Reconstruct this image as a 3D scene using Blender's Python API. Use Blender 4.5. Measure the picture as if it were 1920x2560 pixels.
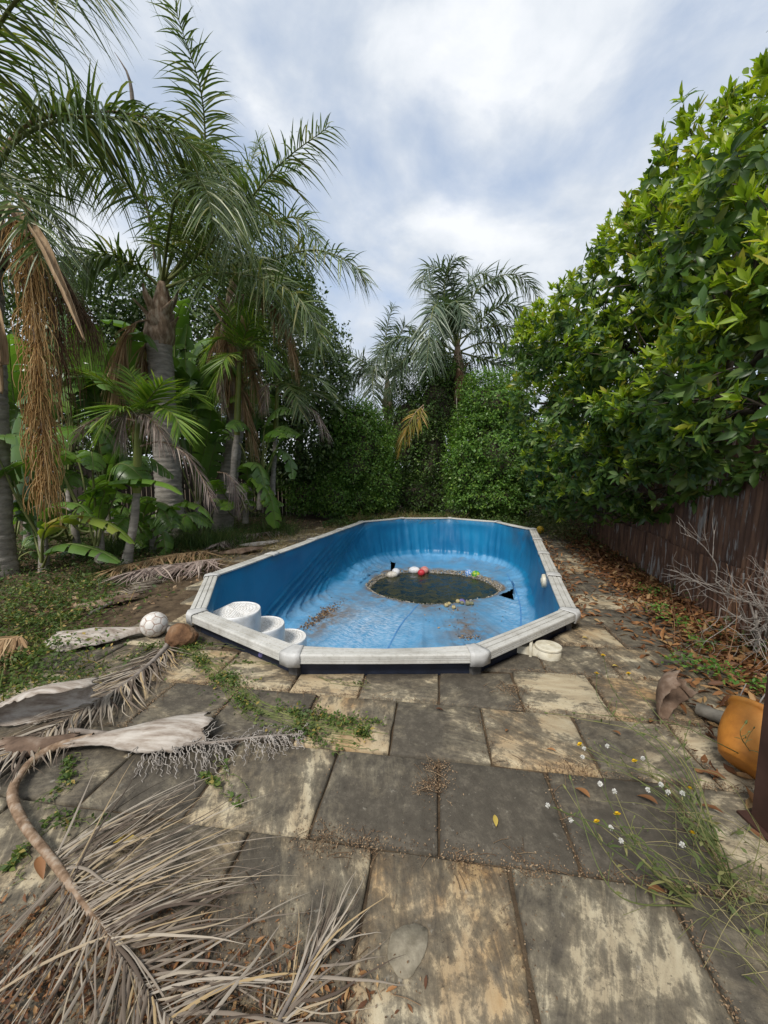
import bpy, math, random
import numpy as np
from mathutils import Vector, Matrix

for o in list(bpy.data.objects):
    bpy.data.objects.remove(o)
SC = bpy.context.scene
COL = SC.collection
PI = math.pi
RNG = np.random.default_rng(7)
random.seed(7)

# ------------------------------------------------------------------ camera, sky, sun, exposure
cam_d = bpy.data.cameras.new('camera')
cam = bpy.data.objects.new('camera', cam_d)
COL.objects.link(cam)
cam.location = (0, 0, 1.5)
cam.rotation_euler = (math.radians(90 - 6.2), 0, 0)
cam_d.sensor_fit = 'VERTICAL'
cam_d.sensor_height = 36.0
cam_d.lens = 13.51
cam_d.clip_start = 0.05
cam_d.clip_end = 2000
SC.camera = cam

SUN_EL, SUN_AZ = math.radians(50), math.radians(207)      # azimuth clockwise from +Y
world = bpy.data.worlds.new('World')
SC.world = world
world.use_nodes = True
wn, wl = world.node_tree.nodes, world.node_tree.links
wn.clear()


def wnode(t, **kw):
    n = wn.new(t)
    for k, v in kw.items():
        setattr(n, k, v)
    return n


w_out = wnode('ShaderNodeOutputWorld')
w_bg = wnode('ShaderNodeBackground')
w_bg.inputs['Strength'].default_value = 0.1
w_sky = wnode('ShaderNodeTexSky', sky_type='NISHITA', sun_disc=False)
w_sky.sun_elevation = SUN_EL
w_sky.sun_rotation = SUN_AZ
w_tc = wnode('ShaderNodeTexCoord')


def wnoise(scale, detail, rough, dist, off):
    m = wnode('ShaderNodeMapping')
    m.inputs['Location'].default_value = off
    m.inputs['Scale'].default_value = (1.0, 1.0, 1.7)
    wl.new(w_tc.outputs['Generated'], m.inputs['Vector'])
    n = wnode('ShaderNodeTexNoise')
    n.inputs['Scale'].default_value = scale
    n.inputs['Detail'].default_value = detail
    n.inputs['Roughness'].default_value = rough
    n.inputs['Distortion'].default_value = dist
    wl.new(m.outputs[0], n.inputs['Vector'])
    return n


def wramp(src, stops):
    r = wnode('ShaderNodeValToRGB')
    e = r.color_ramp.elements
    while len(e) < len(stops):
        e.new(0.5)
    for q, (p, c) in zip(e, stops):
        q.position = p
        q.color = (*c, 1) if len(c) == 3 else c
    wl.new(src, r.inputs[0])
    return r


def wmix(f, a, b):
    m = wnode('ShaderNodeMix', data_type='RGBA')
    if isinstance(f, float):
        m.inputs[0].default_value = f
    else:
        wl.new(f, m.inputs[0])
    for s, v in ((6, a), (7, b)):
        if isinstance(v, tuple):
            m.inputs[s].default_value = (*v, 1)
        else:
            wl.new(v, m.inputs[s])
    return m.outputs[2]


w_n1 = wnoise(2.6, 8, 0.55, 0.25, (3.1, 1.7, 0.4))       # where the cloud deck opens
w_n2 = wnoise(4.2, 9, 0.56, 0.25, (8.3, 5.2, 2.4))         # bright and grey cloud bellies
w_cover = wramp(w_n1.outputs['Fac'], [(0.33, (0, 0, 0)), (0.50, (1, 1, 1))])
w_gap = wmix(0.5, w_sky.outputs[0], (5.2, 6.0, 7.2))
w_cloud = wramp(w_n2.outputs['Fac'], [(0.34, (0.56, 0.625, 0.715)), (0.47, (0.69, 0.735, 0.795)), (0.56, (0.80, 0.83, 0.865)), (0.70, (0.93, 0.94, 0.955))])
w_cl10 = wnode('ShaderNodeMix', data_type='RGBA', blend_type='MULTIPLY')
w_cl10.inputs[0].default_value = 1.0
wl.new(w_cloud.outputs[0], w_cl10.inputs[6])
w_cl10.inputs[7].default_value = (7.0, 7.12, 7.3, 1)
wl.new(wmix(w_cover.outputs[0], w_gap, w_cl10.outputs[2]), w_bg.inputs['Color'])
wl.new(w_bg.outputs[0], w_out.inputs['Surface'])

sun_d = bpy.data.lights.new('sun', 'SUN')
sun_d.energy = 2.5
sun_d.angle = math.radians(15)
sun_d.color = (1.0, 0.95, 0.87)
sun = bpy.data.objects.new('sun', sun_d)
COL.objects.link(sun)
sd = Vector((math.sin(SUN_AZ) * math.cos(SUN_EL), math.cos(SUN_AZ) * math.cos(SUN_EL), math.sin(SUN_EL)))
sun.rotation_euler = (-sd).to_track_quat('-Z', 'Y').to_euler()
sun.location = (0, 0, 12)

SC.view_settings.view_transform = 'Standard'
SC.view_settings.look = 'None'
SC.view_settings.gamma = 1.0
SC.view_settings.use_curve_mapping = False
SC.view_settings.exposure = 0.58
SC.render.engine = 'CYCLES'
SC.cycles.use_denoising = True
SC.cycles.max_bounces = 6
SC.cycles.diffuse_bounces = 3
SC.cycles.glossy_bounces = 2
SC.cycles.transmission_bounces = 3
SC.cycles.caustics_reflective = False
SC.cycles.caustics_refractive = False

# ------------------------------------------------------------------ materials
MATS = {}


class NT:
    """small node-tree builder"""
    def __init__(s, name):
        s.m = bpy.data.materials.new(name)
        s.m.use_nodes = True
        s.t = s.m.node_tree
        s.b = s.t.nodes['Principled BSDF']
        s.out = s.t.nodes['Material Output']
        MATS[name] = s.m

    def n(s, typ, **kw):
        q = s.t.nodes.new(typ)
        for k, v in kw.items():
            setattr(q, k, v)
        return q

    def put(s, sock, v):
        if isinstance(v, bpy.types.NodeSocket):
            s.t.links.new(v, sock)
        elif isinstance(v, tuple) and len(v) == 3 and sock.type == 'RGBA':
            sock.default_value = (*v, 1)
        else:
            sock.default_value = v

    def pos(s):
        return s.n('ShaderNodeNewGeometry').outputs['Position']

    def obj(s):
        return s.n('ShaderNodeTexCoord').outputs['Object']

    def island(s):
        return s.n('ShaderNodeNewGeometry').outputs['Random Per Island']

    def orand(s):
        return s.n('ShaderNodeObjectInfo').outputs['Random']

    def attr(s, name, kind='GEOMETRY'):
        return s.n('ShaderNodeAttribute', attribute_name=name, attribute_type=kind).outputs['Fac']

    def map(s, vec, scale=(1, 1, 1), rot=(0, 0, 0), loc=(0, 0, 0)):
        q = s.n('ShaderNodeMapping')
        s.put(q.inputs['Vector'], vec)
        q.inputs['Scale'].default_value = scale
        q.inputs['Rotation'].default_value = rot
        q.inputs['Location'].default_value = loc
        return q.outputs[0]

    def noise(s, vec, scale, detail=4, rough=0.55, dist=0.0):
        q = s.n('ShaderNodeTexNoise')
        s.put(q.inputs['Vector'], vec)
        q.inputs['Scale'].default_value = scale
        q.inputs['Detail'].default_value = detail
        q.inputs['Roughness'].default_value = rough
        q.inputs['Distortion'].default_value = dist
        return q.outputs['Fac']

    def ramp(s, f, stops):
        r = s.n('ShaderNodeValToRGB')
        e = r.color_ramp.elements
        while len(e) < len(stops):
            e.new(0.5)
        for q, (p, c) in zip(e, stops):
            q.position = p
            if isinstance(c, (int, float)):
                c = (c, c, c)
            q.color = (*c, 1)
        s.put(r.inputs[0], f)
        return r.outputs[0]

    def mix(s, f, a, b, blend='MIX'):
        m = s.n('ShaderNodeMix', data_type='RGBA', blend_type=blend)
        s.put(m.inputs[0], f)
        s.put(m.inputs[6], a)
        s.put(m.inputs[7], b)
        return m.outputs[2]

    def math(s, op, a, b=0.0, clamp=False):
        m = s.n('ShaderNodeMath', operation=op, use_clamp=clamp)
        s.put(m.inputs[0], a)
        s.put(m.inputs[1], b)
        return m.outputs[0]

    def bump(s, h, strength=0.3, dist=0.01):
        q = s.n('ShaderNodeBump')
        q.inputs['Strength'].default_value = strength
        q.inputs['Distance'].default_value = dist
        s.put(q.inputs['Height'], h)
        s.t.links.new(q.outputs[0], s.b.inputs['Normal'])

    def done(s, col, rough=0.7, spec=0.4):
        s.put(s.b.inputs['Base Color'], col)
        s.put(s.b.inputs['Roughness'], rough)
        s.b.inputs['Specular IOR Level'].default_value = spec
        return s.m


def foliage(name, stops, trans=0.3, rough=0.45, spec=0.5, tcol=None, patch=0.35):
    k = NT(name)
    col = k.ramp(k.math('FRACT', k.math('ADD', k.island(), k.orand())), stops)
    nz = k.noise(k.pos(), 1.6, 3)
    col = k.mix(patch, col, k.ramp(nz, [(0.3, 0.45), (0.7, 1.35)]), 'MULTIPLY')
    k.done(col, rough, spec)
    tr = k.n('ShaderNodeBsdfTranslucent')
    k.put(tr.inputs['Color'], k.mix(1.0, col, tcol or (1.5, 1.6, 0.6), 'MULTIPLY'))
    mx = k.n('ShaderNodeMixShader')
    mx.inputs[0].default_value = trans
    k.t.links.new(k.b.outputs[0], mx.inputs[1])
    k.t.links.new(tr.outputs[0], mx.inputs[2])
    k.t.links.new(mx.outputs[0], k.out.inputs['Surface'])
    return k.m


def grainy(name, stops, scale=6, detail=6, rough=0.8, spec=0.3, bump=0.4, bdist=0.01, stretch=(1, 1, 1), isl=0.0, coord='pos'):
    k = NT(name)
    v = k.map(k.pos() if coord == 'pos' else k.obj(), stretch)
    f = k.noise(v, scale, detail, 0.6)
    if isl:
        f = k.math('ADD', k.math('MULTIPLY', f, 1 - isl), k.math('MULTIPLY', k.island(), isl))
    col = k.ramp(f, stops)
    if bump:
        k.bump(k.noise(v, scale * 3, 6, 0.65), bump, bdist)
    return k.done(col, rough, spec)


foliage('palm_green', [(0, (0.055, 0.096, 0.024)), (0.5, (0.096, 0.149, 0.038)), (0.82, (0.157, 0.206, 0.066)), (1, (0.297, 0.28, 0.121))], 0.22, 0.38, 0.6)
foliage('palm_silver', [(0, (0.056, 0.096, 0.051)), (0.6, (0.096, 0.141, 0.079)), (1, (0.18, 0.214, 0.135))], 0.2, 0.38, 0.6)
foliage('palm_bright', [(0, (0.104, 0.201, 0.022)), (0.6, (0.173, 0.3, 0.032)), (1, (0.346, 0.416, 0.075))], 0.35, 0.4)
foliage('palm_dead_tan', [(0, (0.22, 0.135, 0.07)), (0.6, (0.38, 0.25, 0.135)), (1, (0.50, 0.37, 0.22))], 0.2, 0.75, 0.2, (1.1, 1.0, 0.8))
foliage('palm_dead_mauve', [(0, (0.149, 0.109, 0.092)), (0.6, (0.299, 0.23, 0.201)), (1, (0.483, 0.402, 0.345))], 0.12, 0.75, 0.2, (1.1, 1.0, 0.9))
foliage('frond_grey', [(0, (0.073, 0.053, 0.04)), (0.3, (0.163, 0.129, 0.099)), (0.6, (0.275, 0.232, 0.185)), (0.82, (0.37, 0.323, 0.262)), (1, (0.361, 0.258, 0.129))], 0.05, 0.8, 0.2, (1, 1, 0.9), 0.2)
foliage('fruit_strand', [(0, (0.24, 0.13, 0.045)), (0.6, (0.42, 0.26, 0.10)), (1, (0.55, 0.38, 0.19))], 0.1, 0.75, 0.2, (1.1, 0.9, 0.7))
foliage('fruit_strand_dark', [(0, (0.07, 0.04, 0.022)), (1, (0.16, 0.10, 0.055))], 0.1, 0.75, 0.2, (1.1, 0.9, 0.7))
foliage('bird_leaf', [(0, (0.07, 0.142, 0.032)), (1, (0.134, 0.234, 0.051))], 0.32, 0.32, 0.6)
foliage('bird_leaf_bright', [(0, (0.101, 0.209, 0.03)), (1, (0.176, 0.297, 0.047))], 0.38, 0.35, 0.5)
foliage('bird_leaf_yellow', [(0, (0.144, 0.228, 0.034)), (0.75, (0.228, 0.276, 0.048)), (1, (0.408, 0.276, 0.108))], 0.35, 0.4, 0.5)
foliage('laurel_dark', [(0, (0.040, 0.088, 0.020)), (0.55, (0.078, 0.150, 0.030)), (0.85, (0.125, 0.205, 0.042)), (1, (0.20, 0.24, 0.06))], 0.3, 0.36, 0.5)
foliage('laurel_young_lit', [(0, (0.165, 0.26, 0.022)), (0.6, (0.27, 0.37, 0.028)), (0.9, (0.37, 0.42, 0.04)), (1, (0.40, 0.33, 0.06))], 0.42, 0.4, 0.4)  # new-growth green, with the brightness of sunlit leaves put into the colour
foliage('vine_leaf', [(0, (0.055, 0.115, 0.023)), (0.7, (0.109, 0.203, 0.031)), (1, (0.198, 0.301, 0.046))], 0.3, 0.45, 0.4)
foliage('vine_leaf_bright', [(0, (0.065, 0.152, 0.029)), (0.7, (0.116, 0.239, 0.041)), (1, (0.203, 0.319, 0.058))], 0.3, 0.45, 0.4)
foliage('tree_leaf_dark', [(0, (0.038, 0.072, 0.019)), (0.8, (0.077, 0.128, 0.03)), (1, (0.134, 0.188, 0.041))], 0.2, 0.45, 0.4)
foliage('creeper', [(0, (0.045, 0.078, 0.016)), (0.6, (0.080, 0.130, 0.026)), (0.86, (0.14, 0.17, 0.04)), (1, (0.36, 0.25, 0.07))], 0.25, 0.55, 0.3)
foliage('undergrowth', [(0, (0.032, 0.06, 0.016)), (0.75, (0.062, 0.115, 0.024)), (1, (0.14, 0.16, 0.05))], 0.25, 0.55, 0.3)
foliage('dry_grass', [(0, (0.20, 0.15, 0.07)), (0.6, (0.34, 0.25, 0.12)), (1, (0.14, 0.16, 0.05))], 0.2, 0.8, 0.2)
foliage('weed_green', [(0, (0.07, 0.10, 0.03)), (0.7, (0.13, 0.155, 0.05)), (1, (0.24, 0.22, 0.09))], 0.2, 0.6, 0.3)
foliage('weed_haulm', [(0, (0.10, 0.11, 0.03)), (0.5, (0.19, 0.19, 0.07)), (1, (0.33, 0.27, 0.14))], 0.15, 0.7, 0.3)
foliage('dead_leaf', [(0, (0.075, 0.030, 0.014)), (0.45, (0.19, 0.085, 0.034)), (0.8, (0.30, 0.145, 0.055)), (1, (0.36, 0.24, 0.11))], 0.12, 0.6, 0.35, (1.2, 0.9, 0.6))
foliage('yellow_leaf', [(0, (0.50, 0.36, 0.06)), (1, (0.58, 0.44, 0.12))], 0.2, 0.6, 0.3, (1.2, 1, 0.5))
foliage('chaff', [(0, (0.085, 0.050, 0.028)), (0.6, (0.20, 0.13, 0.075)), (1, (0.36, 0.26, 0.16))], 0.05, 0.85, 0.2, (1, 0.9, 0.7))
foliage('amber_frond', [(0, (0.10, 0.12, 0.02)), (0.5, (0.30, 0.22, 0.04)), (1, (0.42, 0.25, 0.07))], 0.3, 0.5, 0.4)
foliage('petal_yellow', [(0, (0.70, 0.42, 0.01)), (1, (0.80, 0.55, 0.02))], 0.2, 0.6, 0.3, (1, 0.9, 0.4))
foliage('seed_fluff', [(0, (0.70, 0.69, 0.64)), (1, (0.82, 0.81, 0.78))], 0.3, 0.9, 0.1, (1, 1, 1), 0.0)

grainy('palm_bark', [(0.25, (0.12, 0.108, 0.095)), (0.5, (0.26, 0.235, 0.205)), (0.75, (0.38, 0.35, 0.31))], 5, 8, 0.9, 0.2, 0.6, 0.02, (1, 1, 3.5))
grainy('palm_boot', [(0.3, (0.09, 0.060, 0.040)), (0.5, (0.25, 0.175, 0.12)), (0.7, (0.46, 0.39, 0.31))], 9, 6, 0.85, 0.2, 0.5, 0.01, (1.5, 1.5, 0.5))
grainy('crown_shaft', [(0.3, (0.11, 0.14, 0.025)), (0.6, (0.19, 0.215, 0.045)), (0.8, (0.22, 0.17, 0.06))], 5, 4, 0.5, 0.4, 0.1, 0.01, (1, 1, 0.4))
grainy('rachis_green', [(0.3, (0.09, 0.12, 0.03)), (0.7, (0.17, 0.18, 0.06))], 6, 3, 0.6, 0.4, 0)
grainy('rachis_tan', [(0.32, (0.10, 0.060, 0.035)), (0.5, (0.23, 0.155, 0.10)), (0.68, (0.37, 0.305, 0.24))], 22, 8, 0.85, 0.2, 0.7, 0.006, (1, 1, 1))
grainy('rachis_grey', [(0.3, (0.11, 0.09, 0.075)), (0.6, (0.25, 0.215, 0.185)), (0.8, (0.38, 0.34, 0.30))], 12, 6, 0.85, 0.2, 0.4, 0.004)
grainy('spathe', [(0.3, (0.20, 0.125, 0.065)), (0.55, (0.36, 0.25, 0.145)), (0.75, (0.46, 0.34, 0.21))], 14, 5, 0.7, 0.3, 0.4, 0.006, (3, 3, 0.3))
grainy('branch_bark', [(0.3, (0.045, 0.036, 0.028)), (0.7, (0.13, 0.105, 0.08))], 12, 6, 0.9, 0.2, 0.5, 0.008)
grainy('dead_twig', [(0.3, (0.18, 0.155, 0.135)), (0.7, (0.42, 0.385, 0.345))], 20, 4, 0.85, 0.2, 0)
grainy('dead_twig_red', [(0.3, (0.16, 0.085, 0.05)), (0.7, (0.30, 0.18, 0.10))], 20, 4, 0.85, 0.2, 0)
grainy('soil', [(0.3, (0.042, 0.030, 0.020)), (0.55, (0.10, 0.072, 0.046)), (0.75, (0.17, 0.128, 0.08))], 7, 9, 0.95, 0.1, 0.8, 0.02)
grainy('sheath', [(0.26, (0.10, 0.070, 0.050)), (0.42, (0.27, 0.225, 0.185)), (0.58, (0.42, 0.38, 0.335)), (0.75, (0.50, 0.46, 0.415))], 13, 9, 0.85, 0.2, 0.6, 0.006, (0.35, 2.2, 2.2))
grainy('sheath_brown', [(0.28, (0.05, 0.032, 0.022)), (0.5, (0.15, 0.10, 0.07)), (0.75, (0.34, 0.27, 0.21))], 8, 8, 0.85, 0.2, 0.5, 0.006)
grainy('flake_grey', [(0.3, (0.14, 0.120, 0.085)), (0.55, (0.24, 0.21, 0.155)), (0.75, (0.33, 0.295, 0.22))], 26, 12, 0.9, 0.2, 0.4, 0.006, (1, 1, 1))
grainy('flake_cream', [(0.34, (0.13, 0.11, 0.08)), (0.48, (0.34, 0.295, 0.21)), (0.7, (0.46, 0.41, 0.31))], 11, 9, 0.9, 0.2, 0.4, 0.006, (1, 1, 1))
grainy('rock', [(0.3, (0.075, 0.038, 0.020)), (0.5, (0.17, 0.090, 0.045)), (0.72, (0.27, 0.175, 0.105))], 9, 9, 0.85, 0.25, 0.7, 0.02)
grainy('pebble', [(0.3, (0.13, 0.115, 0.09)), (0.7, (0.36, 0.325, 0.27))], 22, 5, 0.9, 0.2, 0.3, 0.01, isl=0.5)
grainy('log_grey', [(0.3, (0.06, 0.055, 0.045)), (0.7, (0.23, 0.21, 0.175))], 10, 7, 0.9, 0.2, 0.6, 0.01, (1, 1, 1))
grainy('fence_board', [(0.3, (0.022, 0.018, 0.015)), (0.7, (0.075, 0.062, 0.052))], 9, 6, 0.9, 0.2, 0.5, 0.006, (2, 2, 0.3))
grainy('white_plastic', [(0.3, (0.56, 0.555, 0.53)), (0.5, (0.72, 0.72, 0.71)), (0.8, (0.78, 0.78, 0.775))], 10, 8, 0.45, 0.45, 0.1, 0.002)
grainy('tread_plastic', [(0.34, (0.40, 0.375, 0.335)), (0.48, (0.62, 0.61, 0.59)), (0.7, (0.72, 0.72, 0.71))], 55, 8, 0.6, 0.4, 0.3, 0.004)
grainy('cream_plastic', [(0.3, (0.42, 0.37, 0.26)), (0.55, (0.60, 0.56, 0.45)), (0.8, (0.68, 0.65, 0.56))], 12, 8, 0.5, 0.45, 0.15, 0.002)
grainy('dark_skirt', [(0.3, (0.008, 0.010, 0.018)), (0.7, (0.020, 0.026, 0.046))], 8, 6, 0.5, 0.4, 0.2, 0.004)
grainy('galvanised', [(0.3, (0.035, 0.034, 0.032)), (0.7, (0.11, 0.105, 0.10))], 14, 6, 0.6, 0.4, 0.2, 0.003)
grainy('post_paint', [(0.3, (0.030, 0.014, 0.010)), (0.6, (0.055, 0.026, 0.019)), (0.8, (0.075, 0.038, 0.028))], 9, 6, 0.55, 0.4, 0.15, 0.003)


def lib_materials():
    # sandstone flags: three numbers on each stone say how mossy, how ochre and which way it was bedded
    k = NT('sandstone')
    tone, ochre, ang = (k.attr(a, 'OBJECT') for a in ('tone', 'ochre', 'bed'))
    rot = k.n('ShaderNodeVectorRotate', rotation_type='Z_AXIS')
    k.put(rot.inputs['Vector'], k.pos())
    k.put(rot.inputs['Angle'], ang)
    add = k.n('ShaderNodeVectorMath', operation='ADD')
    k.put(add.inputs[0], rot.outputs[0])
    cmb = k.n('ShaderNodeCombineXYZ')
    k.put(cmb.inputs[0], k.math('MULTIPLY', k.orand(), 37.0))
    k.put(cmb.inputs[1], k.math('MULTIPLY', k.orand(), 91.0))
    k.put(cmb.inputs[2], k.math('MULTIPLY', k.orand(), 13.0))
    k.put(add.inputs[1], cmb.outputs[0])
    v = add.outputs[0]
    warp = k.noise(v, 2.2, 3)
    band = k.noise(k.map(v, (1.0, 3.6, 1.0)), 2.3, 7, 0.62, 1.1)
    base = k.ramp(band, [(0.28, (0.235, 0.192, 0.128)), (0.48, (0.37, 0.315, 0.215)), (0.62, (0.45, 0.395, 0.28)), (0.78, (0.30, 0.25, 0.168))])
    och = k.ramp(band, [(0.28, (0.26, 0.155, 0.070)), (0.48, (0.36, 0.235, 0.115)), (0.62, (0.42, 0.305, 0.165)), (0.78, (0.27, 0.165, 0.085))])
    om = k.math('MULTIPLY', ochre, k.ramp(k.noise(v, 3.1, 4), [(0.32, 0.0), (0.58, 1.0)]), True)
    base = k.mix(om, base, och)
    # black lichen bloom: broad blotches, bedding streaks and fine speckle
    n1 = k.noise(v, 2.6, 7, 0.62, 0.8)
    n2 = k.noise(k.map(v, (1.6, 6.5, 1.0)), 3.4, 8, 0.68, 1.2)
    n4 = k.noise(v, 9.5, 12, 0.76, 0.5)
    n3 = k.noise(v, 30.0, 10, 0.78)
    f = k.math('ADD', k.math('ADD', k.math('MULTIPLY', n1, 0.42), k.math('MULTIPLY', n2, 0.22)), k.math('ADD', k.math('MULTIPLY', n3, 0.14), k.math('MULTIPLY', n4, 0.22)))
    f = k.math('ADD', f, k.math('MULTIPLY', k.math('SUBTRACT', tone, 0.58), 0.30))
    mask = k.ramp(f, [(0.46, 0.0), (0.482, 0.5), (0.505, 0.74), (0.57, 0.96)])
    dark = k.ramp(k.noise(v, 14.0, 12, 0.76), [(0.3, (0.036, 0.031, 0.025)), (0.52, (0.066, 0.057, 0.045)), (0.70, (0.130, 0.112, 0.086))])
    col = k.mix(mask, base, dark)
    spots = k.ramp(k.noise(v, 17.0, 5, 0.6), [(0.66, 0.0), (0.73, 0.55)])
    col = k.mix(spots, col, (0.30, 0.275, 0.225))
    sp2 = k.noise(v, 95.0, 4, 0.6)
    col = k.mix(k.ramp(sp2, [(0.66, 0.0), (0.74, 0.4)]), col, (0.38, 0.34, 0.27))
    col = k.mix(k.ramp(sp2, [(0.30, 0.65), (0.37, 0.0)]), col, (0.030, 0.025, 0.020))
    k.bump(k.math('ADD', k.math('MULTIPLY', n2, 0.7), k.math('MULTIPLY', k.noise(v, 70, 8, 0.75), 0.6)), 0.6, 0.006)
    k.done(col, k.ramp(n3, [(0.3, 0.72), (0.7, 0.95)]), 0.25)

    # grey resin top rails, weathered
    k = NT('rail')
    v = k.obj()
    n1 = k.noise(v, 3.5, 8, 0.65)
    n2 = k.noise(v, 38, 6, 0.7)
    col = k.ramp(n1, [(0.3, (0.33, 0.315, 0.28)), (0.5, (0.47, 0.46, 0.425)), (0.7, (0.56, 0.55, 0.52))])
    col = k.mix(k.ramp(n2, [(0.52, 0.0), (0.70, 0.45)]), col, (0.21, 0.19, 0.155))
    k.bump(n2, 0.25, 0.003)
    k.done(col, 0.7, 0.35)
    k = NT('rail_cap')
    n1 = k.noise(k.obj(), 7, 8, 0.65)
    n2 = k.noise(k.obj(), 45, 5, 0.7)
    col = k.ramp(n1, [(0.3, (0.36, 0.355, 0.34)), (0.7, (0.55, 0.545, 0.53))])
    col = k.mix(k.ramp(n2, [(0.52, 0.0), (0.75, 0.35)]), col, (0.24, 0.22, 0.19))
    k.bump(n2, 0.2, 0.003)
    k.done(col, 0.65, 0.35)

    # vinyl liner: deep blue on the walls, sun-bleached on the floor, scuffed and muddied
    k = NT('liner')
    v = k.obj()
    fl, mud, edge = k.attr('bleach'), k.attr('mud'), k.attr('rimdirt')
    wall = k.ramp(k.noise(v, 1.4, 5), [(0.3, (0.007, 0.130, 0.290)), (0.7, (0.012, 0.200, 0.395))])
    floor = k.ramp(k.noise(v, 2.3, 6, 0.6), [(0.3, (0.050, 0.225, 0.425)), (0.7, (0.115, 0.315, 0.525))])
    col = k.mix(fl, wall, floor)
    sc = k.noise(k.map(v, (5, 17, 5), (0, 0, 0.55)), 2.0, 6, 0.7, 0.2)
    scz = k.attr('scuff')
    scm = k.math('MULTIPLY', k.math('MULTIPLY', k.ramp(sc, [(0.46, 0.0), (0.56, 0.85)]), fl), scz)
    col = k.mix(scm, col, (0.44, 0.56, 0.70))
    mm = k.math('MULTIPLY', mud, k.ramp(k.noise(v, 5, 7, 0.65), [(0.34, 0.0), (0.58, 1.0)]), True)
    col = k.mix(mm, col, (0.15, 0.115, 0.085))
    em = k.math('MULTIPLY', edge, k.ramp(k.noise(v, 2.5, 5, 0.6), [(0.35, 0.05), (0.65, 0.9)]), True)
    col = k.mix(em, col, (0.055, 0.065, 0.075))
    dr = k.ramp(k.noise(k.map(v, (14, 14, 0.8)), 2.0, 4, 0.6), [(0.62, 0.0), (0.72, 0.22)])
    col = k.mix(dr, col, (0.12, 0.22, 0.34))
    k.bump(k.noise(v, 5, 5, 0.6), 0.12, 0.01)
    k.done(col, k.ramp(fl, [(0.0, 0.42), (1.0, 0.62)]), 0.4)

    k = NT('liner_pale')
    k.done(k.ramp(k.noise(k.obj(), 5, 5), [(0.3, (0.10, 0.30, 0.56)), (0.7, (0.20, 0.42, 0.66))]), 0.55, 0.4)
    k = NT('liner_weld')
    k.done(k.ramp(k.noise(k.obj(), 6, 5), [(0.3, (0.045, 0.17, 0.40)), (0.7, (0.085, 0.25, 0.50))]), 0.55, 0.4)

    # stagnant water
    k = NT('stagnant_water')
    n = k.noise(k.pos(), 7.5, 8, 0.65, 0.8)
    col = k.ramp(n, [(0.36, (0.007, 0.009, 0.006)), (0.50, (0.022, 0.025, 0.012)), (0.64, (0.060, 0.060, 0.028))])
    k.bump(k.noise(k.pos(), 12, 3), 0.06, 0.006)
    k.done(col, k.ramp(n, [(0.40, 0.10), (0.52, 0.35), (0.66, 0.8)]), 0.3)

    # corrugated iron, painted brown and rusting, paint flaking white in drips
    k = NT('fence_iron')
    v = k.pos()
    n = k.noise(k.map(v, (3, 3, 0.6)), 3, 7, 0.65)
    col = k.ramp(n, [(0.3, (0.045, 0.024, 0.017)), (0.50, (0.110, 0.058, 0.038)), (0.68, (0.22, 0.12, 0.07))])
    fl = k.noise(k.map(v, (16, 16, 1.5)), 2.2, 7, 0.62)
    low = k.noise(v, 0.9, 3)
    fm = k.ramp(k.math('ADD', k.math('MULTIPLY', fl, 0.62), k.math('MULTIPLY', low, 0.38)), [(0.562, 0.0), (0.59, 0.85)])
    col = k.mix(fm, col, (0.27, 0.26, 0.25))
    k.bump(fl, 0.2, 0.004)
    k.done(col, 0.62, 0.35)

    # orange glazed pot
    k = NT('pot_orange')
    n = k.noise(k.obj(), 9, 7, 0.62)
    col = k.ramp(n, [(0.28, (0.36, 0.125, 0.020)), (0.5, (0.53, 0.205, 0.030)), (0.75, (0.60, 0.27, 0.055))])
    col = k.mix(k.ramp(k.noise(k.obj(), 30, 5, 0.7), [(0.62, 0.0), (0.75, 0.5)]), col, (0.30, 0.19, 0.10))
    k.bump(n, 0.15, 0.004)
    k.done(col, 0.55, 0.4)

    def ball(name, c1, c2, scale=10, lo=0.4, hi=0.6, rough=0.5):
        k = NT(name)
        n = k.noise(k.obj(), scale, 6, 0.6)
        k.bump(k.noise(k.obj(), 60, 4), 0.15, 0.002)
        k.done(k.ramp(n, [(lo, c1), (hi, c2)]), rough, 0.4)
    ball('ball_white', (0.40, 0.35, 0.30), (0.60, 0.575, 0.54), 22, 0.34, 0.52)
    ball('ball_seam', (0.27, 0.19, 0.15), (0.50, 0.42, 0.37), 30)
    ball('ball_pale', (0.58, 0.58, 0.60), (0.74, 0.75, 0.77))
    ball('ball_cream', (0.48, 0.43, 0.36), (0.68, 0.65, 0.58))
    ball('ball_red', (0.42, 0.025, 0.04), (0.58, 0.05, 0.06))
    ball('ball_pink', (0.46, 0.16, 0.14), (0.60, 0.30, 0.27))
    ball('ball_blue', (0.015, 0.13, 0.42), (0.03, 0.22, 0.58))
    ball('ball_dot', (0.66, 0.74, 0.80), (0.76, 0.82, 0.86))
    ball('ball_green', (0.03, 0.24, 0.05), (0.42, 0.48, 0.03), 16, 0.44, 0.56)
    ball('ball_purple', (0.085, 0.075, 0.22), (0.20, 0.18, 0.40), 26)
    ball('ball_yellow', (0.60, 0.37, 0.02), (0.72, 0.48, 0.05))
    ball('ball_tan', (0.30, 0.24, 0.11), (0.52, 0.44, 0.24), 40, rough=0.9)
    ball('ball_moss', (0.10, 0.11, 0.06), (0.27, 0.26, 0.17), 40, rough=0.9)
    ball('label_pale', (0.55, 0.42, 0.28), (0.66, 0.56, 0.42), 40, rough=0.7)


lib_materials()

# ------------------------------------------------------------------ geometry helpers
A = np.array
UP = A([0., 0., 1.])


def unit(v):
    v = np.asarray(v, float)
    return v / np.maximum(np.linalg.norm(v, axis=-1, keepdims=True), 1e-9)


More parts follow.
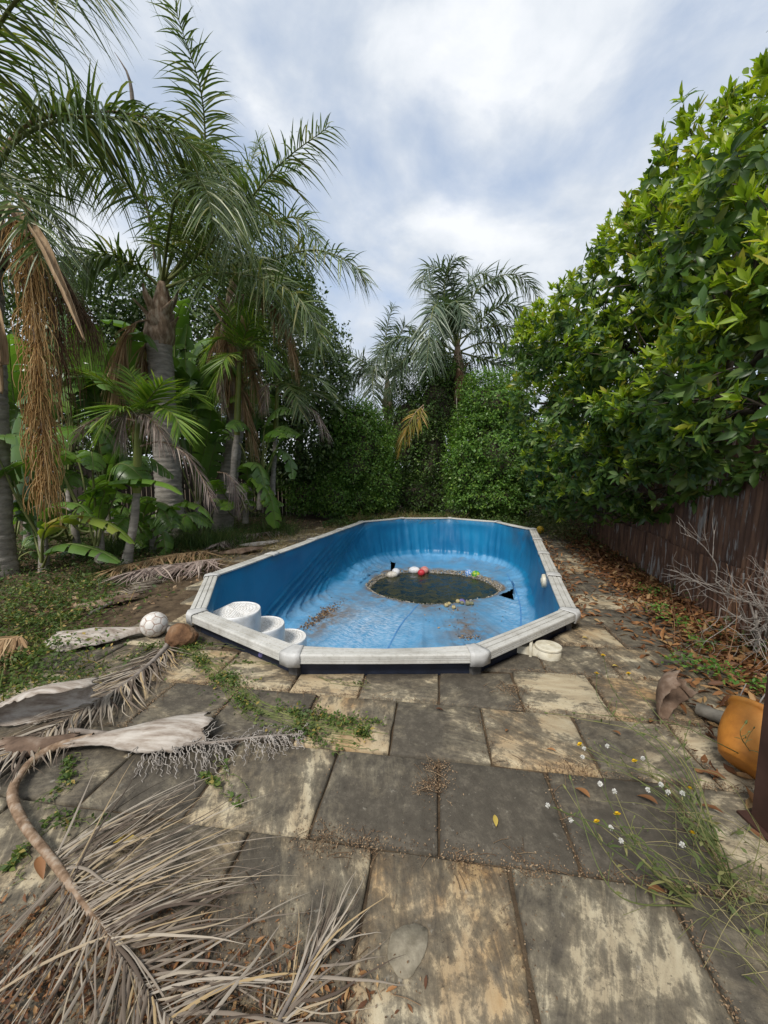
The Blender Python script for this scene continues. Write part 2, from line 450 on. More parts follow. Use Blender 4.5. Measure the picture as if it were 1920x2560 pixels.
def wloc(o):
    p = np.zeros(3)
    while o is not None:
        p += A(o.location)
        o = o.parent
    return p


class MB:
    """collects vertices and faces, then links them as one mesh object"""
    def __init__(s):
        s.v, s.f, s.n, s.at = [], [], 0, {}

    def add(s, V, F, **attrs):
        V = np.asarray(V, float).reshape(-1, 3)
        F = np.asarray(F, int)
        s.v.append(V)
        s.f.append(F + s.n)
        s.n += len(V)
        return s

    def tris(s):
        return sum(len(f) * (f.shape[1] - 2) for f in s.f)

    def mesh(s, name, off=None, smooth=True):
        V = np.concatenate(s.v) if s.v else np.zeros((0, 3))
        if off is not None:
            V = V - off
        me = bpy.data.meshes.new(name)
        me.vertices.add(len(V))
        me.vertices.foreach_set('co', V.ravel())
        loops = np.concatenate([f.ravel() for f in s.f])
        tot = np.concatenate([np.full(len(f), f.shape[1]) for f in s.f])
        st = np.concatenate([[0], np.cumsum(tot)[:-1]])
        me.loops.add(len(loops))
        me.loops.foreach_set('vertex_index', loops.astype(np.int32))
        me.polygons.add(len(tot))
        me.polygons.foreach_set('loop_start', st.astype(np.int32))
        me.polygons.foreach_set('use_smooth', np.full(len(tot), smooth))
        me.update(calc_edges=True)
        return me

    def build(s, name, mat, parent=None, smooth=True, local=False, loc=None):
        off = None
        if not local:
            off = wloc(parent) if parent is not None else (A(loc, float) if loc is not None else None)
        me = s.mesh(name, off, smooth)
        me.materials.append(MATS[mat])
        o = bpy.data.objects.new(name, me)
        COL.objects.link(o)
        o.parent = parent
        if parent is None and loc is not None:
            o.location = loc
        return o


def tag(o, label=None, cat=None, group=None, kind=None):
    for k, v in (('label', label), ('category', cat), ('group', group), ('kind', kind)):
        if v:
            o[k] = v
    return o


def thing(name, loc, label, cat, group=None, rz=0.0):
    o = bpy.data.objects.new(name, None)
    o.empty_display_size = 0.1
    COL.objects.link(o)
    o.location = loc
    o.rotation_euler = (0, 0, rz)
    return tag(o, label, cat, group)


def link_mesh(name, me, parent=None, M=None):
    o = bpy.data.objects.new(name, me)
    COL.objects.link(o)
    o.parent = parent
    if M is not None:
        o.matrix_local = M
    return o


def curve(pts, n):
    """smooth curve through the given points, n samples evenly by length"""
    P = np.asarray(pts, float)
    if len(P) == 2:
        return P[0] + (P[1] - P[0]) * np.linspace(0, 1, n)[:, None]
    Q = np.vstack([2 * P[0] - P[1], P, 2 * P[-1] - P[-2]])
    out = []
    for i in range(1, len(Q) - 2):
        t = np.linspace(0, 1, 24, endpoint=False)[:, None]
        a, b, c, d = Q[i - 1], Q[i], Q[i + 1], Q[i + 2]
        out.append(0.5 * (2 * b + (c - a) * t + (2 * a - 5 * b + 4 * c - d) * t ** 2 + (3 * b - a - 3 * c + d) * t ** 3))
    out.append(P[-1:])
    C = np.vstack(out)
    L = np.concatenate([[0], np.cumsum(np.linalg.norm(np.diff(C, axis=0), axis=1))])
    s = np.linspace(0, L[-1], n)
    return np.stack([np.interp(s, L, C[:, i]) for i in range(3)], 1)


def tubes(paths, rad, k=6, cap=True):
    """paths (N,S,3), rad (N,S) or (S,) -> one set of tubes"""
    P = np.asarray(paths, float)
    if P.ndim == 2:
        P = P[None]
    N, S, _ = P.shape
    R = np.broadcast_to(np.asarray(rad, float), (N, S))
    T = unit(np.gradient(P, axis=1))
    m = unit(P[:, -1] - P[:, 0])
    ref = np.where(np.abs(m[:, 2:3]) > 0.8, A([[1., 0.13, 0.]]), A([[0., 0., 1.]]))
    s1 = unit(np.cross(T, ref[:, None, :]))
    s2 = np.cross(T, s1)
    a = np.linspace(0, 2 * PI, k, endpoint=False)
    V = P[:, :, None] + R[:, :, None, None] * (np.cos(a)[None, None, :, None] * s1[:, :, None] + np.sin(a)[None, None, :, None] * s2[:, :, None])
    idx = np.arange(N * S * k).reshape(N, S, k)
    F = np.stack([idx[:, :-1], np.roll(idx, -1, 2)[:, :-1], np.roll(idx, -1, 2)[:, 1:], idx[:, 1:]], -1).reshape(-1, 4)
    return V.reshape(-1, 3), F


def tube(mb, path, rad, k=8, cap=False):
    V, F = tubes(path, rad, k)
    mb.add(V, F)
    if cap:
        P = np.asarray(path, float)
        for end, ring in ((P[-1], V[-k:]), (P[0], V[:k][::-1])):
            q = np.vstack([ring, end])
            mb.add(q, [[i, (i + 1) % k, k] for i in range(k)])
    return mb


def strips(mb, base, d, wv, L, W, droop, prof, bend=None, fold=0.0):
    """many leaf strips at once: base, d, wv (N,3); L, W, droop (N,)"""
    S = len(prof)
    s = np.linspace(0, 1, S)
    c = base[:, None] + d[:, None] * (L[:, None] * s)[..., None]
    c[..., 2] -= (droop * L)[:, None] * s[None] ** 2
    if bend is not None:
        c += bend[:, None] * (L[:, None] * s ** 2)[..., None]
    h = (W[:, None] * np.asarray(prof)[None] * 0.5)[..., None] * wv[:, None]
    if fold:
        n = unit(np.cross(d, wv))
        up = n[:, None] * (W[:, None] * np.asarray(prof)[None] * fold)[..., None]
        V = np.stack([c - h + up, c, c + h + up], 2)
        k = 3
    else:
        V = np.stack([c - h, c + h], 2)
        k = 2
    idx = np.arange(len(base) * S * k).reshape(len(base), S, k)
    F = np.concatenate([np.stack([idx[:, :-1, j], idx[:, :-1, j + 1], idx[:, 1:, j + 1], idx[:, 1:, j]], -1).reshape(-1, 4) for j in range(k - 1)])
    mb.add(V.reshape(-1, 3), F)


def lathe(mb, prof, k=32, c=(0, 0, 0), M=None):
    """prof: list of (r, z)"""
    a = np.linspace(0, 2 * PI, k, endpoint=False)
    V = A([[r * math.cos(t), r * math.sin(t), z] for r, z in prof for t in a])
    if M is not None:
        V = V @ np.asarray(M)[:3, :3].T
    V = V + A(c)
    idx = np.arange(len(prof) * k).reshape(len(prof), k)
    F = np.stack([idx[:-1], np.roll(idx, -1, 1)[:-1], np.roll(idx, -1, 1)[1:], idx[1:]], -1).reshape(-1, 4)
    mb.add(V, F)
    return mb


def box(mb, lo, hi):
    x0, y0, z0 = lo
    x1, y1, z1 = hi
    V = [(x0, y0, z0), (x1, y0, z0), (x1, y1, z0), (x0, y1, z0), (x0, y0, z1), (x1, y0, z1), (x1, y1, z1), (x0, y1, z1)]
    mb.add(V, [(0, 3, 2, 1), (4, 5, 6, 7), (0, 1, 5, 4), (1, 2, 6, 5), (2, 3, 7, 6), (3, 0, 4, 7)])
    return mb


def ico(sub):
    t = (1 + 5 ** 0.5) / 2
    V = unit(A([(-1, t, 0), (1, t, 0), (-1, -t, 0), (1, -t, 0), (0, -1, t), (0, 1, t), (0, -1, -t), (0, 1, -t), (t, 0, -1), (t, 0, 1), (-t, 0, -1), (-t, 0, 1)]))
    F = A([(0, 11, 5), (0, 5, 1), (0, 1, 7), (0, 7, 10), (0, 10, 11), (1, 5, 9), (5, 11, 4), (11, 10, 2), (10, 7, 6), (7, 1, 8),
           (3, 9, 4), (3, 4, 2), (3, 2, 6), (3, 6, 8), (3, 8, 9), (4, 9, 5), (2, 4, 11), (6, 2, 10), (8, 6, 7), (9, 8, 1)])
    base = (V.copy(), F.copy())
    for _ in range(sub):
        e = np.sort(np.concatenate([F[:, [0, 1]], F[:, [1, 2]], F[:, [2, 0]]]), 1)
        u, inv = np.unique(e, axis=0, return_inverse=True)
        inv = inv.ravel()
        m = unit(V[u].mean(1))
        n, k = len(V), len(F)
        V = np.vstack([V, m])
        a, b, c = inv[:k] + n, inv[k:2 * k] + n, inv[2 * k:] + n
        F = np.concatenate([np.stack(x, 1) for x in ((F[:, 0], a, c), (F[:, 1], b, a), (F[:, 2], c, b), (a, b, c))])
    return V, F, base


def snoise(P, seed=0, freq=1.0, octs=4):
    """cheap smooth noise from summed sines, roughly -1..1"""
    r = np.random.default_rng(seed)
    P = np.asarray(P, float) * freq
    o, amp, tot = 0, 1.0, 0
    for k in range(octs):
        q = r.normal(size=(3, P.shape[-1])) * (1.9 ** k)
        ph = r.uniform(0, 6.28, 3)
        o = o + amp * np.sin(P @ q[0] + ph[0] + 1.3 * np.sin(P @ q[1] + ph[1])) * np.cos(P @ q[2] + ph[2])
        tot += amp
        amp *= 0.55
    return o / tot * 1.6


def frame_for(d, up=UP):
    """side and normal for unit directions d (N,3)"""
    d = np.atleast_2d(d)
    s = np.cross(d, up)
    bad = np.linalg.norm(s, axis=1) < 0.05
    s[bad] = np.cross(d[bad], A([1., 0., 0.]))
    s = unit(s)
    return s, np.cross(s, d)


# ------------------------------------------------------------------ plant builders
def frond(parent, pts, mat='palm_green', rmat='rachis_green', n=70, leaf=0.8, width=0.035, plume=0.6, droop=0.55, start=0.16,
          r0=0.03, fwd=(62, 28), seed=0, jitter=0.15, up=None, ragged=0.0, label=None, side=(1, -1)):
    """a feather palm frond: rachis = part, its leaflets = sub-part"""
    r = np.random.default_rng(seed + 11)
    C = curve(pts, 40)
    mb = MB()
    tube(mb, C, np.linspace(r0, 0.004, 40), 6)
    rach = mb.build('frond', rmat, parent)
    if label:
        rach['label'] = label
    lf = MB()
    T = unit(np.gradient(C, axis=0))
    for sg in side:
        t = np.linspace(start, 0.995, n) + r.normal(0, 0.3 / n, n)
        t = np.clip(t, 0, 1)
        if ragged:
            t = t[r.random(n) > ragged]
        m = len(t)
        p = np.stack([np.interp(t, np.linspace(0, 1, 40), C[:, i]) for i in range(3)], 1)
        tt = unit(np.stack([np.interp(t, np.linspace(0, 1, 40), T[:, i]) for i in range(3)], 1))
        s, nn = frame_for(tt, UP if up is None else A(up, float))
        a = np.radians(np.interp(t, [start, 1], fwd)) * (1 + r.normal(0, jitter * 0.6, m))
        e = r.uniform(-plume, plume, m) + 0.12
        d = tt * np.cos(a)[:, None] + (sg * s * np.cos(e)[:, None] + nn * np.sin(e)[:, None]) * np.sin(a)[:, None]
        d = unit(d + r.normal(0, jitter * 0.5, (m, 3)))
        u = (t - start) / (1 - start)
        prof = np.interp(u, [0, 0.12, 0.4, 0.75, 1], [0.62, 0.9, 1.0, 0.85, 0.42])
        L = leaf * prof * r.uniform(0.78, 1.1, m)
        wv = unit(tt - d * (tt * d).sum(1, keepdims=True) + r.normal(0, 0.25, (m, 3)))
        W = width * np.interp(u, [0, 0.3, 1], [0.75, 1, 0.55]) * r.uniform(0.75, 1.15, m)
        strips(lf, p, d, wv, L, W, droop * r.uniform(0.5, 1.4, m), [0.55, 1.0, 0.95, 0.72, 0.40, 0.05], fold=0.12)
    o = lf.build('leaflets', mat, rach, local=False)
    tag(o, kind='stuff')
    return rach


def arching(base, az, el, L, sag):
    """control points of a frond leaving at azimuth az (deg from +X), elevation el, bending by sag"""
    a, e = math.radians(az), math.radians(el)
    d = A([math.cos(a) * math.cos(e), math.sin(a) * math.cos(e), math.sin(e)])
    h = A([math.cos(a), math.sin(a), 0])
    b = A(base, float)
    out = [b]
    for t in (0.35, 0.7, 1.0):
        k = sag * t ** 1.7
        out.append(b + L * t * unit(d * (1 - k) + h * 0.25 * k + A([0, 0, -1.0]) * k * 0.9))
    return out


def trunk(parent, path, r0, r1, mat='palm_bark', rings=40, flare=0.35, name='trunk', k=20, depth=0.035):
    n = rings * 4 + 1
    C = curve(path, n)
    t = np.linspace(0, 1, n)
    R = r0 + (r1 - r0) * t + r0 * flare * np.exp(-t * 14)
    R = R * (1 - depth * (np.arange(n) % 4 == 0)) * (1 + 0.012 * np.sin(np.arange(n) * 2.1) + 0.02 * np.sin(np.arange(n) * 0.37))
    mb = MB()
    tube(mb, C, R, k)
    V = mb.v[0]
    V += unit(V - np.repeat(C, k, 0)) * (snoise(V, 3, 4.0)[:, None] * 0.012)
    return mb.build(name, mat, parent)


def paddle(parent, pts, L0=0.28, W=0.24, splits=9, mat='bird_leaf', seed=0, twist=0.0, gap=0.30, cup=0.35, up=None, sag=0.35, label=None):
    """a banana-like paddle leaf; pts run up the stalk and along the midrib, L0 = share that is bare stalk"""
    r = np.random.default_rng(seed + 5)
    C = curve(pts, 60)
    n0 = int(60 * L0)
    st = MB()
    tube(st, C, np.concatenate([np.linspace(0.022, 0.012, n0 + 1), np.linspace(0.012, 0.003, 59 - n0)]), 6)
    B = C[n0:]
    T = unit(np.gradient(B, axis=0))
    s, nn = frame_for(T, UP if up is None else A(up, float))
    if twist:
        c_, s_ = math.cos(twist), math.sin(twist)
        s, nn = s * c_ + nn * s_, nn * c_ - s * s_
    nb = len(B)
    lf = MB()
    for sg in (1, -1):
        edges = np.sort(np.concatenate([[0.0, 1.0], (np.arange(1, splits) + r.uniform(-0.3, 0.3, splits - 1)) / splits]))
        for i in range(splits):
            a, b = edges[i], edges[i + 1]
            g = gap * (b - a) * (0.2 + r.random()) * (0 if r.random() < 0.3 else 1)
            ext = r.uniform(0.86, 1.04)
            dr = sag * r.uniform(0.7, 1.5)
            rows = []
            for j in range(5):
                f = j / 4
                ts = np.linspace(a + g * f, b - g * f, 4)
                lean = 0.10 * f
                hw = W * ext * np.sin(PI * np.clip(ts * 0.94 + 0.045, 0, 1)) ** 0.55
                q = np.clip((ts + lean * (1 - ts)), 0, 1) * (nb - 1)
                m = np.stack([np.interp(q, np.arange(nb), B[:, x]) for x in range(3)], 1)
                S = np.stack([np.interp(q, np.arange(nb), s[:, x]) for x in range(3)], 1)
                N = np.stack([np.interp(q, np.arange(nb), nn[:, x]) for x in range(3)], 1)
                off = f * hw
                P = m + sg * S * off[:, None] + N * (cup * off * (1 - f))[:, None]
                P[:, 2] -= dr * off * f
                rows.append(P)
            V = np.stack(rows)
            idx = np.arange(20).reshape(5, 4)
            F = np.stack([idx[:-1, :-1], idx[1:, :-1], idx[1:, 1:], idx[:-1, 1:]], -1).reshape(-1, 4)
            lf.add(V, F if sg > 0 else F[:, ::-1])
    leaf = lf.build('leaf', mat, parent)
    if label:
        leaf['label'] = label
    st.build('stalk', 'rachis_green', leaf)
    return leaf


LEAF_T = None


def leaf_template(nseg=4, w=0.32, fold=0.16, curl=0.12, wave=0.0):
    """broad leaf along +X, unit length, normal +Z"""
    x = np.linspace(0, 1, nseg + 1)
    h = w * 0.5 * np.sin(PI * x ** 0.85) ** 0.8
    h[0], h[-1] = 0.02, 0.005
    z = -curl * x ** 2
    V = []
    for i in range(nseg + 1):
        wv = wave * (1 if i % 2 else -1)
        V += [(x[i], -h[i], z[i] + fold * h[i] * 2 + wv), (x[i], 0, z[i]), (x[i], h[i], z[i] + fold * h[i] * 2 - wv)]
    idx = np.arange(3 * (nseg + 1)).reshape(nseg + 1, 3)
    F = np.concatenate([np.stack([idx[:-1, j], idx[1:, j], idx[1:, j + 1], idx[:-1, j + 1]], -1) for j in (0, 1)])
    return A(V), F


def place(mb, tpl, P, D, N, S):
    """instances of a template at P, x axis along D, z axis near N, scaled by S"""
    V, F = tpl
    D = unit(D)
    Y = unit(np.cross(N, D))
    Z = np.cross(D, Y)
    R = np.stack([D, Y, Z], 1)                     # (N,3,3) rows = axes
    X = np.einsum('vk,nkj->nvj', V, R) * S[:, None, None] + P[:, None]
    n = len(V)
    mb.add(X.reshape(-1, 3), (F[None] + (np.arange(len(P)) * n)[:, None, None]).reshape(-1, F.shape[1]))


def sph(n, r):
    v = r.normal(size=(n, 3))
    return unit(v)


def lobe_points(lobes, dens, r, inner=0.6, zmin=None, keep=0.75, lumpy=0.14, lf=1.4):
    """points near the surface of a union of ellipsoids -> P, outward normal"""
    PP, NN = [], []
    for (c, rad) in lobes:
        c, rad = A(c, float), A(rad, float)
        area = 4 * PI * ((rad[0] * rad[1]) ** 1.6 / 3 + (rad[0] * rad[2]) ** 1.6 / 3 + (rad[1] * rad[2]) ** 1.6 / 3) ** (1 / 1.6)
        n = int(area * dens)
        d = sph(n, r)
        lump = 1 + lumpy * snoise(d * 2.2 + c, 5, lf, 3)
        rr = (1 - (1 - inner) * r.random(n) ** 2.0) * lump
        P = c + d * rad * rr[:, None]
        N = unit(d / rad)
        ok = np.ones(n, bool)
        for (c2, r2) in lobes:
            c2, r2 = A(c2, float), A(r2, float)
            if np.allclose(c2, c):
                continue
            ok &= ((((P - c2) / r2) ** 2).sum(1) > keep * 0.75)
        if zmin is not None:
            ok &= P[:, 2] > zmin
        PP.append(P[ok])
        NN.append(N[ok])
    return np.concatenate(PP), np.concatenate(NN)

# ------------------------------------------------------------------ the pool's plan
POOL_LOC, POOL_ROT = (0.593, 6.695, 0.0), math.radians(-17.5)
SEG, HW, HS = 1.395, 2.146, 2.705


def oval_corners():
    q = [(-HW, -HS)]
    for a in (36, 72, 108, 144):
        q.append((q[-1][0] + SEG * math.sin(math.radians(a)), q[-1][1] - SEG * math.cos(math.radians(a))))
    s = [(HW, -HS + 2 * HS * i / 4) for i in (1, 2, 3)]
    near = q
    far = [(-x, -y) for x, y in near]
    left = [(-x, -y) for x, y in s]
    return A(near + s + far + left)          # counter-clockwise seen from above


OVAL = oval_corners()


def inset(P, d):
    n = len(P)
    out = []
    for i in range(n):
        a, b, c = P[i - 1], P[i], P[(i + 1) % n]
        e1, e2 = unit(b - a), unit(c - b)
        n1, n2 = A([-e1[1], e1[0]]), A([-e2[1], e2[0]])
        m = unit(n1 + n2)
        out.append(b + m * d / max((m * n1).sum(), 0.3))
    return A(out)


def resample(P, n):
    Q = np.vstack([P, P[:1]])
    L = np.concatenate([[0], np.cumsum(np.linalg.norm(np.diff(Q, axis=0), axis=1))])
    s = np.linspace(0, L[-1], n, endpoint=False)
    return np.stack([np.interp(s, L, Q[:, i]) for i in (0, 1)], 1)


_c, _s = math.cos(POOL_ROT), math.sin(POOL_ROT)


def pool_to_world(P):
    P = np.asarray(P, float)
    out = P.copy()
    out[..., 0] = P[..., 0] * _c - P[..., 1] * _s + POOL_LOC[0]
    out[..., 1] = P[..., 0] * _s + P[..., 1] * _c + POOL_LOC[1]
    return out


def world_to_pool(P):
    P = np.asarray(P, float)
    x, y = P[..., 0] - POOL_LOC[0], P[..., 1] - POOL_LOC[1]
    out = P.copy()
    out[..., 0] = x * _c + y * _s
    out[..., 1] = -x * _s + y * _c
    return out


_INS = {}


def oval_mask(P, d=0.0):
    """world points (N,2+) -> which lie inside the pool outline inset by d"""
    q = world_to_pool(np.atleast_2d(A(P, float))[:, :2])
    if d not in _INS:
        _INS[d] = inset(OVAL, d)
    R = _INS[d]
    S = np.roll(R, -1, 0)
    e = S - R
    return ((e[None, :, 0] * (q[:, None, 1] - R[None, :, 1]) - e[None, :, 1] * (q[:, None, 0] - R[None, :, 0])) >= 0).all(1)


def in_oval(p, d=0.0):
    return bool(oval_mask(A(p, float)[None, :2], d)[0])


# ------------------------------------------------------------------ ground with a pit for the pool
def make_ground():
    N = 180
    hole = pool_to_world(resample(inset(OVAL, 0.10), N))
    c = A(POOL_LOC[:2])
    dirs = unit(hole - c)
    rings = [hole]
    r0 = np.linalg.norm(hole - c, axis=1)
    for k, R in enumerate((0.25, 0.6, 1.2, 2.2, 4, 7, 12, 25, 60, 150, 400)):
        f = min(1, k / 5)
        rings.append(c + dirs * ((r0 + R) * (1 - f) + f * (5 + R))[:, None])
    V = []
    for k, rg in enumerate(rings):
        z = -0.020 + (0.006 * snoise(rg, 2, 2.0) if k > 1 else np.zeros(N))
        z = np.minimum(z, -0.012)
        V.append(np.column_stack([rg, z if np.ndim(z) else np.full(N, z)]))
    V = np.concatenate(V)
    idx = np.arange(len(V)).reshape(len(rings), N)
    F = np.stack([idx[:-1], idx[1:], np.roll(idx, -1, 1)[1:], np.roll(idx, -1, 1)[:-1]], -1).reshape(-1, 4)
    o = MB().add(V, F).build('ground', 'soil')
    tag(o, kind='structure')
    # the earth of the pit under the liner
    mb = MB()
    V = []
    for sc, z in ((1, -0.02), (0.995, -0.85), (0.93, -1.25), (0.55, -1.6), (0.05, -1.65)):
        V.append(np.column_stack([c + (hole - c) * sc, np.full(N, z)]))
    V = np.concatenate(V)
    idx = np.arange(len(V)).reshape(5, N)
    F = np.stack([idx[:-1], np.roll(idx, -1, 1)[:-1], np.roll(idx, -1, 1)[1:], idx[1:]], -1).reshape(-1, 4)
    tag(mb.add(V, F).build('pit_terrain', 'soil'), kind='structure')


make_ground()

# ------------------------------------------------------------------ sandstone paving
TH = math.radians(8)


def uv2w(u, v):
    return A([u * math.cos(TH) + v * math.sin(TH), -u * math.sin(TH) + v * math.cos(TH)])


BED = A([(-3.686, 2.153, 0.0), (-2.772, 2.44, 0.0), (-2.556, 2.611, 0.0), (-2.74, 3.205, 0.0), (-2.831, 3.848, 0.0), (-3.306, 4.955, 0.0), (-3.102, 6.163, 0.0), (-2.81, 7.419, 0.0), (-2.196, 9.516, 0.0), (-0.969, 11.484, 0.0)])[:, :2]


def bed_mask(P):
    """left planting bed: everything beyond the broken edge of the paving"""
    P = np.atleast_2d(P)
    y = np.interp(P[:, 0], BED[:, 0], BED[:, 1])
    return np.where(P[:, 0] < BED[0, 0], True, np.where(P[:, 0] < BED[-1, 0], P[:, 1] > y, False))


def in_bed(p):
    return bool(bed_mask(A(p, float)[None])[0])


FENCE_A, FENCE_D = A([3.14, 3.03]), unit(A([0.263, 1.0]))


def fence_off(p):
    """distance in front (path side, positive) of the iron fence"""
    d = A(p)[..., :2] - FENCE_A
    return -(d[..., 0] * FENCE_D[1] - d[..., 1] * FENCE_D[0])


def clip_line(P, a, n):
    """keep the part of polygon P with (p-a).n >= 0"""
    out = []
    for i in range(len(P)):
        p, q = P[i], P[(i + 1) % len(P)]
        dp, dq = ((p - a) * n).sum(), ((q - a) * n).sum()
        if dp >= 0:
            out.append(p)
        if dp * dq < 0:
            out.append(p + (q - p) * dp / (dp - dq))
    return A(out) if len(out) > 2 else None


# (row, joint-centred u) -> moss, ochre, bedding angle as seen
SEEN = {(1, 0.03): (0.60, 1.0, 1.55), (1, 0.58): (0.60, 0.1, -1.05), (1, 1.12): (0.74, 0.2, 0.3), (1, -0.52): (0.70, 0.45, 1.3), (1, -1.07): (0.55, 0.5, 0.5),
        (2, -0.25): (0.82, 0.1, 1.6), (2, 0.29): (0.96, 0.0, 1.4), (2, 0.83): (0.90, 0.1, 0.2), (2, -0.79): (0.62, 0.35, 1.4), (2, -1.33): (0.80, 0.2, 0.6), (2, 1.36): (0.52, 0.3, 0.2),
        (3, 0.02): (0.74, 0.1, 0.3), (3, 0.56): (0.52, 0.8, 0.7), (3, 1.09): (0.66, 0.1, -0.35), (3, -0.52): (0.48, 0.8, 1.6), (3, -1.06): (0.78, 0.1, 0.3), (3, 1.62): (0.40, 0.3, 0.1), (3, -1.6): (0.72, 0.1, 0.3),
        (4, -0.25): (0.66, 0.2, 0.2), (4, 0.28): (0.80, 0.1, -0.6), (4, 0.81): (0.48, 0.2, 0.2), (4, 1.34): (0.56, 0.9, 0.3), (4, -0.79): (0.48, 0.5, 0.2), (4, -1.33): (0.5, 0.3, 0.1)}
JOINTS = []


def make_paving():
    root = thing('paving', (0, 0, 0), None, None)
    tag(root, kind='structure')
    rr = np.random.default_rng(21)
    P_out = inset(OVAL, 0.075)
    vs = [-0.11, 0.38, 0.87, 1.37, 1.88, 2.36, 2.86] + [2.86 + 0.5 * i for i in range(1, 18)]
    for k in range(len(vs) - 1):
        row = k - 1
        v0, v1 = vs[k], vs[k + 1]
        off = 0.295 if row % 2 else 0.025
        js = [off + 0.535 * i for i in range(-9, 9)]
        js = [j + (rr.normal(0, 0.03) if (row > 4 or j < -0.6 or j > 1.5) else 0) for j in js]
        i = 0
        while i < len(js) - 1:
            u0 = js[i]
            wide = 1
            if row > 4 and rr.random() < 0.3 and i < len(js) - 2:
                wide = 2
            u1 = js[i + wide]
            i += wide
            g = 0.005
            sl = 0.012 * rr.normal(size=4)
            if 1 <= row <= 4:
                sl *= 0.5
            corners = [(u0 + g, v0 + g + sl[0]), (u1 - g, v0 + g + sl[1]), (u1 - g + sl[2], v1 - g), (u0 + g + sl[3], v1 - g)]
            P = A([uv2w(*c) for c in corners])
            c = P.mean(0)
            if in_bed(c) or fence_off(c) < -0.1 or c[1] > 10.6 or c[1] < 0.1 or abs(c[0]) > 4.6 or c[0] > 5:
                continue
            if all(in_oval(p, 0.075) for p in P):
                continue
            if any(in_oval(p, 0.075) for p in P) or in_oval(c, 0.0):
                Q = world_to_pool(P)
                best = None
                cq = Q.mean(0)
                for e in range(len(P_out)):
                    a, b = P_out[e], P_out[(e + 1) % len(P_out)]
                    t = unit(b - a)
                    nrm = A([t[1], -t[0]])
                    R = clip_line(Q, a, nrm)
                    if R is not None:
                        x, y = R[:, 0], R[:, 1]
                        ar = abs((x * np.roll(y, -1) - y * np.roll(x, -1)).sum()) / 2
                        # must not stick into the pool by more than the ledge hides
                        if best is None or ar > best[0]:
                            best = (ar, R)
                if best is None or best[0] < 0.06:
                    continue
                P = pool_to_world(best[1])
                c = P.mean(0)
            # outline with slightly worn edges
            ring = []
            for a, b in zip(P, np.roll(P, -1, 0)):
                m = max(2, int(np.linalg.norm(b - a) / 0.09))
                tt = np.linspace(0, 1, m, endpoint=False)[:, None]
                ring.append(a + (b - a) * tt)
            ring = np.concatenate(ring)
            ring = c + (ring - c) * (1 - 0.012 * np.abs(rr.normal(size=(len(ring), 1))))
            n = len(ring)
            tilt = rr.normal(0, 0.004, 2)
            zt = rr.normal(0, 0.0022)
            hz = lambda q: zt + (q - c) @ tilt + 0.0016 * snoise(q, 9, 9.0, 2)
            top = c + (ring - c) * 0.965
            mid = c + (ring - c) * 0.55
            V = np.concatenate([np.column_stack([ring, np.full(n, -0.035)]), np.column_stack([ring, hz(ring) - 0.006]),
                                np.column_stack([top, hz(top)]), np.column_stack([mid, hz(mid)]), [[c[0], c[1], zt]]])
            idx = np.arange(4 * n).reshape(4, n)
            F = np.stack([idx[:-1], np.roll(idx, -1, 1)[:-1], np.roll(idx, -1, 1)[1:], idx[1:]], -1).reshape(-1, 4)
            mb = MB().add(V, F)
            mb.f.append(A([[idx[3, q], idx[3, (q + 1) % n], 4 * n] for q in range(n)]))
            me = mb.mesh('paving_stone', A([c[0], c[1], 0]), True)
            me.materials.append(MATS['sandstone'])
            o = link_mesh('paving_stone', me, root)
            o.location = (c[0], c[1], 0)
            uc = (u0 + u1) / 2
            key = [kk for kk in SEEN if kk[0] == row and abs(kk[1] - uc) < 0.12]
            t_, o_, b_ = SEEN[key[0]] if key else (0.46 + 0.34 * rr.random(), rr.random() ** 2 * 0.8, rr.uniform(-0.6, 1.8))
            o['tone'], o['ochre'], o['bed'] = float(t_), float(o_), float(b_)
            if c[1] < 5.5:
                JOINTS.append((P, c))


make_paving()


def make_stone_patches():
    # places where the face of a flag has flaked off: thin skins with an edge of their own
    root = bpy.data.objects['paving']
    rr = np.random.default_rng(5)
    for pts, mat in (([(0.062, 1.114, 0.0), (0.109, 1.123, 0.0), (0.14, 1.105, 0.0), (0.136, 1.056, 0.0), (0.109, 1.01, 0.0), (0.069, 0.976, 0.0), (0.031, 0.997, 0.0), (0.012, 1.044, 0.0), (0.025, 1.092, 0.0)], 'flake_grey'),):
        P = A(pts)[:, :2]
        Q = np.vstack([P, P[:1]])
        R_ = np.concatenate([a + (b - a) * np.linspace(0, 1, 7, endpoint=False)[:, None] for a, b in zip(Q[:-1], Q[1:])])
        for _ in range(2):
            R_ = (np.roll(R_, 1, 0) + R_ * 2 + np.roll(R_, -1, 0)) / 4
        c = R_.mean(0)
        R_ = c + (R_ - c) * (1 + 0.10 * snoise(R_, 91, 22.0, 4))[:, None]
        n = len(R_)
        V = np.vstack([np.column_stack([R_, np.full(n, 0.0005)]), np.column_stack([c + (R_ - c) * 0.985, np.full(n, 0.0048)]), [[c[0], c[1], 0.0052]]])
        mb = MB().add(V, [(i, (i + 1) % n, n + (i + 1) % n, n + i) for i in range(n)])
        mb.f.append(A([(n + i, n + (i + 1) % n, 2 * n) for i in range(n)]))
        mb.build('stone_flake', mat, root)


make_stone_patches()


# ------------------------------------------------------------------ the pool
POOL = thing('swimming_pool', POOL_LOC, 'abandoned oval above-ground pool with grey top rails and sagging blue liner', 'pool', rz=POOL_ROT)


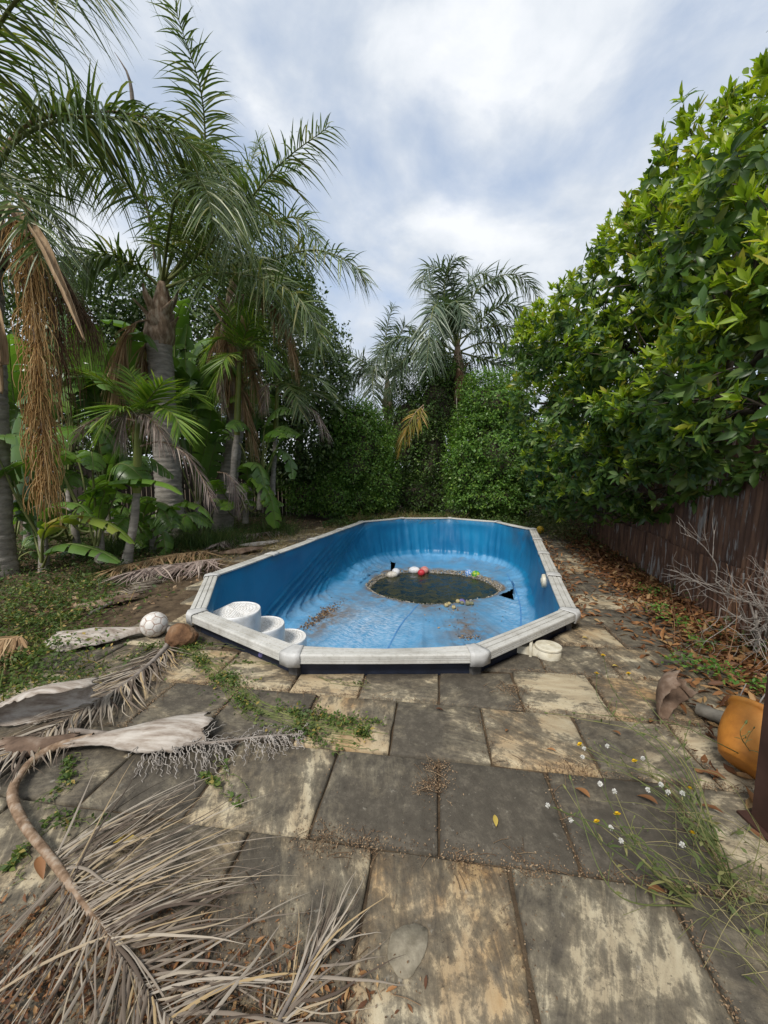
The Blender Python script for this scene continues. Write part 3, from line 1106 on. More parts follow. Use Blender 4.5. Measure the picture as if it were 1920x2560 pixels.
def sweep(stations, prof):
    """stations: list of (point xy, inward unit xy*scale, dz-func); prof list of (inward, z)"""
    V = []
    for (p, n, fz) in stations:
        for (o_, z) in prof:
            V.append((p[0] + n[0] * o_, p[1] + n[1] * o_, z + fz(o_)))
    m = len(prof)
    idx = np.arange(len(V)).reshape(len(stations), m)
    F = np.stack([idx[:-1, :-1], idx[1:, :-1], idx[1:, 1:], idx[:-1, 1:]], -1).reshape(-1, 4)
    return A(V), F


RAIL = [(0.012, 0.166), (0.0, 0.166), (0.0, 0.190), (0.005, 0.194), (0.0, 0.198), (0.0, 0.214), (0.005, 0.218), (0.0, 0.222), (0.0, 0.252), (0.004, 0.263), (0.014, 0.268),
        (0.044, 0.270), (0.046, 0.256), (0.053, 0.256), (0.055, 0.271), (0.096, 0.272), (0.098, 0.257), (0.105, 0.257), (0.107, 0.272), (0.142, 0.269), (0.150, 0.262), (0.150, 0.236), (0.135, 0.232)]
CAP = [(0.004, 0.146), (-0.007, 0.146), (-0.008, 0.255), (-0.003, 0.272), (0.012, 0.278), (0.075, 0.280), (0.140, 0.278), (0.154, 0.270), (0.157, 0.232)]


def make_pool():
    n = len(OVAL)
    inner = inset(OVAL, 0.15)
    global RAIL, CAP
    RAIL = [(o_, 0.182 - (0.272 - z) * 0.66) for o_, z in RAIL]
    CAP = [(o_ * 0.97 + 0.002, 0.186 - (0.280 - z) * 0.66) for o_, z in CAP]
    rr = np.random.default_rng(4)
    for i in range(n):
        a, b = OVAL[i], OVAL[(i + 1) % n]
        ma, mb_ = (inner[i] - a) / 0.15, (inner[(i + 1) % n] - b) / 0.15
        t = unit(b - a)
        L = np.linalg.norm(b - a)
        front = i in (2,)
        dz = rr.normal(0, 0.003)
        st = []
        for f in (0.03, 0.25, 0.5, 0.75, 0.97):
            p = a + (b - a) * f
            nv = ma + (mb_ - ma) * f
            droop = (0.022 if front else 0.006) * math.sin(PI * f)
            st.append((p, nv, lambda o_, d=droop, z=dz: z - d * o_ / 0.15 - d * 0.2))
        V, F = sweep(st, RAIL)
        r = MB().add(V, F).build('top_rail', 'rail', POOL, local=True, smooth=False)
        for side_ in (0, 1):
            pass
    for i in range(n):
        a, b, c = OVAL[i - 1], OVAL[i], OVAL[(i + 1) % n]
        t1, t2 = unit(b - a), unit(c - b)
        n1, n2 = A([-t1[1], t1[0]]), A([-t2[1], t2[0]])
        m = (inner[i] - b) / 0.15
        z0 = lambda o_: 0.0
        w = 0.085
        st = [(b - t1 * w + n1 * 0, n1, z0), (b - t1 * w * 0.55, n1 * 0.5 + m * 0.5, z0), (b, m, z0), (b + t2 * w * 0.55, n2 * 0.5 + m * 0.5, z0), (b + t2 * w, n2, z0)]
        V, F = sweep(st, CAP)
        cap = MB().add(V, F).build('rail_cap', 'rail_cap', POOL, local=True)
        sm = cap.modifiers.new('thickness', 'SOLIDIFY')
        sm.thickness = 0.007
        sm.offset = 1
        # the short steel upright under each joint
        up = MB()
        out = -m / np.linalg.norm(m)
        q = b + m * 0.075
        tx = A([-out[1], out[0]])
        V = []
        for z in (-0.01, 0.13):
            for (e, f) in ((-0.045, -0.02), (0.045, -0.02), (0.035, 0.02), (-0.035, 0.02)):
                V.append((*(q + tx * e + out * f), z))
        up.add(V, [(0, 1, 2, 3), (7, 6, 5, 4), (0, 4, 5, 1), (1, 5, 6, 2), (2, 6, 7, 3), (3, 7, 4, 0)])
        up.build('upright', 'galvanised', POOL, smooth=False, local=True)
    # outer wall
    N = 210
    w = resample(inset(OVAL, 0.085), N)
    rows = []
    for z, o_ in ((-0.05, 0.0), (0.01, 0.004), (0.04, -0.004), (0.09, 0.003), (0.15, 0.0)):
        rows.append(np.column_stack([w * (1 + o_ * 0.25), np.full(N, z)]))
    V = np.concatenate(rows)
    V[:, :2] += unit(V[:, :2]) * (0.006 * snoise(V * A([3, 3, 1.]), 4, 1.6))[:, None]
    idx = np.arange(len(V)).reshape(5, N)
    F = np.stack([idx[:-1], np.roll(idx, -1, 1)[:-1], np.roll(idx, -1, 1)[1:], idx[1:]], -1).reshape(-1, 4)
    MB().add(V, F).build('outer_wall', 'dark_skirt', POOL, local=True)

    # ---- liner
    N = 520
    top = resample(inset(OVAL, 0.128), N)
    sm = top.copy()
    k = 25
    pad = np.vstack([top[-k:], top, top[:k]])
    ker = np.ones(2 * k + 1) / (2 * k + 1)
    sm = np.stack([np.convolve(pad[:, i], ker, 'valid') for i in (0, 1)], 1)
    hc, hr = A([0.0, 1.44]), A([1.38, 1.27])
    ang = np.arctan2((sm[:, 1] - hc[1]) / hr[1], (sm[:, 0] - hc[0]) / hr[0])
    hole = hc + np.stack([np.cos(ang) * hr[0], np.sin(ang) * hr[1]], 1) * (1 + 0.035 * np.sin(2 * ang + 0.4) + 0.030 * np.sin(3 * ang + 1) + 0.018 * np.sin(5 * ang + 2) + 0.012 * np.sin(11 * ang))[:, None]
    left = np.clip(-sm[:, 0] / 1.6, 0, 1) ** 1.5
    # slack drape along the left wall and the near corners
    slack = 0.12 + 0.22 * left * np.exp(-((sm[:, 1] - 1.4) / 1.5) ** 2) + 0.06 * np.clip(-sm[:, 1] / 3, 0, 1)

    def toward(f):
        return sm + (hole - sm) * f[:, None] if np.ndim(f) else sm + (hole - sm) * f

    one = np.ones(N)
    dist = np.linalg.norm(hole - sm, axis=1)
    keys = [(top, 0.158 * one), (top * 0.5 + sm * 0.5, -0.06 * one), (toward(slack * 0.10 / dist), -0.42 * one), (toward(slack * 0.40 / dist), -0.70 * one),
            (toward(np.clip((slack + 0.06) / dist, 0, 0.7)), -0.835 * one), (toward(np.clip((slack + 0.36) / dist, 0, 0.8)), -0.885 * one), (toward(0.86 * one), -0.905 * one), (toward(0.985 * one), -0.925 * one),
            (hc + (hole - hc) * 0.965, -0.97 * one), (hc + (hole - hc) * 0.90, -1.08 * one), (hc + (hole - hc) * 0.75, -1.30 * one), (hc + (hole - hc) * 0.2, -1.36 * one)]
    K = np.stack([np.column_stack([p, z]) for p, z in keys])          # (12,N,3)
    R = 110
    tk = np.linspace(0, 1, len(keys))
    tk = np.array([0, .10, .22, .33, .42, .52, .68, .76, .80, .86, .93, 1.0])
    tt = np.linspace(0, 1, R)
    # smooth interpolation between the key rings
    rows = np.empty((R, N, 3))
    Kp = np.concatenate([2 * K[:1] - K[1:2], K, 2 * K[-1:] - K[-2:-1]])
    for i, t in enumerate(tt):
        j = min(np.searchsorted(tk, t, 'right') - 1, len(tk) - 2)
        f = (t - tk[j]) / (tk[j + 1] - tk[j])
        a, b, c, d = Kp[j], Kp[j + 1], Kp[j + 2], Kp[j + 3]
        rows[i] = (b * (1 - f) + c * f) * 0.55 + 0.225 * (2 * b + (c - a) * f + (2 * a - 5 * b + 4 * c - d) * f ** 2 + (3 * b - a - 3 * c + d) * f ** 3)
    # wrinkles
    nrm = np.cross(np.gradient(rows, axis=1), np.gradient(rows, axis=0))
    nrm = unit(nrm)
    s_per = np.arange(N) / N * 26.6
    X = rows[..., 0]
    Y = rows[..., 1]
    Z = rows[..., 2]
    tcol = tt[:, None]
    bell = lambda v, c, w: np.exp(-((v - c) / w) ** 2)
    m_left = bell(Y, 1.6, 1.2) * np.clip(-X - 0.2, 0, 1) * bell(tcol, 0.40, 0.2)
    m_far = np.clip((Y - 2.2) / 1.5, 0, 1) * bell(tcol, 0.30, 0.22)
    m_near = np.clip((-Y - 0.2) / 2, 0, 1) * bell(tcol, 0.55, 0.2)
    m_right = np.clip((X - 0.7), 0, 1) * bell(Y, 1.3, 1.6) * bell(tcol, 0.45, 0.2)
    ph = s_per[None, :]
    ridge = lambda q: (1 - np.abs(np.sin(q))) ** 2.2
    w_ = m_left * (0.085 * ridge(ph * 5.2 + tcol * 10 + 0.7 * np.sin(ph * 2.3)) ** 1.5 + 0.05 * ridge(ph * 11.3 + tcol * 13 + np.sin(ph * 3.1)) ** 1.5 + 0.02 * ridge(ph * 23 + tcol * 17))
    w_ += m_far * (0.012 * np.sin(ph * 21 + np.sin(ph * 3) * 2) + 0.034 * ridge(ph * 8.5 + tcol * 4 + np.sin(ph * 1.7)) + 0.02 * ridge(ph * 17.5 + tcol * 3))
    w_ += m_near * (0.045 * ridge(ph * 3.1 + tcol * 14) ** 1.6 + 0.03 * ridge(ph * 6.3 + tcol * 19 + np.sin(ph)) ** 1.6 + 0.010 * np.sin(ph * 9 + tcol * 22))
    w_ += m_right * (0.045 * ridge(ph * 4.4 - tcol * 8) ** 1.4 + 0.02 * ridge(ph * 10.4 - tcol * 6))
    # long diagonal folds where the left wall's liner has slipped
    dd = 0.1 - Z
    q_ = Y + 3.3 * dd
    m_diag = np.clip((-X - 1.35) / 0.3, 0, 1) * np.clip((q_ - 0.5) / 0.3, 0, 1) * np.clip((3.3 - q_) / 0.6, 0, 1) * np.clip(dd / 0.25, 0, 1) * np.clip((1.12 - dd) / 0.12, 0, 1) * (tcol < 0.6)
    w_ += m_diag * (0.055 * ridge(9.2 * q_ + 1.1 * np.sin(2.1 * q_)) ** 1.3 + 0.022 * ridge(21 * q_ + 2 * np.sin(1.3 * q_)))
    pts = rows.reshape(-1, 3)
    w_ += (0.010 * snoise(pts, 12, 2.6, 4) * np.repeat(np.clip(tt * 5, 0, 1), N)).reshape(R, N)
    # the liner pulls away below the rail in swags
    swag = 0.035 * bell(tcol, 0.05, 0.05) * (0.5 + 0.5 * np.sin(ph * 2.1))
    w_ += swag
    w_[tt > 0.79] *= 0.5
    sgn = np.sign((nrm[R // 3, :, 2]).mean())
    rows = rows + nrm * sgn * w_[..., None]
    V = rows.reshape(-1, 3)
    idx = np.arange(R * N).reshape(R, N)
    F = np.stack([idx[:-1], idx[1:], np.roll(idx, -1, 1)[1:], np.roll(idx, -1, 1)[:-1]], -1).reshape(-1, 4)
    # two tears
    ce = V[F].mean(1)
    t1 = (ce[:, 0] > 1.40) & (ce[:, 0] < 1.66) & (ce[:, 1] < 1.02 + 1.1 * (ce[:, 0] - 1.40)) & (ce[:, 1] > 0.98 - 1.1 * (ce[:, 0] - 1.40)) & (ce[:, 2] > -0.96)
    t2 = (np.abs(ce[:, 0] + 1.13 + 0.25 * (ce[:, 1] - 2.3)) < 0.03 + 0.05 * (ce[:, 1] - 2.0)) & (ce[:, 1] > 2.05) & (ce[:, 1] < 2.8) & (ce[:, 2] > -0.96)
    F = F[~(t1 | t2)]
    o = MB().add(V, F).build('liner', 'liner', POOL, local=True)
    me = o.data
    tv = np.repeat(tt, N)
    # bleached floor with a wavy waterline, mud smears, grime under the rail
    fl = 1 / (1 + np.exp(-(tv - 0.375 - 0.025 * np.sin(np.tile(s_per, R) * 1.1 + 1) - 0.03 * snoise(V, 6, 1.5)) * 150))
    fl *= (tv < 0.79)
    mud = 0.9 * np.exp(-(((V[:, 0] + 1.18) * 0.95) / 0.22) ** 2) * np.exp(-((V[:, 1] + 1.3) / 0.95) ** 2) * (tv > 0.4)
    mud += 0.8 * np.exp(-((V[:, 0] - 0.95) / 0.30) ** 2) * np.exp(-((V[:, 1] + 0.7) / 0.6) ** 2) * (tv > 0.4)
    mud += 1.2 * (tv > 0.745) + 0.8 * np.exp(-((tv - 0.75) / 0.045) ** 2) + 0.45 * (tv > 0.42) * np.clip(snoise(V, 77, 1.4) + 0.2, 0, 1)
    rim = np.exp(-(tv / 0.05) ** 2) * (0.5 + 0.5 * np.clip(snoise(V, 8, 0.9) + 0.4, 0, 1))
    rim += 0.9 * np.exp(-((V[:, 0] - 1.95) / 0.35) ** 2) * np.exp(-((V[:, 1] - 2.9) / 1.1) ** 2) * np.exp(-((tv - 0.1) / 0.1) ** 2)
    scf = np.exp(-((V[:, 0] + 0.55) / 0.75) ** 2 - ((V[:, 1] + 1.1) / 1.0) ** 2) + 0.5 * np.exp(-((V[:, 0] - 1.6) / 0.3) ** 2 - ((V[:, 1] - 0.2) / 1.0) ** 2)
    for nm, val in (('scuff', scf), ('bleach', fl), ('mud', mud), ('rimdirt', rim)):
        at = me.attributes.new(nm, 'FLOAT', 'POINT')
        at.data.foreach_set('value', np.clip(val, 0, 1).astype(np.float32))
    # torn flap standing up above the larger tear
    u, v = np.meshgrid(np.linspace(0, 1, 9), np.linspace(0, 1, 9))
    fx = 1.66 + 0.10 * v - 0.05 * np.sin(PI * u) * v - 0.10 * v ** 2
    fy = 0.75 + 0.70 * u * (1 - 0.45 * v) + 0.12 * v
    fz = -0.885 + 0.26 * v * (0.55 + 0.45 * np.sin(PI * (u * 0.8 + 0.1))) + 0.02 * np.sin(u * 9)
    i2 = np.arange(81).reshape(9, 9)
    flap = MB().add(np.column_stack([fx.ravel(), fy.ravel(), fz.ravel()]), np.stack([i2[:-1, :-1], i2[:-1, 1:], i2[1:, 1:], i2[1:, :-1]], -1).reshape(-1, 4)).build('liner_flap', 'liner_pale', POOL, local=True)
    # welded seams of the liner
    for pts in (((0.02, 0.16), (-0.03, -0.97), (0.0, -1.6), (0.05, -2.3)), ((1.55, 2.5), (1.67, 1.55), (1.76, 0.38), (1.74, -0.74))):
        C = curve([(*p, 0) for p in pts], 60)
        t = unit(np.gradient(C, axis=0))
        sd = np.stack([-t[:, 1], t[:, 0], np.zeros(60)], 1) * 0.011
        rows2 = []
        for k_ in (-1, 1):
            R_ = C + sd * k_
            R_[:, 2] = [o.ray_cast(Vector((q[0], q[1], 1.0)), Vector((0, 0, -1)))[1].z + 0.004 for q in R_]
            rows2.append(R_)
        V2 = np.concatenate(rows2)
        i2 = np.arange(120).reshape(2, 60)
        F2 = np.stack([i2[0, :-1], i2[0, 1:], i2[1, 1:], i2[1, :-1]], -1)
        MB().add(V2, F2).build('liner_seam', 'liner_weld', POOL, local=True)
    # gravelly shelf round the water
    pr = np.random.default_rng(9)
    np_ = 2600
    a = pr.uniform(0, 2 * PI, np_)
    f = 0.99 - 0.075 * pr.random(np_) ** 1.0 + 0.03 * np.sin(a * 2 + 0.6) * pr.random(np_)
    P = np.column_stack([hc[0] + np.cos(a) * hr[0] * f * (1 + 0.035 * np.sin(2 * a + 0.4) + 0.030 * np.sin(3 * a + 1) + 0.018 * np.sin(5 * a + 2) + 0.012 * np.sin(11 * a)), hc[1] + np.sin(a) * hr[1] * f * (1 + 0.035 * np.sin(2 * a + 0.4) + 0.030 * np.sin(3 * a + 1) + 0.018 * np.sin(5 * a + 2) + 0.012 * np.sin(11 * a)), np.interp(f, [0.90, 0.965, 0.99], [-1.075, -0.965, -0.925])])
    V0, F0, _ = ico(0)
    mb = MB()
    S = pr.uniform(0.008, 0.024, np_)
    X = V0[None] * S[:, None, None] * pr.uniform(0.6, 1.1, (np_, 1, 3)) + P[:, None]
    mb.add(X.reshape(-1, 3), (F0[None] + (np.arange(np_) * len(V0))[:, None, None]).reshape(-1, 3))
    tag(mb.build('gravel_shelf', 'pebble', POOL, local=True), kind='stuff')
    # wall return fitting
    q = A([1.985, -1.0, -0.01])
    mb = MB()
    M = Matrix.Rotation(-PI / 2, 3, 'Y')
    lathe(mb, [(0.001, 0.03), (0.035, 0.032), (0.04, 0.024), (0.06, 0.022), (0.09, 0.016), (0.094, 0.0), (0.094, -0.05)], 28, q, M)
    mb.build('return_fitting', 'cream_plastic', POOL, local=True)


make_pool()


def P2W(x, y, z):
    w = pool_to_world(A([x, y]))
    return (float(w[0]), float(w[1]), z)


def make_water():
    a = np.linspace(0, 2 * PI, 96, endpoint=False)
    w = pool_to_world(np.stack([0.0 + np.cos(a) * 1.42, 1.44 + np.sin(a) * 1.25], 1))
    c = P2W(0.0, 1.44, -1.0)
    V = np.vstack([np.column_stack([w, np.full(96, -1.0)]), c])
    F = [(i, (i + 1) % 96, 96) for i in range(96)]
    tag(MB().add(V, F).build('water', 'stagnant_water'), kind='structure')


make_water()


def liner_z(x, y):
    """height of the liner under pool-frame point, from above"""
    o = [c for c in POOL.children if c.name.startswith('liner')][0]
    ok, loc, nrm, _ = o.ray_cast(Vector((x, y, 1.0)), Vector((0, 0, -1)))
    return (loc.z, nrm) if ok else (-0.9, Vector((0, 0, 1)))


# ------------------------------------------------------------------ moulded drum steps in the pool corner
def make_steps():
    base = P2W(-1.28, -3.1, -0.9)
    root = thing('pool_steps', base, 'white moulded three-tier drum steps in the near pool corner', 'steps')
    root.rotation_euler = (0, 0, 0)
    tiers = [(A(P2W(-1.30, -3.21, 0)), 0.265, 0.0), (A(P2W(-1.16, -2.94, 0)), 0.25, -0.25), (A(P2W(-1.03, -2.68, 0)), 0.255, -0.5)]
    for (c, r_, z) in tiers:
        mb = MB()
        a = np.linspace(0, 2 * PI, 48, endpoint=False)
        ring = np.stack([np.cos(a), np.sin(a)], 1)
        if r_ > 0.24:                                   # the top drum has a flat back against the wall
            d = unit(A([-0.93, 0.36]))
            t = ring @ d
            ring = ring - np.clip(t - 0.72, 0, 1)[:, None] * d
        prof = [(1.03, -0.9), (1.0, z - 0.03), (0.995, z - 0.008), (0.975, z), (0.93, z), (0.92, z - 0.006)]
        V = np.concatenate([np.column_stack([c[:2] + ring * r_ * s_, np.full(48, zz)]) for s_, zz in prof])
        idx = np.arange(len(V)).reshape(len(prof), 48)
        F = np.stack([idx[:-1], np.roll(idx, -1, 1)[:-1], np.roll(idx, -1, 1)[1:], idx[1:]], -1).reshape(-1, 4)
        drum = mb.add(V, F).build('step', 'white_plastic', root)
        # tread with a moulded non-slip grid
        g = MB()
        n = 45
        q = np.linspace(-1, 1, n)
        gx, gy = np.meshgrid(q, q)
        rad = np.maximum(np.hypot(gx, gy), 1e-6)
        sq = np.maximum(np.abs(gx), np.abs(gy)) / rad
        dx, dy = gx * sq * 0.92, gy * sq * 0.92
        if r_ > 0.24:
            t = dx * d[0] + dy * d[1]
            ov = np.clip(t - 0.665, 0, 1)
            dx, dy = dx - ov * d[0], dy - ov * d[1]
        h = 0.008 * (((np.arange(n)[:, None] % 3) != 0) & ((np.arange(n)[None, :] % 3) != 0))
        h = h * (np.hypot(dx, dy) < 0.86)
        V = np.column_stack([(c[0] + dx * r_).ravel(), (c[1] + dy * r_).ravel(), (z - 0.007 + h).ravel()])
        idx = np.arange(n * n).reshape(n, n)
        F = np.stack([idx[:-1, :-1], idx[:-1, 1:], idx[1:, 1:], idx[1:, :-1]], -1).reshape(-1, 4)
        g.add(V, F).build('tread', 'tread_plastic', drum, smooth=False)


make_steps()


# ------------------------------------------------------------------ iron fence on the right
def make_fence():
    root = thing('iron_fence', (*FENCE_A, 0), 'rusty brown corrugated iron fence along the path, under the leafy tree', 'fence')
    rr = np.random.default_rng(3)
    nrm = A([-FENCE_D[1], FENCE_D[0]])          # toward the path
    pitch, amp = 0.076, 0.0125
    k = 0
    s = -2.6
    while s < 10.5:
        w = 0.762
        for tier in (0, 1):
            z0, z1 = (-0.03, 0.62 + rr.normal(0, 0.008)) if tier == 0 else (0.56, 1.92 + rr.normal(0, 0.012))
            off = 0.030 if tier == 0 else 0.0
            lean = (0.0 if tier == 0 else -0.035) + rr.normal(0, 0.006)
            u = np.linspace(0, w, 61)
            zz = np.linspace(z0, z1, 4)
            y = amp * np.cos((s + u) / pitch * 2 * PI)
            V = []
            for z in zz:
                o_ = off + y + lean * (z - z0) / 1.3 + 0.003 * (k % 2) + 0.006 * np.sin(u * 4 + z * 3 + k)
                p = FENCE_A + np.outer(s + u, FENCE_D) + np.outer(o_, nrm)
                V.append(np.column_stack([p, np.full(61, z + rr.normal(0, 0.002))]))
            V = np.concatenate(V)
            idx = np.arange(4 * 61).reshape(4, 61)
            F = np.stack([idx[:-1, :-1], idx[:-1, 1:], idx[1:, 1:], idx[1:, :-1]], -1).reshape(-1, 4)
            MB().add(V, F).build('iron_sheet', 'fence_iron', root)
        s += w - 0.04
        k += 1
    for z in (0.5, 1.5):
        mb = MB()
        a, b = FENCE_A - FENCE_D * 2.6 - nrm * 0.05, FENCE_A + FENCE_D * 10.5 - nrm * 0.05
        tube(mb, [(*a, z), (*((a + b) / 2), z), (*b, z)], [0.03] * 3, 4)
        mb.build('fence_rail', 'branch_bark', root)


make_fence()


def make_paling_fence():
    root = thing('paling_fence', (-5.5, 12.6, 0), 'dark timber paling fence in shade behind the palms', 'fence')
    rr = np.random.default_rng(8)
    a, b = A([-8.6, 10.6]), A([-1.2, 13.9])
    d = unit(b - a)
    n = A([d[1], -d[0]])
    L = np.linalg.norm(b - a)
    x = 0.0
    while x < L:
        w = 0.11
        h = 1.75 + rr.normal(0, 0.02)
        p0, p1 = a + d * x, a + d * (x + w)
        o_ = rr.normal(0, 0.004)
        V = []
        for z, ins in ((-0.03, 0), (h - 0.05, 0), (h, 0.035)):
            for q, sg in ((p0, 1), (p1, -1)):
                for t in (0.0, 0.014):
                    V.append((*(q + d * ins * sg + n * (t + o_)), z))
        V = A(V)
        F = []
        for r in (0, 4):
            i = r
            F += [(i, i + 2, i + 6, i + 4), (i + 1, i + 5, i + 7, i + 3), (i, i + 4, i + 5, i + 1), (i + 2, i + 3, i + 7, i + 6)]
        F += [(8, 10, 11, 9)]
        MB().add(V, F).build('paling', 'fence_board', root, smooth=False)
        x += w + 0.016
    for z in (0.35, 1.4):
        tube_mb = MB()
        tube(tube_mb, [(*(a - n * 0.035), z), (*((a + b) / 2 - n * 0.035), z), (*(b - n * 0.035), z)], [0.035] * 3, 4)
        tube_mb.build('fence_rail', 'fence_board', root)


make_paling_fence()


# ------------------------------------------------------------------ post at the right edge
def make_post():
    p = (1.632, 1.47)
    root = thing('verandah_post', (*p, 0), 'dark brown painted steel post at the right edge', 'post')
    mb = MB()
    h = 0.045
    prof = [(-h, -h + .006), (-h + .006, -h), (h - .006, -h), (h, -h + .006), (h, h - .006), (h - .006, h), (-h + .006, h), (-h, h - .006)]
    zs = [0.006, 0.8, 1.6, 2.7]
    V = A([(p[0] + x, p[1] + y, z) for z in zs for x, y in prof])
    idx = np.arange(32).reshape(4, 8)
    F = np.stack([idx[:-1], np.roll(idx, -1, 1)[:-1], np.roll(idx, -1, 1)[1:], idx[1:]], -1).reshape(-1, 4)
    mb.add(V, F).build('shaft', 'post_paint', root, smooth=False)
    pl = MB()
    box(pl, (p[0] - 0.075, p[1] - 0.075, -0.004), (p[0] + 0.075, p[1] + 0.075, 0.008))
    pl.build('base_plate', 'post_paint', root, smooth=False)


make_post()


# ------------------------------------------------------------------ balls
def ball(name, c, r_, mat, label, cat='ball', panels=None, seam=0.02, squash=(1, 1, 1), rot=(0, 0, 0), dots=None, group=None):
    V, F, (iv, jf) = ico(5 if panels or dots else 3)
    if c[2] < -0.5:
        r_ *= 1.13
    R = np.asarray(Matrix.Rotation(rot[2], 3, 'Z') @ Matrix.Rotation(rot[0], 3, 'X'))
    W_ = V.copy()
    root = None
    if panels:
        cen = np.vstack([iv, unit(iv[jf].mean(1))])
        bias = np.concatenate([np.zeros(12) - 0.012, np.zeros(20)])
        d = V @ cen.T + bias
        s_ = np.sort(d, 1)
        gapd = s_[:, -1] - s_[:, -2]
        W_ = V * (1 - seam * np.exp(-(gapd / 0.012) ** 2))[:, None]
        inside = gapd > 0.017
    if dots:
        cen = unit(np.vstack([iv, iv[jf].mean(1)]))
        d = np.arccos(np.clip((V @ cen.T).max(1), -1, 1))
        inside = (d < 0.24) & ~(d < 0.11)
    W_ = (W_ * A(squash) * r_) @ R.T + A(c)
    if panels or dots:
        fin = inside[F].all(1)
        root = thing(name, c, label, cat, group)
        m2 = MB().add(W_, F[~fin])
        m1 = MB().add(W_ + unit(W_ - A(c)) * (0.0004 if dots else 0), F[fin])
        if panels:
            m1.build('panels', mat, root)
            m2.build('seams', panels, root)
        else:
            m2.build('skin', mat, root)
            m1.build('rings', dots, root)
        return root
    o = MB().add(W_, F).build(name, mat, None, loc=c)
    return tag(o, label, cat, group)


def at_water(g, r_):
    return (g[0], g[1], -1.0 + r_ * 0.62)


ball('football', (-2.087, 3.36, 0.108), 0.112, 'ball_white', 'weathered white football with hexagon panels lying on the paving beside the brown rock', panels='ball_seam', seam=0.03, rot=(0.4, 0, 0.8))
ball('rugby_ball', at_water((0.191, 8.851, -0.955), 0.075), 0.078, 'ball_cream', 'cream rugby ball afloat beside the plain white ball', squash=(1.5, 1, 0.95), rot=(0, 0, 0.15))
ball('volleyball', at_water((0.284, 9.025, -0.935), 0.1), 0.088, 'ball_pale', 'plain white volleyball floating at the far left of the water', panels='ball_pale', seam=0.012)
ball('rugby_ball', at_water((0.745, 9.235, -0.945), 0.085), 0.085, 'ball_pale', 'white rugby ball afloat beside the pink and red balls', squash=(1.45, 1, 0.98), rot=(0, 0, -0.1))
ball('play_ball', at_water((0.992, 9.203, -0.925), 0.095), 0.092, 'ball_pink', 'faded pink ball touching the smaller red ball at the far edge')
ball('play_ball', at_water((0.895, 9.02, -0.945), 0.08), 0.076, 'ball_red', 'bright red ball floating in front of the pink ball')
ball('dotted_ball', at_water((2.023, 8.942, -0.935), 0.09), 0.088, 'ball_blue', 'blue ball with white rings floating on the water', dots='ball_dot')
ball('play_ball', at_water((2.159, 8.819, -0.935), 0.09), 0.090, 'ball_green', 'green and yellow marbled ball beside the blue ringed ball')
ball('play_ball', at_water((1.464, 6.99, -0.955), 0.06), 0.058, 'ball_purple', 'purple ball among small tan balls at the near water edge')
for i, (q, m, r_, lab) in enumerate((((1.107, 6.61, -0.915), 'ball_tan', 0.033, 'leftmost small tan ball on the liner at the near water edge'),
                                     ((1.173, 6.709, -0.925), 'ball_tan', 0.030, 'small tan ball touching the leftmost one at the water edge'),
                                     ((1.217, 6.492, -0.905), 'ball_tan', 0.032, 'small tan ball on the liner, nearest below the water'),
                                     ((1.356, 6.833, -0.935), 'ball_tan', 0.036, 'pale tan ball touching the purple ball'),
                                     ((1.411, 6.733, -0.925), 'ball_moss', 0.032, 'small mossy dark ball in front of the purple ball'),
                                     ((1.509, 6.681, -0.915), 'ball_moss', 0.040, 'larger mossy ball right of the purple ball'),
                                     ((1.575, 6.681, -0.915), 'ball_moss', 0.034, 'rightmost small mossy ball at the near water edge'))):
    lx = world_to_pool(A(q[:2]))
    z = max(liner_z(*lx)[0], -1.0)
    ball('small_ball', (q[0], q[1], z + r_ * 0.93), r_, m, lab, group='small balls at the water edge')
ball('small_ball', (-0.985, 2.955, 0.026), 0.028, 'ball_purple', 'little purple ball on the paving under the near top rail')
ball('beach_ball', (3.74, 9.10, 0.085), 0.09, 'ball_yellow', 'yellow ball on the ground beyond the far pool corner')


# ------------------------------------------------------------------ rock, skimmer, pot
def make_rock():
    V, F, _ = ico(4)
    W_ = V * A([0.118, 0.090, 0.098])
    W_ = W_ * (1 + 0.16 * snoise(V, 31, 1.1, 2) + 0.05 * snoise(V, 32, 3.0, 3))[:, None]
    for n_ in (A([0.3, -0.8, 0.5]), A([-0.7, -0.3, 0.6]), A([0.8, 0.2, 0.5]), A([0, 0.1, -1.])):
        n_ = unit(n_)
        t = W_ @ n_
        W_ = W_ - np.clip(t - np.quantile(t, 0.88), 0, 1)[:, None] * n_ * 0.7
    R = np.asarray(Matrix.Rotation(0.25, 3, 'Z') @ Matrix.Rotation(-0.2, 3, 'Y'))
    W_ = W_ @ R.T
    W_[:, 2] -= W_[:, 2].min() + 0.004
    W_ += A([-1.735, 3.15, 0])
    tag(MB().add(W_, F).build('rock', 'rock', None, loc=(-1.735, 3.15, 0)), 'rounded red-brown rock under the left pool corner', 'rock')


make_rock()


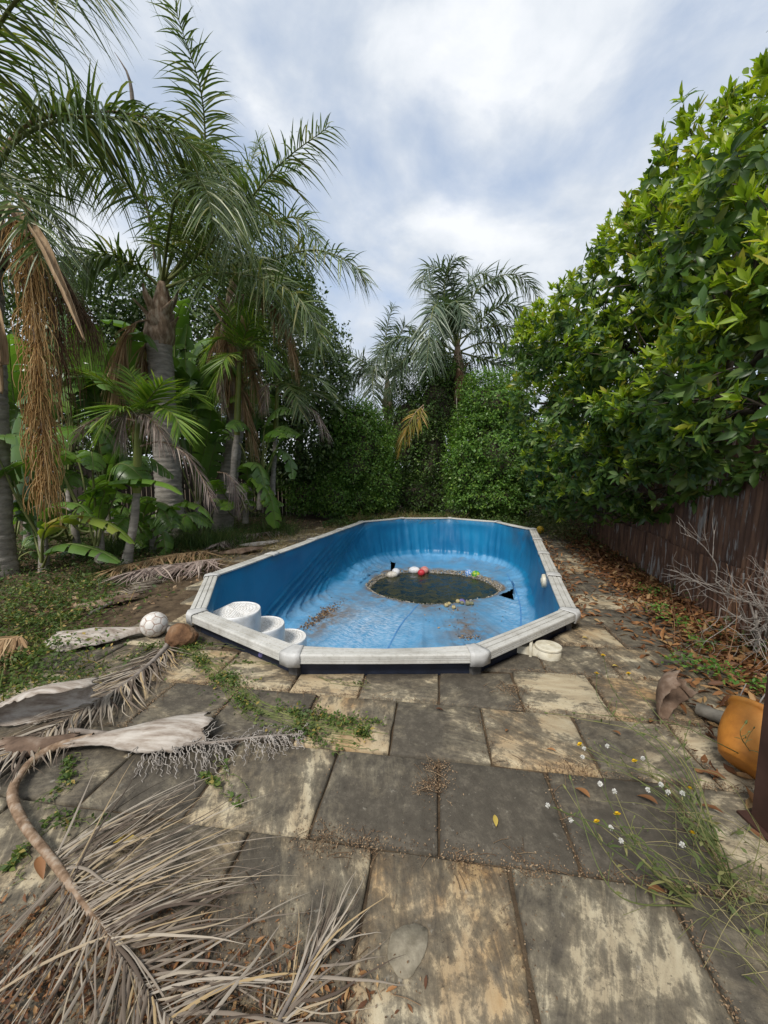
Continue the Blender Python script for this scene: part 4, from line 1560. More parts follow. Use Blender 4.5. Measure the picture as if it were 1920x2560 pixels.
def make_skimmer():
    c = A([1.335, 2.985])
    root = thing('skimmer_canister', (*c, 0), 'cream plastic skimmer canister with round lid beside the pool', 'skimmer')
    mb = MB()
    lathe(mb, [(0.098, -0.004), (0.100, 0.004), (0.099, 0.072), (0.094, 0.074)], 40, (*c, 0))
    body = mb.build('body', 'cream_plastic', root)
    lid = MB()
    lathe(lid, [(0.1015, 0.066), (0.1035, 0.070), (0.1035, 0.082), (0.100, 0.087), (0.020, 0.0885), (0.018, 0.0855), (0.0005, 0.0855)], 40, (*c, 0))
    lid.build('lid', 'cream_plastic', root, smooth=False)
    d = unit(A(pool_to_world(A([0.85, -3.2]))) - c)
    s = A([-d[1], d[0]])
    bx = MB()
    V = []
    for t in (0.07, 0.235):
        for w, z in ((-0.055, 0.0), (0.055, 0.0), (0.055, 0.062), (-0.055, 0.062)):
            V.append((*(c + d * t + s * w), z))
    bx.add(V, [(0, 1, 2, 3), (7, 6, 5, 4), (0, 4, 5, 1), (1, 5, 6, 2), (2, 6, 7, 3), (3, 7, 4, 0)])
    bx.build('throat', 'cream_plastic', root, smooth=False)
    fl = MB()
    V = []
    for t in (0.12, 0.14):
        for w, z in ((-0.085, 0.0), (0.085, 0.0), (0.085, 0.10), (-0.085, 0.10)):
            V.append((*(c + d * t + s * w), z))
    fl.add(V, [(0, 1, 2, 3), (7, 6, 5, 4), (0, 4, 5, 1), (1, 5, 6, 2), (2, 6, 7, 3), (3, 7, 4, 0)])
    fl.build('flange', 'cream_plastic', root, smooth=False)


make_skimmer()


def make_pot():
    c = A([1.74, 1.73, 0.0])
    root = thing('plant_pot', tuple(c), 'orange glazed plant pot tipped over beside the brown post', 'pot')
    tilt = Matrix.Rotation(math.radians(46), 3, 'Y') @ Matrix.Rotation(math.radians(-16), 3, 'X')
    prof = [(0.002, 0.0), (0.080, 0.0), (0.092, 0.006), (0.112, 0.045), (0.132, 0.10), (0.143, 0.16), (0.146, 0.215), (0.144, 0.245), (0.150, 0.250), (0.156, 0.256), (0.157, 0.270), (0.152, 0.276),
            (0.143, 0.274), (0.134, 0.255), (0.131, 0.20), (0.120, 0.12)]
    K = 1.02
    prof = [(r_ * K, z * K) for r_, z in prof]
    mb = MB()
    lathe(mb, prof, 48)
    V = mb.v[0] @ np.asarray(tilt).T
    dz = V[:, 2].min()
    V[:, 2] -= dz
    mb.v[0] = V + c
    body = mb.build('body', 'pot_orange', root)
    so = MB()
    lathe(so, [(0.133 * K, 0.225 * K), (0.10 * K, 0.215 * K), (0.05 * K, 0.225 * K), (0.001, 0.22 * K)], 24)
    V = so.v[0] @ np.asarray(tilt).T
    V[:, 2] -= dz
    V += RNG.normal(0, 0.003, V.shape)
    so.v[0] = V + c
    so.build('potting_soil', 'soil', root)
    # pale price label high on the side facing the camera
    lb = MB()
    a0 = math.radians(-128)
    an = np.linspace(a0, a0 + 0.34, 7)
    zz = np.linspace(0.175, 0.232, 5)
    V = A([[(0.1465 + 0.001) * math.cos(a), (0.1465 + 0.001) * math.sin(a), z] for z in zz for a in an])
    r_ = np.interp(V[:, 2], [0.16, 0.215, 0.245], [0.1445, 0.1475, 0.1455])
    V[:, :2] = unit(V[:, :2]) * r_[:, None]
    V = V * K @ np.asarray(tilt).T
    V[:, 2] -= dz
    idx = np.arange(35).reshape(5, 7)
    F = np.stack([idx[:-1, :-1], idx[:-1, 1:], idx[1:, 1:], idx[1:, :-1]], -1).reshape(-1, 4)
    lb.add(V + c, F).build('sticker', 'label_pale', body)
    tw = MB()
    rr = np.random.default_rng(2)
    for i in range(6):
        b = np.asarray(tilt) @ A([rr.uniform(-.07, .07), rr.uniform(-.07, .07), 0.21]) - A([0, 0, dz]) + c
        e = b + A([rr.uniform(0.0, .12), rr.uniform(-.03, .12), rr.uniform(.15, .32)])
        tube(tw, curve([b, (b + e) / 2 + rr.normal(0, .015, 3), e], 8), np.linspace(.006, .002, 8), 5)
    tw.build('dead_stems', 'dead_twig', root)


make_pot()


# ------------------------------------------------------------------ fallen palm sheaths, fronds and flower stalks
def sheath(name, pts, widths, arc, mat='sheath', down=True, parent=None, seed=0, jag=0.02, twist=0.0, thick=0.005, label=None, cat=None, group=None, roll=0.0, lift=None, ref=None):
    r = np.random.default_rng(seed)
    n, m = 44, 25
    C = curve(pts, n)
    if lift:
        C[:, 2] += np.interp(np.linspace(0, 1, n), np.linspace(0, 1, len(lift)), lift)
    T = unit(np.gradient(C, axis=0))
    s, nn = frame_for(T, UP if ref is None else A(ref, float))
    tw = roll + np.linspace(0, 1, n)[:, None] * twist
    s, nn = s * np.cos(tw) + nn * np.sin(tw), nn * np.cos(tw) - s * np.sin(tw)
    w = np.interp(np.linspace(0, 1, n), np.linspace(0, 1, len(widths)), widths)
    ar = np.interp(np.linspace(0, 1, n), np.linspace(0, 1, len(arc)), arc) if isinstance(arc, (list, tuple)) else np.full(n, arc)
    V = np.empty((n, m, 3))
    for j in range(m):
        f = j / (m - 1) * 2 - 1
        ext = 1 + (jag / 0.1) * 0.35 * abs(f) ** 3 * snoise(np.stack([np.arange(n) * 0.31, np.full(n, f * 2)], 1), seed, 1.0)
        a = ar / 2 * f * ext
        R = w / np.maximum(ar, 0.2)
        hgt = R * (1 - np.cos(a))
        V[:, j] = C + s * (R * np.sin(a))[:, None] + nn * (hgt * (-1 if down else 1))[:, None]
    V += (0.006 * snoise(V.reshape(-1, 3), seed + 1, 7.0).reshape(n, m))[..., None] * nn[:, None]
    # ragged ends
    e = 0.04 * snoise(np.arange(m)[:, None] * 0.6, seed + 3, 1.0)
    V[0] -= T[0] * e[:, None]
    V[-1] += T[-1] * e[:, None]
    if down and parent is None and not lift:
        V[..., 2] += max(0, 0.006 - V[..., 2].min())
    V[..., 2] = np.maximum(V[..., 2], 0.006) if parent is None else V[..., 2]
    idx = np.arange(n * m).reshape(n, m)
    F = np.stack([idx[:-1, :-1], idx[:-1, 1:], idx[1:, 1:], idx[1:, :-1]], -1).reshape(-1, 4)
    o = MB().add(V.reshape(-1, 3), F).build(name, mat, parent, loc=None if parent else tuple(C[n // 2] * A([1, 1, 0])))
    so = o.modifiers.new('thickness', 'SOLIDIFY')
    so.thickness = thick
    if label:
        tag(o, label, cat, group)
    return o


def ground_leaflets(root, C, t0, t1, n, side, fwd, L, W, mat, seed, bend, single=True, spread=0.25, z0=0.03, back=None):
    """flat leaflets lying on the paving along rachis samples C"""
    r = np.random.default_rng(seed)
    T = unit(np.gradient(C, axis=0) * A([1, 1, 0]))
    allmb = MB()
    out = []
    for i in range(n):
        t = t0 + (t1 - t0) * (i + r.uniform(-0.4, 0.4)) / n
        q = np.clip(t, 0, 1) * (len(C) - 1)
        p = A([np.interp(q, np.arange(len(C)), C[:, k]) for k in range(3)])
        tt = unit(A([np.interp(q, np.arange(len(C)), T[:, k]) for k in range(3)]))
        sd = A([-tt[1], tt[0], 0]) * side
        a = math.radians(np.interp(t, [t0, t1], fwd) + r.normal(0, 8 + 26 * spread * (r.random() < 0.35)))
        d = tt * math.cos(a) + sd * math.sin(a)
        ln = L * r.uniform(0.55, 1.1) * np.interp((t - t0) / (t1 - t0), [0, 0.2, 0.7, 1], [0.8, 1, 0.95, 0.6])
        wd = W * r.uniform(0.6, 1.2)
        S = 9
        s = np.linspace(0, 1, S)
        c = p + np.outer(s * ln, d)
        pr = A([-d[1], d[0], 0])
        c += np.outer(s ** 2 * ln * (bend * side + r.normal(0, 0.14)), pr)
        c += np.outer(np.sin(s * PI * r.uniform(1.0, 2.4)) * ln * r.normal(0, 0.03), pr)
        zz = z0 * (1 - s) + 0.006 + 0.016 * r.random() * np.sin(PI * s) + 0.008 * np.abs(np.sin(s * 7 + r.random() * 6)) * s + i * 0.00025
        if r.random() < 0.12:
            zz += 0.05 * s * r.random()
        c[:, 2] = zz
        rollv = r.normal(0, 0.6)
        wv = pr * math.cos(rollv) + UP * math.sin(rollv)
        prof = A([0.55, 0.95, 1, 0.95, 0.85, 0.7, 0.5, 0.3, 0.05]) * wd * 0.5
        V = np.stack([c - prof[:, None] * wv, c + UP * (prof * 0.5)[:, None], c + prof[:, None] * wv], 1)
        V[..., 2] = np.maximum(V[..., 2], 0.005)
        idx = np.arange(S * 3).reshape(S, 3)
        F = np.concatenate([np.stack([idx[:-1, j], idx[:-1, j + 1], idx[1:, j + 1], idx[1:, j]], -1) for j in (0, 1)])
        if single:
            MB().add(V.reshape(-1, 3), F).build('leaflet', mat, root)
        else:
            allmb.add(V.reshape(-1, 3), F)
    if not single:
        tag(allmb.build('leaflets', mat, root), kind='stuff')


# the big dead frond in the left foreground: sheath, bent stalk, loose leaflets
def flat(pts, z):
    return [(p[0], p[1], z) for p in pts]


def make_front_frond():
    C = curve([(-1.582, 1.944, 0.07), (-1.748, 1.873, 0.06), (-1.765, 1.733, 0.05), (-1.688, 1.597, 0.05), (-1.494, 1.447, 0.05), (-1.258, 1.303, 0.05), (-0.991, 1.137, 0.045), (-0.791, 1.005, 0.04), (-0.641, 0.912, 0.035), (-0.477, 0.812, 0.025)], 90)
    root = thing('palm_frond', (*C[45][:2], 0), 'large dead grey palm frond with bent brown stalk in the left foreground', 'palm frond')
    mb = MB()
    tube(mb, C, np.interp(np.linspace(0, 1, 90), [0, 0.15, 0.4, 1], [0.032, 0.022, 0.0175, 0.008]), 8)
    V = mb.v[0]
    V[:, 2] = 0.035 + (V[:, 2] - 0.045) * 0.75 + 0.002 * snoise(V, 3, 9.0)
    V[:, 2] = np.maximum(V[:, 2], 0.006)
    mb.build('stalk', 'rachis_tan', root)
    sheath('sheath', [(-1.014, 2.069, 0.115), (-1.181, 1.998, 0.13), (-1.386, 1.956, 0.11), (-1.559, 1.931, 0.085), (-1.673, 1.901, 0.07)], [0.36, 0.40, 0.30, 0.14, 0.07], [2.3, 2.4, 2.6, 3.0, 3.6], 'sheath', True, root, 41, roll=-0.12)
    ground_leaflets(root, C, 0.50, 0.80, 100, 1, (84, 62), 0.66, 0.0080, 'frond_grey', 5, -0.10, True, 1.0)
    ground_leaflets(root, C, 0.78, 1.0, 48, 1, (62, 34), 0.50, 0.0085, 'frond_grey', 8, -0.05, True, 1.0)
    ground_leaflets(root, C, 0.56, 1.0, 84, -1, (62, 22), 0.46, 0.0085, 'frond_grey', 6, 0.10, True, 1.0)


make_front_frond()


def make_other_debris():
    # frond running from the football down to the left edge
    C = curve([(-2.084, 3.487, 0.05), (-1.935, 3.338, 0.06), (-1.813, 3.081, 0.05), (-1.774, 2.76, 0.04), (-1.787, 2.417, 0.04), (-1.847, 2.112, 0.04), (-1.903, 1.855, 0.04), (-1.987, 1.645, 0.03)], 70)
    root = thing('palm_frond', (*C[35][:2], 0), 'grey dead palm frond with hooked stalk beside the football', 'palm frond')
    mb = MB()
    tube(mb, C, np.interp(np.linspace(0, 1, 70), [0, 0.2, 1], [0.026, 0.022, 0.006]), 8)
    mb.build('stalk', 'rachis_grey', root)
    ground_leaflets(root, C, 0.24, 1.0, 130, 1, (35, 40), 0.42, 0.013, 'frond_grey', 15, 0.05, False, 0.15)
    ground_leaflets(root, C, 0.24, 1.0, 130, -1, (35, 40), 0.42, 0.013, 'frond_grey', 16, -0.05, False, 0.15)
    # loose tip of another frond at the bottom centre
    C = curve([(-0.313, 0.809, 0.03), (-0.268, 0.91, 0.03), (-0.212, 1.023, 0.03), (-0.167, 1.115, 0.02)], 40)
    root = thing('palm_frond', (*C[20][:2], 0), 'broken tip of a dead palm frond at the bottom centre of the paving', 'palm frond')
    tube(mb := MB(), C, np.linspace(0.008, 0.003, 40), 6)
    mb.build('stalk', 'rachis_grey', root)
    ground_leaflets(root, C, 0.0, 0.9, 26, 1, (20, 5), 0.26, 0.0075, 'frond_grey', 25, 0.02, True, 1.6, 0.012)
    ground_leaflets(root, C, 0.0, 0.8, 34, -1, (34, 12), 0.34, 0.0075, 'frond_grey', 26, -0.08, True, 1.6, 0.012)
    # small wispy frond by the bed
    C = curve([(-3.029, 3.796, 0.03), (-3.031, 4.157, 0.04), (-3.087, 4.711, 0.05), (-3.111, 5.044, 0.05)], 40)
    root = thing('palm_frond', (*C[20][:2], 0), 'small wispy grey frond behind the long sheath near the football', 'palm frond')
    tube(mb := MB(), C, np.linspace(0.02, 0.004, 40), 6)
    mb.build('stalk', 'rachis_grey', root)
    ground_leaflets(root, C, 0.35, 1.0, 90, 1, (40, 25), 0.36, 0.008, 'frond_grey', 35, 0.1, False, 0.6, 0.05)
    ground_leaflets(root, C, 0.25, 1.0, 90, -1, (50, 25), 0.36, 0.008, 'frond_grey', 36, -0.1, False, 0.6, 0.05)
    for i, (pts, L, lab) in enumerate((([(-2.598, 6.051, 0.05), (-2.857, 5.671, 0.07), (-3.19, 5.401, 0.07), (-3.391, 5.044, 0.05)], 0.55, 'dry mauve palm frond lying in the bed beside the left top rail'),
                                       ([(-2.989, 6.788, 0.06), (-3.331, 6.322, 0.08), (-3.582, 5.834, 0.08), (-3.77, 5.276, 0.05)], 0.5, 'dry brown palm frond heaped behind the mauve one in the bed'),
                                       ([(-2.225, 9.65, 0.05), (-2.549, 8.735, 0.08), (-3.005, 7.952, 0.06), (-3.099, 7.042, 0.05)], 0.4, 'thin dry frond lying at the back of the bed near the pool'),
                                       ([(-3.041, 3.141, 0.03), (-3.111, 3.013, 0.05), (-3.21, 2.856, 0.05)], 0.4, 'weathered frond tangled in the weeds at the left edge'))):
        C = curve(pts, 40)
        root = thing('palm_frond', (*C[20][:2], 0), lab, 'palm frond')
        tube(mb := MB(), C, np.linspace(0.02, 0.004, 40), 6)
        mb.build('stalk', 'rachis_tan', root)
        for sg in (1, -1):
            ground_leaflets(root, C, 0.1, 1.0, 130, sg, (55, 30), L * 1.15, 0.02, 'palm_dead_mauve' if i % 2 == 0 else 'palm_dead_tan', 45 + i * 3 + sg, 0.05 * sg, False, 0.8, 0.10)
    sheath('palm_sheath', [(-1.808, 2.273, 0.17), (-1.911, 2.205, 0.18), (-2.109, 2.171, 0.13), (-2.293, 2.1, 0.08), (-2.398, 2.021, 0.05)], [0.30, 0.40, 0.36, 0.22, 0.10], [2.9, 3.0, 3.2, 3.3, 3.4], 'sheath', True, None, 52, 0.03, roll=-1.0, label='hollow curled grey palm sheath with dark inside at the left edge', cat='palm sheath', twist=-0.2)
    sheath('palm_sheath', [(-2.155, 3.361, 0.05), (-2.333, 3.268, 0.09), (-2.553, 3.183, 0.11), (-2.845, 3.217, 0.07)], [0.09, 0.30, 0.44, 0.32], [3.0, 2.3, 2.2, 2.4], 'sheath', True, None, 53, 0.02, label='long folded grey palm sheath left of the football', cat='palm sheath')
    sheath('palm_sheath', [(-2.901, 4.419, 0.05), (-3.071, 4.196, 0.08), (-3.34, 4.04, 0.05)], [0.10, 0.26, 0.16], 2.2, 'sheath_brown', True, None, 54, 0.02, label='brown palm sheath half sunk in weeds behind the grey sheath', cat='palm sheath')
    sheath('palm_sheath', [(-2.057, 1.914, 0.06), (-1.875, 1.881, 0.09), (-1.746, 1.93, 0.07), (-1.691, 1.969, 0.06)], [0.20, 0.22, 0.16, 0.08], 2.6, 'sheath_brown', True, None, 55, 0.03, label='torn brown palm sheath lying over the hooked frond at the left edge', cat='palm sheath')
    sheath('palm_sheath', [(-2.317, 7.161, 0.07), (-2.538, 6.925, 0.1), (-2.922, 6.632, 0.06)], [0.14, 0.30, 0.10], 2.3, 'sheath_brown', True, None, 56, 0.02, label='dry grey-brown sheath in the bed beside the left pool rail', cat='palm sheath')
    sheath('palm_sheath', [(-2.213, 7.898, 0.06), (-2.461, 7.475, 0.1), (-2.798, 7.395, 0.06)], [0.12, 0.26, 0.10], 2.3, 'sheath', True, None, 57, 0.02, label='pale curled sheath at the back of the bed by the pool', cat='palm sheath')
    # curled sheath standing by the pot
    sheath('palm_sheath', [(1.66, 2.17, 0.005), (1.675, 2.21, 0.08), (1.70, 2.24, 0.16), (1.735, 2.25, 0.23), (1.775, 2.235, 0.275)], [0.12, 0.20, 0.31, 0.38, 0.34], [1.6, 2.4, 3.0, 3.5, 3.8], 'sheath_brown', False, None, 58, 0.010, lift=[0, 0], ref=(0.45, -0.9, 0),
           label='curled brown palm sheath standing open among fallen leaves by the pot', cat='palm sheath')
    mb = MB()
    tube(mb, curve([(1.916, 2.211, 0.05), (1.972, 2.144, 0.05), (2.045, 2.088, 0.045)], 14), np.full(14, 0.038), 9, True)
    mb.v[0] += RNG.normal(0, 0.002, mb.v[0].shape)
    tag(mb.build('log', 'log_grey', None, loc=(*(2.04, 2.218, 0.0)[:2], 0)), 'weathered grey log between the curled sheath and the pot', 'log')
    # branching grey flower stalk
    C = curve([(-1.763, 2.009, 0.05), (-1.477, 1.971, 0.05), (-1.234, 1.906, 0.05), (-0.956, 1.893, 0.06), (-0.682, 1.957, 0.05), (-0.443, 2.024, 0.02)], 60)
    root = thing('flower_stalk', (*C[30][:2], 0), 'branching grey dead flower stalk with wiggly twigs in front of the pale sheath', 'palm stalk')
    tube(mb := MB(), C, np.interp(np.linspace(0, 1, 60), [0, 0.35, 1], [0.016, 0.012, 0.003]), 8)
    mb.build('stalk', 'rachis_grey', root)
    r = np.random.default_rng(77)
    n, S = 130, 14
    t = r.uniform(0.36, 0.99, n)
    p = np.stack([np.interp(t * 59, np.arange(60), C[:, i]) for i in range(3)], 1)
    a = r.uniform(0, 2 * PI, n)
    T = unit(np.gradient(C, axis=0))[(t * 59).astype(int)]
    d = unit(T * 0.5 + np.stack([0.25 * np.cos(a), -0.75 * np.ones(n) * np.sign(r.random(n) - 0.28), 0.25 * np.sin(a)], 1) + r.normal(0, 0.2, (n, 3)))
    L = r.uniform(0.10, 0.26, n) * np.interp(t, [0.36, 0.6, 1], [0.9, 1, 0.4])
    s = np.linspace(0, 1, S)
    path = p[:, None] + d[:, None] * (L[:, None] * s)[..., None]
    wig = np.sin(s[None] * 26 + r.uniform(0, 6, (n, 1)))[..., None] * unit(np.cross(d, UP))[:, None] * 0.006
    wig2 = np.cos(s[None] * 31 + r.uniform(0, 6, (n, 1)))[..., None] * UP * 0.005
    path = path + wig + wig2
    path[..., 2] = np.maximum(path[..., 2] - 0.08 * s[None] ** 2 * r.random((n, 1)), 0.004)
    V, F = tubes(path, np.linspace(0.0032, 0.0016, S), 4)
    tag(MB().add(V, F).build('twigs', 'dead_twig', root), kind='stuff')


make_other_debris()


# ------------------------------------------------------------------ palms
def queen_palm(base, neck, crown, r0, r1, label, traced, spare, seed, mat='palm_green', leaf=0.85, n=75, width=0.036, dead=(), boots=9, mid=None, spares=(3.2, 0.9)):
    root = thing('queen_palm', base, label, 'palm')
    path = [base] + ([mid] if mid else []) + [neck]
    trunk(root, path, r0, r1)
    nk, cr = A(neck), A(crown)
    # fibrous neck of old leaf bases
    mb = MB()
    m = 24
    C = curve([nk - (cr - nk) * 0.1, nk + (cr - nk) * 0.5, cr], m)
    tube(mb, C, np.interp(np.linspace(0, 1, m), [0, 0.15, 0.6, 1], [r1 * 1.02, r1 * 1.25, r1 * 0.8, r1 * 0.3]), 14)
    mb.v[0] += unit(mb.v[0] - np.repeat(C, 14, 0)) * (0.03 * snoise(mb.v[0] * A([4, 4, 1.2]), seed, 1.5))[:, None]
    mb.build('crown_neck', 'palm_boot', root)
    r = np.random.default_rng(seed)
    for i in range(boots):
        a = 2.4 * i + r.uniform(-.2, .2)
        h = A([math.cos(a), math.sin(a), 0])
        z = (i / boots) * np.linalg.norm(cr - nk) * 0.55
        b = nk + unit(cr - nk) * z + h * r1 * 0.75
        ln = r.uniform(0.25, 0.5)
        sheath('leaf_base', [b, b + h * 0.10 + A([0, 0, ln * 0.5]), b + h * r.uniform(0.12, 0.3) + A([0, 0, ln])], [r1 * 1.5, r1 * 1.1, 0.05], 2.0, 'palm_boot', False, root, seed + i, 0.01, thick=0.015)
    for i, pts in enumerate(traced):
        frond(root, pts, mat, 'rachis_green', n, leaf, width, 0.85, 0.5, 0.14, 0.035, seed=seed * 31 + i, jitter=0.2, fwd=(72, 44))
    for i in range(spare):
        az = 360 * i / max(spare, 1) + r.uniform(-20, 20)
        el = r.uniform(5, 60)
        frond(root, arching(cr, az, el, spares[0] * r.uniform(0.85, 1.1), spares[1] * r.uniform(0.6, 1.1)), mat, 'rachis_green', n, leaf, width, 0.85, 0.6, 0.16, 0.03, seed=seed * 57 + i, jitter=0.2, fwd=(72, 44))
    for i, pts in enumerate(dead):
        frond(root, pts, 'palm_dead_tan', 'rachis_tan', 95, leaf * 0.7, width * 0.8, 0.7, 0.9, 0.2, 0.022, seed=seed * 91 + i, label='dead brown hanging frond', fwd=(40, 20))
    return root


PALM_A = queen_palm((-4.526, 8.1, 0.003), (-4.553, 8.1, 4.113), (-4.4, 8.1, 5.218), 0.27, 0.235, 'tall queen palm with thick grey ringed trunk in the left bed', [
    [(-4.378, 8.1, 5.13), (-3.534, 7.9, 6.212), (-3.052, 7.2, 7.543), (-2.968, 6.2, 8.04)],
    [(-4.326, 8.1, 5.218), (-2.982, 7.6, 5.874), (-1.773, 7.0, 6.537), (-0.821, 6.4, 6.669)],
    [(-4.47, 8.1, 5.13), (-4.699, 7.9, 5.337), (-5.052, 7.4, 5.37), (-5.636, 7.0, 4.863)],
    [(-4.332, 8.1, 5.13), (-3.274, 7.6, 5.135), (-2.174, 7.1, 4.835), (-1.395, 6.8, 4.327), (-1.026, 6.7, 3.624)],
    [(-4.419, 8.1, 5.218), (-4.05, 8.4, 6.335), (-3.349, 8.6, 6.986), (-2.21, 8.6, 6.63), (-1.821, 8.5, 5.855)],
    [(-4.419, 8.1, 5.218), (-4.475, 8.0, 6.272), (-4.873, 7.6, 6.815), (-5.559, 7.2, 6.681), (-5.995, 7.0, 6.037)],
    [(-4.419, 8.1, 5.218), (-3.7, 7.2, 5.869), (-3.041, 6.4, 5.976), (-2.505, 5.8, 5.438), (-2.317, 5.6, 4.84)],
    [(-4.419, 8.1, 5.218), (-3.972, 8.6, 6.088), (-3.089, 9.0, 7.611), (-2.717, 9.2, 8.675)],
], 0, 5, leaf=0.86, n=105, width=0.042, dead=[[(-4.597, 8.0, 4.389), (-4.787, 7.95, 3.843), (-4.882, 7.95, 3.127), (-4.966, 7.95, 2.58)], [(-4.443, 7.9, 4.44), (-4.779, 7.7, 4.281), (-4.999, 7.6, 3.74), (-5.118, 7.6, 2.968)]])

PALM_B = queen_palm((-4.117, 9.6, -0.179), (-3.726, 9.6, 4.49), (-3.54, 9.6, 6.009), 0.23, 0.20, 'queen palm with brown hanging frond, behind the thickest trunk', [
    [(-3.544, 9.6, 5.906), (-2.597, 9.2, 6.165), (-1.484, 8.8, 6.195), (-0.669, 8.5, 5.765), (-0.32, 8.4, 5.337)],
    [(-3.544, 9.6, 5.906), (-2.904, 9.6, 7.026), (-1.992, 9.4, 7.204), (-1.444, 9.2, 6.602)],
    [(-3.544, 9.6, 5.906), (-2.96, 9.0, 5.727), (-2.155, 8.6, 5.169), (-1.858, 8.5, 4.383)],
    [(-3.599, 9.6, 5.906), (-4.185, 9.8, 6.935), (-5.046, 10.0, 7.256), (-5.761, 10.0, 6.624)],
    [(-3.544, 9.6, 5.906), (-3.15, 9.0, 6.111), (-2.59, 8.5, 5.855), (-2.242, 8.2, 4.998)],
    [(-3.54, 9.6, 6.009), (-3.316, 9.9, 7.508), (-2.791, 10.1, 8.46), (-2.021, 10.2, 8.84)],
], 1, 6, leaf=0.82, n=95, width=0.042, mid=(-3.641, 9.6, 2.804), dead=[[(-3.503, 9.3, 5.367), (-3.524, 9.0, 4.552), (-3.225, 8.9, 3.321), (-2.93, 8.9, 1.961)], [(-3.599, 9.4, 5.306), (-3.814, 9.2, 4.62), (-3.767, 9.2, 3.799), (-3.666, 9.2, 3.172)], [(-3.483, 9.4, 5.51), (-2.77, 9.0, 5.339), (-2.222, 8.8, 4.678), (-1.94, 8.8, 3.798)], [(-3.541, 9.4, 5.408), (-3.204, 9.0, 4.75), (-2.994, 8.9, 3.924), (-2.815, 8.9, 3.118)]])

PALM_C = queen_palm((-5.632, 5.45, -0.032), (-5.309, 5.45, 4.292), (-5.274, 5.45, 5.033), 0.20, 0.17, 'queen palm at the left edge carrying hanging brown fruit strands', [
    [(-5.274, 5.45, 5.033), (-4.586, 5.3, 5.633), (-3.693, 5.3, 5.886), (-2.876, 5.6, 5.951), (-2.148, 5.9, 5.686)],
    [(-5.274, 5.45, 5.033), (-4.624, 4.8, 5.716), (-3.606, 4.2, 5.91), (-2.72, 3.7, 5.659), (-2.224, 3.4, 5.197)],
    [(-5.274, 5.45, 5.033), (-5.291, 5.8, 5.849), (-5.043, 6.2, 6.149), (-4.838, 6.5, 5.78)],
    [(-5.274, 5.45, 5.033), (-4.711, 5.0, 4.895), (-4.13, 4.7, 4.547), (-3.846, 4.6, 3.857)],
    [(-5.274, 5.45, 5.033), (-5.374, 6.0, 5.696), (-5.196, 6.4, 5.648), (-5.071, 6.6, 4.882)],
    [(-5.274, 5.45, 5.033), (-4.19, 4.4, 5.789), (-3.039, 3.8, 6.117), (-2.125, 3.5, 6.001), (-1.618, 3.3, 5.39)],
], 0, 7, leaf=0.80, n=80, width=0.034)

frond(PALM_C, [(-5.316, 5.5, 5.122), (-4.599, 5.4, 5.845), (-3.768, 5.5, 6.116), (-3.097, 5.8, 6.242), (-2.68, 6.1, 6.074)], 'palm_green', 'rachis_tan', 120, 0.95, 0.036, 0.5, 1.15, 0.3, 0.04, seed=801, fwd=(70, 40))
frond(PALM_A, [(-4.372, 8.1, 5.218), (-3.633, 7.6, 6.426), (-2.847, 7.2, 6.899), (-2.527, 6.9, 6.043), (-2.489, 6.8, 5.128)], 'palm_green', 'rachis_green', 110, 0.85, 0.042, 0.6, 1.0, 0.2, 0.03, seed=802, fwd=(70, 40))
tube(_sp := MB(), curve([(-4.473, 8.0, 5.599), (-4.426, 7.6, 7.199), (-4.358, 7.4, 7.747), (-4.343, 7.3, 8.16), (-4.496, 7.2, 8.435)], 24), np.interp(np.linspace(0, 1, 24), [0, 0.6, 0.8, 1], [0.02, 0.02, 0.035, 0.004]), 6)
_sp.build('flower_spike', 'rachis_grey', PALM_A)


def hanging(root, path, n, L, spread, mat, seed, name, rs=0.0045):
    """a hanging fruit stalk with its many strands"""
    r = np.random.default_rng(seed)
    C = curve(path, 40)
    tube(mb := MB(), C, np.linspace(0.03, 0.008, 40), 7)
    st = mb.build(name, 'rachis_tan', root)
    t = r.uniform(0.05, 0.97, n)
    p = np.stack([np.interp(t * 39, np.arange(40), C[:, i]) for i in range(3)], 1)
    T = unit(np.gradient(C, axis=0))[(t * 39).astype(int)]
    a = r.uniform(0, 2 * PI, n)
    out = np.stack([np.cos(a), np.sin(a), np.zeros(n)], 1)
    S = 9
    s = np.linspace(0, 1, S)
    ln = L * r.uniform(0.5, 1.1, n)
    path_ = p[:, None] + T[:, None] * (0.25 * ln[:, None] * s)[..., None] + out[:, None] * (spread * r.uniform(0.3, 1.1, (n, 1)) * np.sin(s * 1.9)[None])[..., None]
    path_[..., 2] -= ln[:, None] * (s[None] ** 1.15) * 0.85
    path_ += np.cumsum(r.normal(0, 0.006, path_.shape), 1)
    V, F = tubes(path_, np.full(S, rs), 3)
    tag(MB().add(V, F).build('strands', mat, st), kind='stuff')


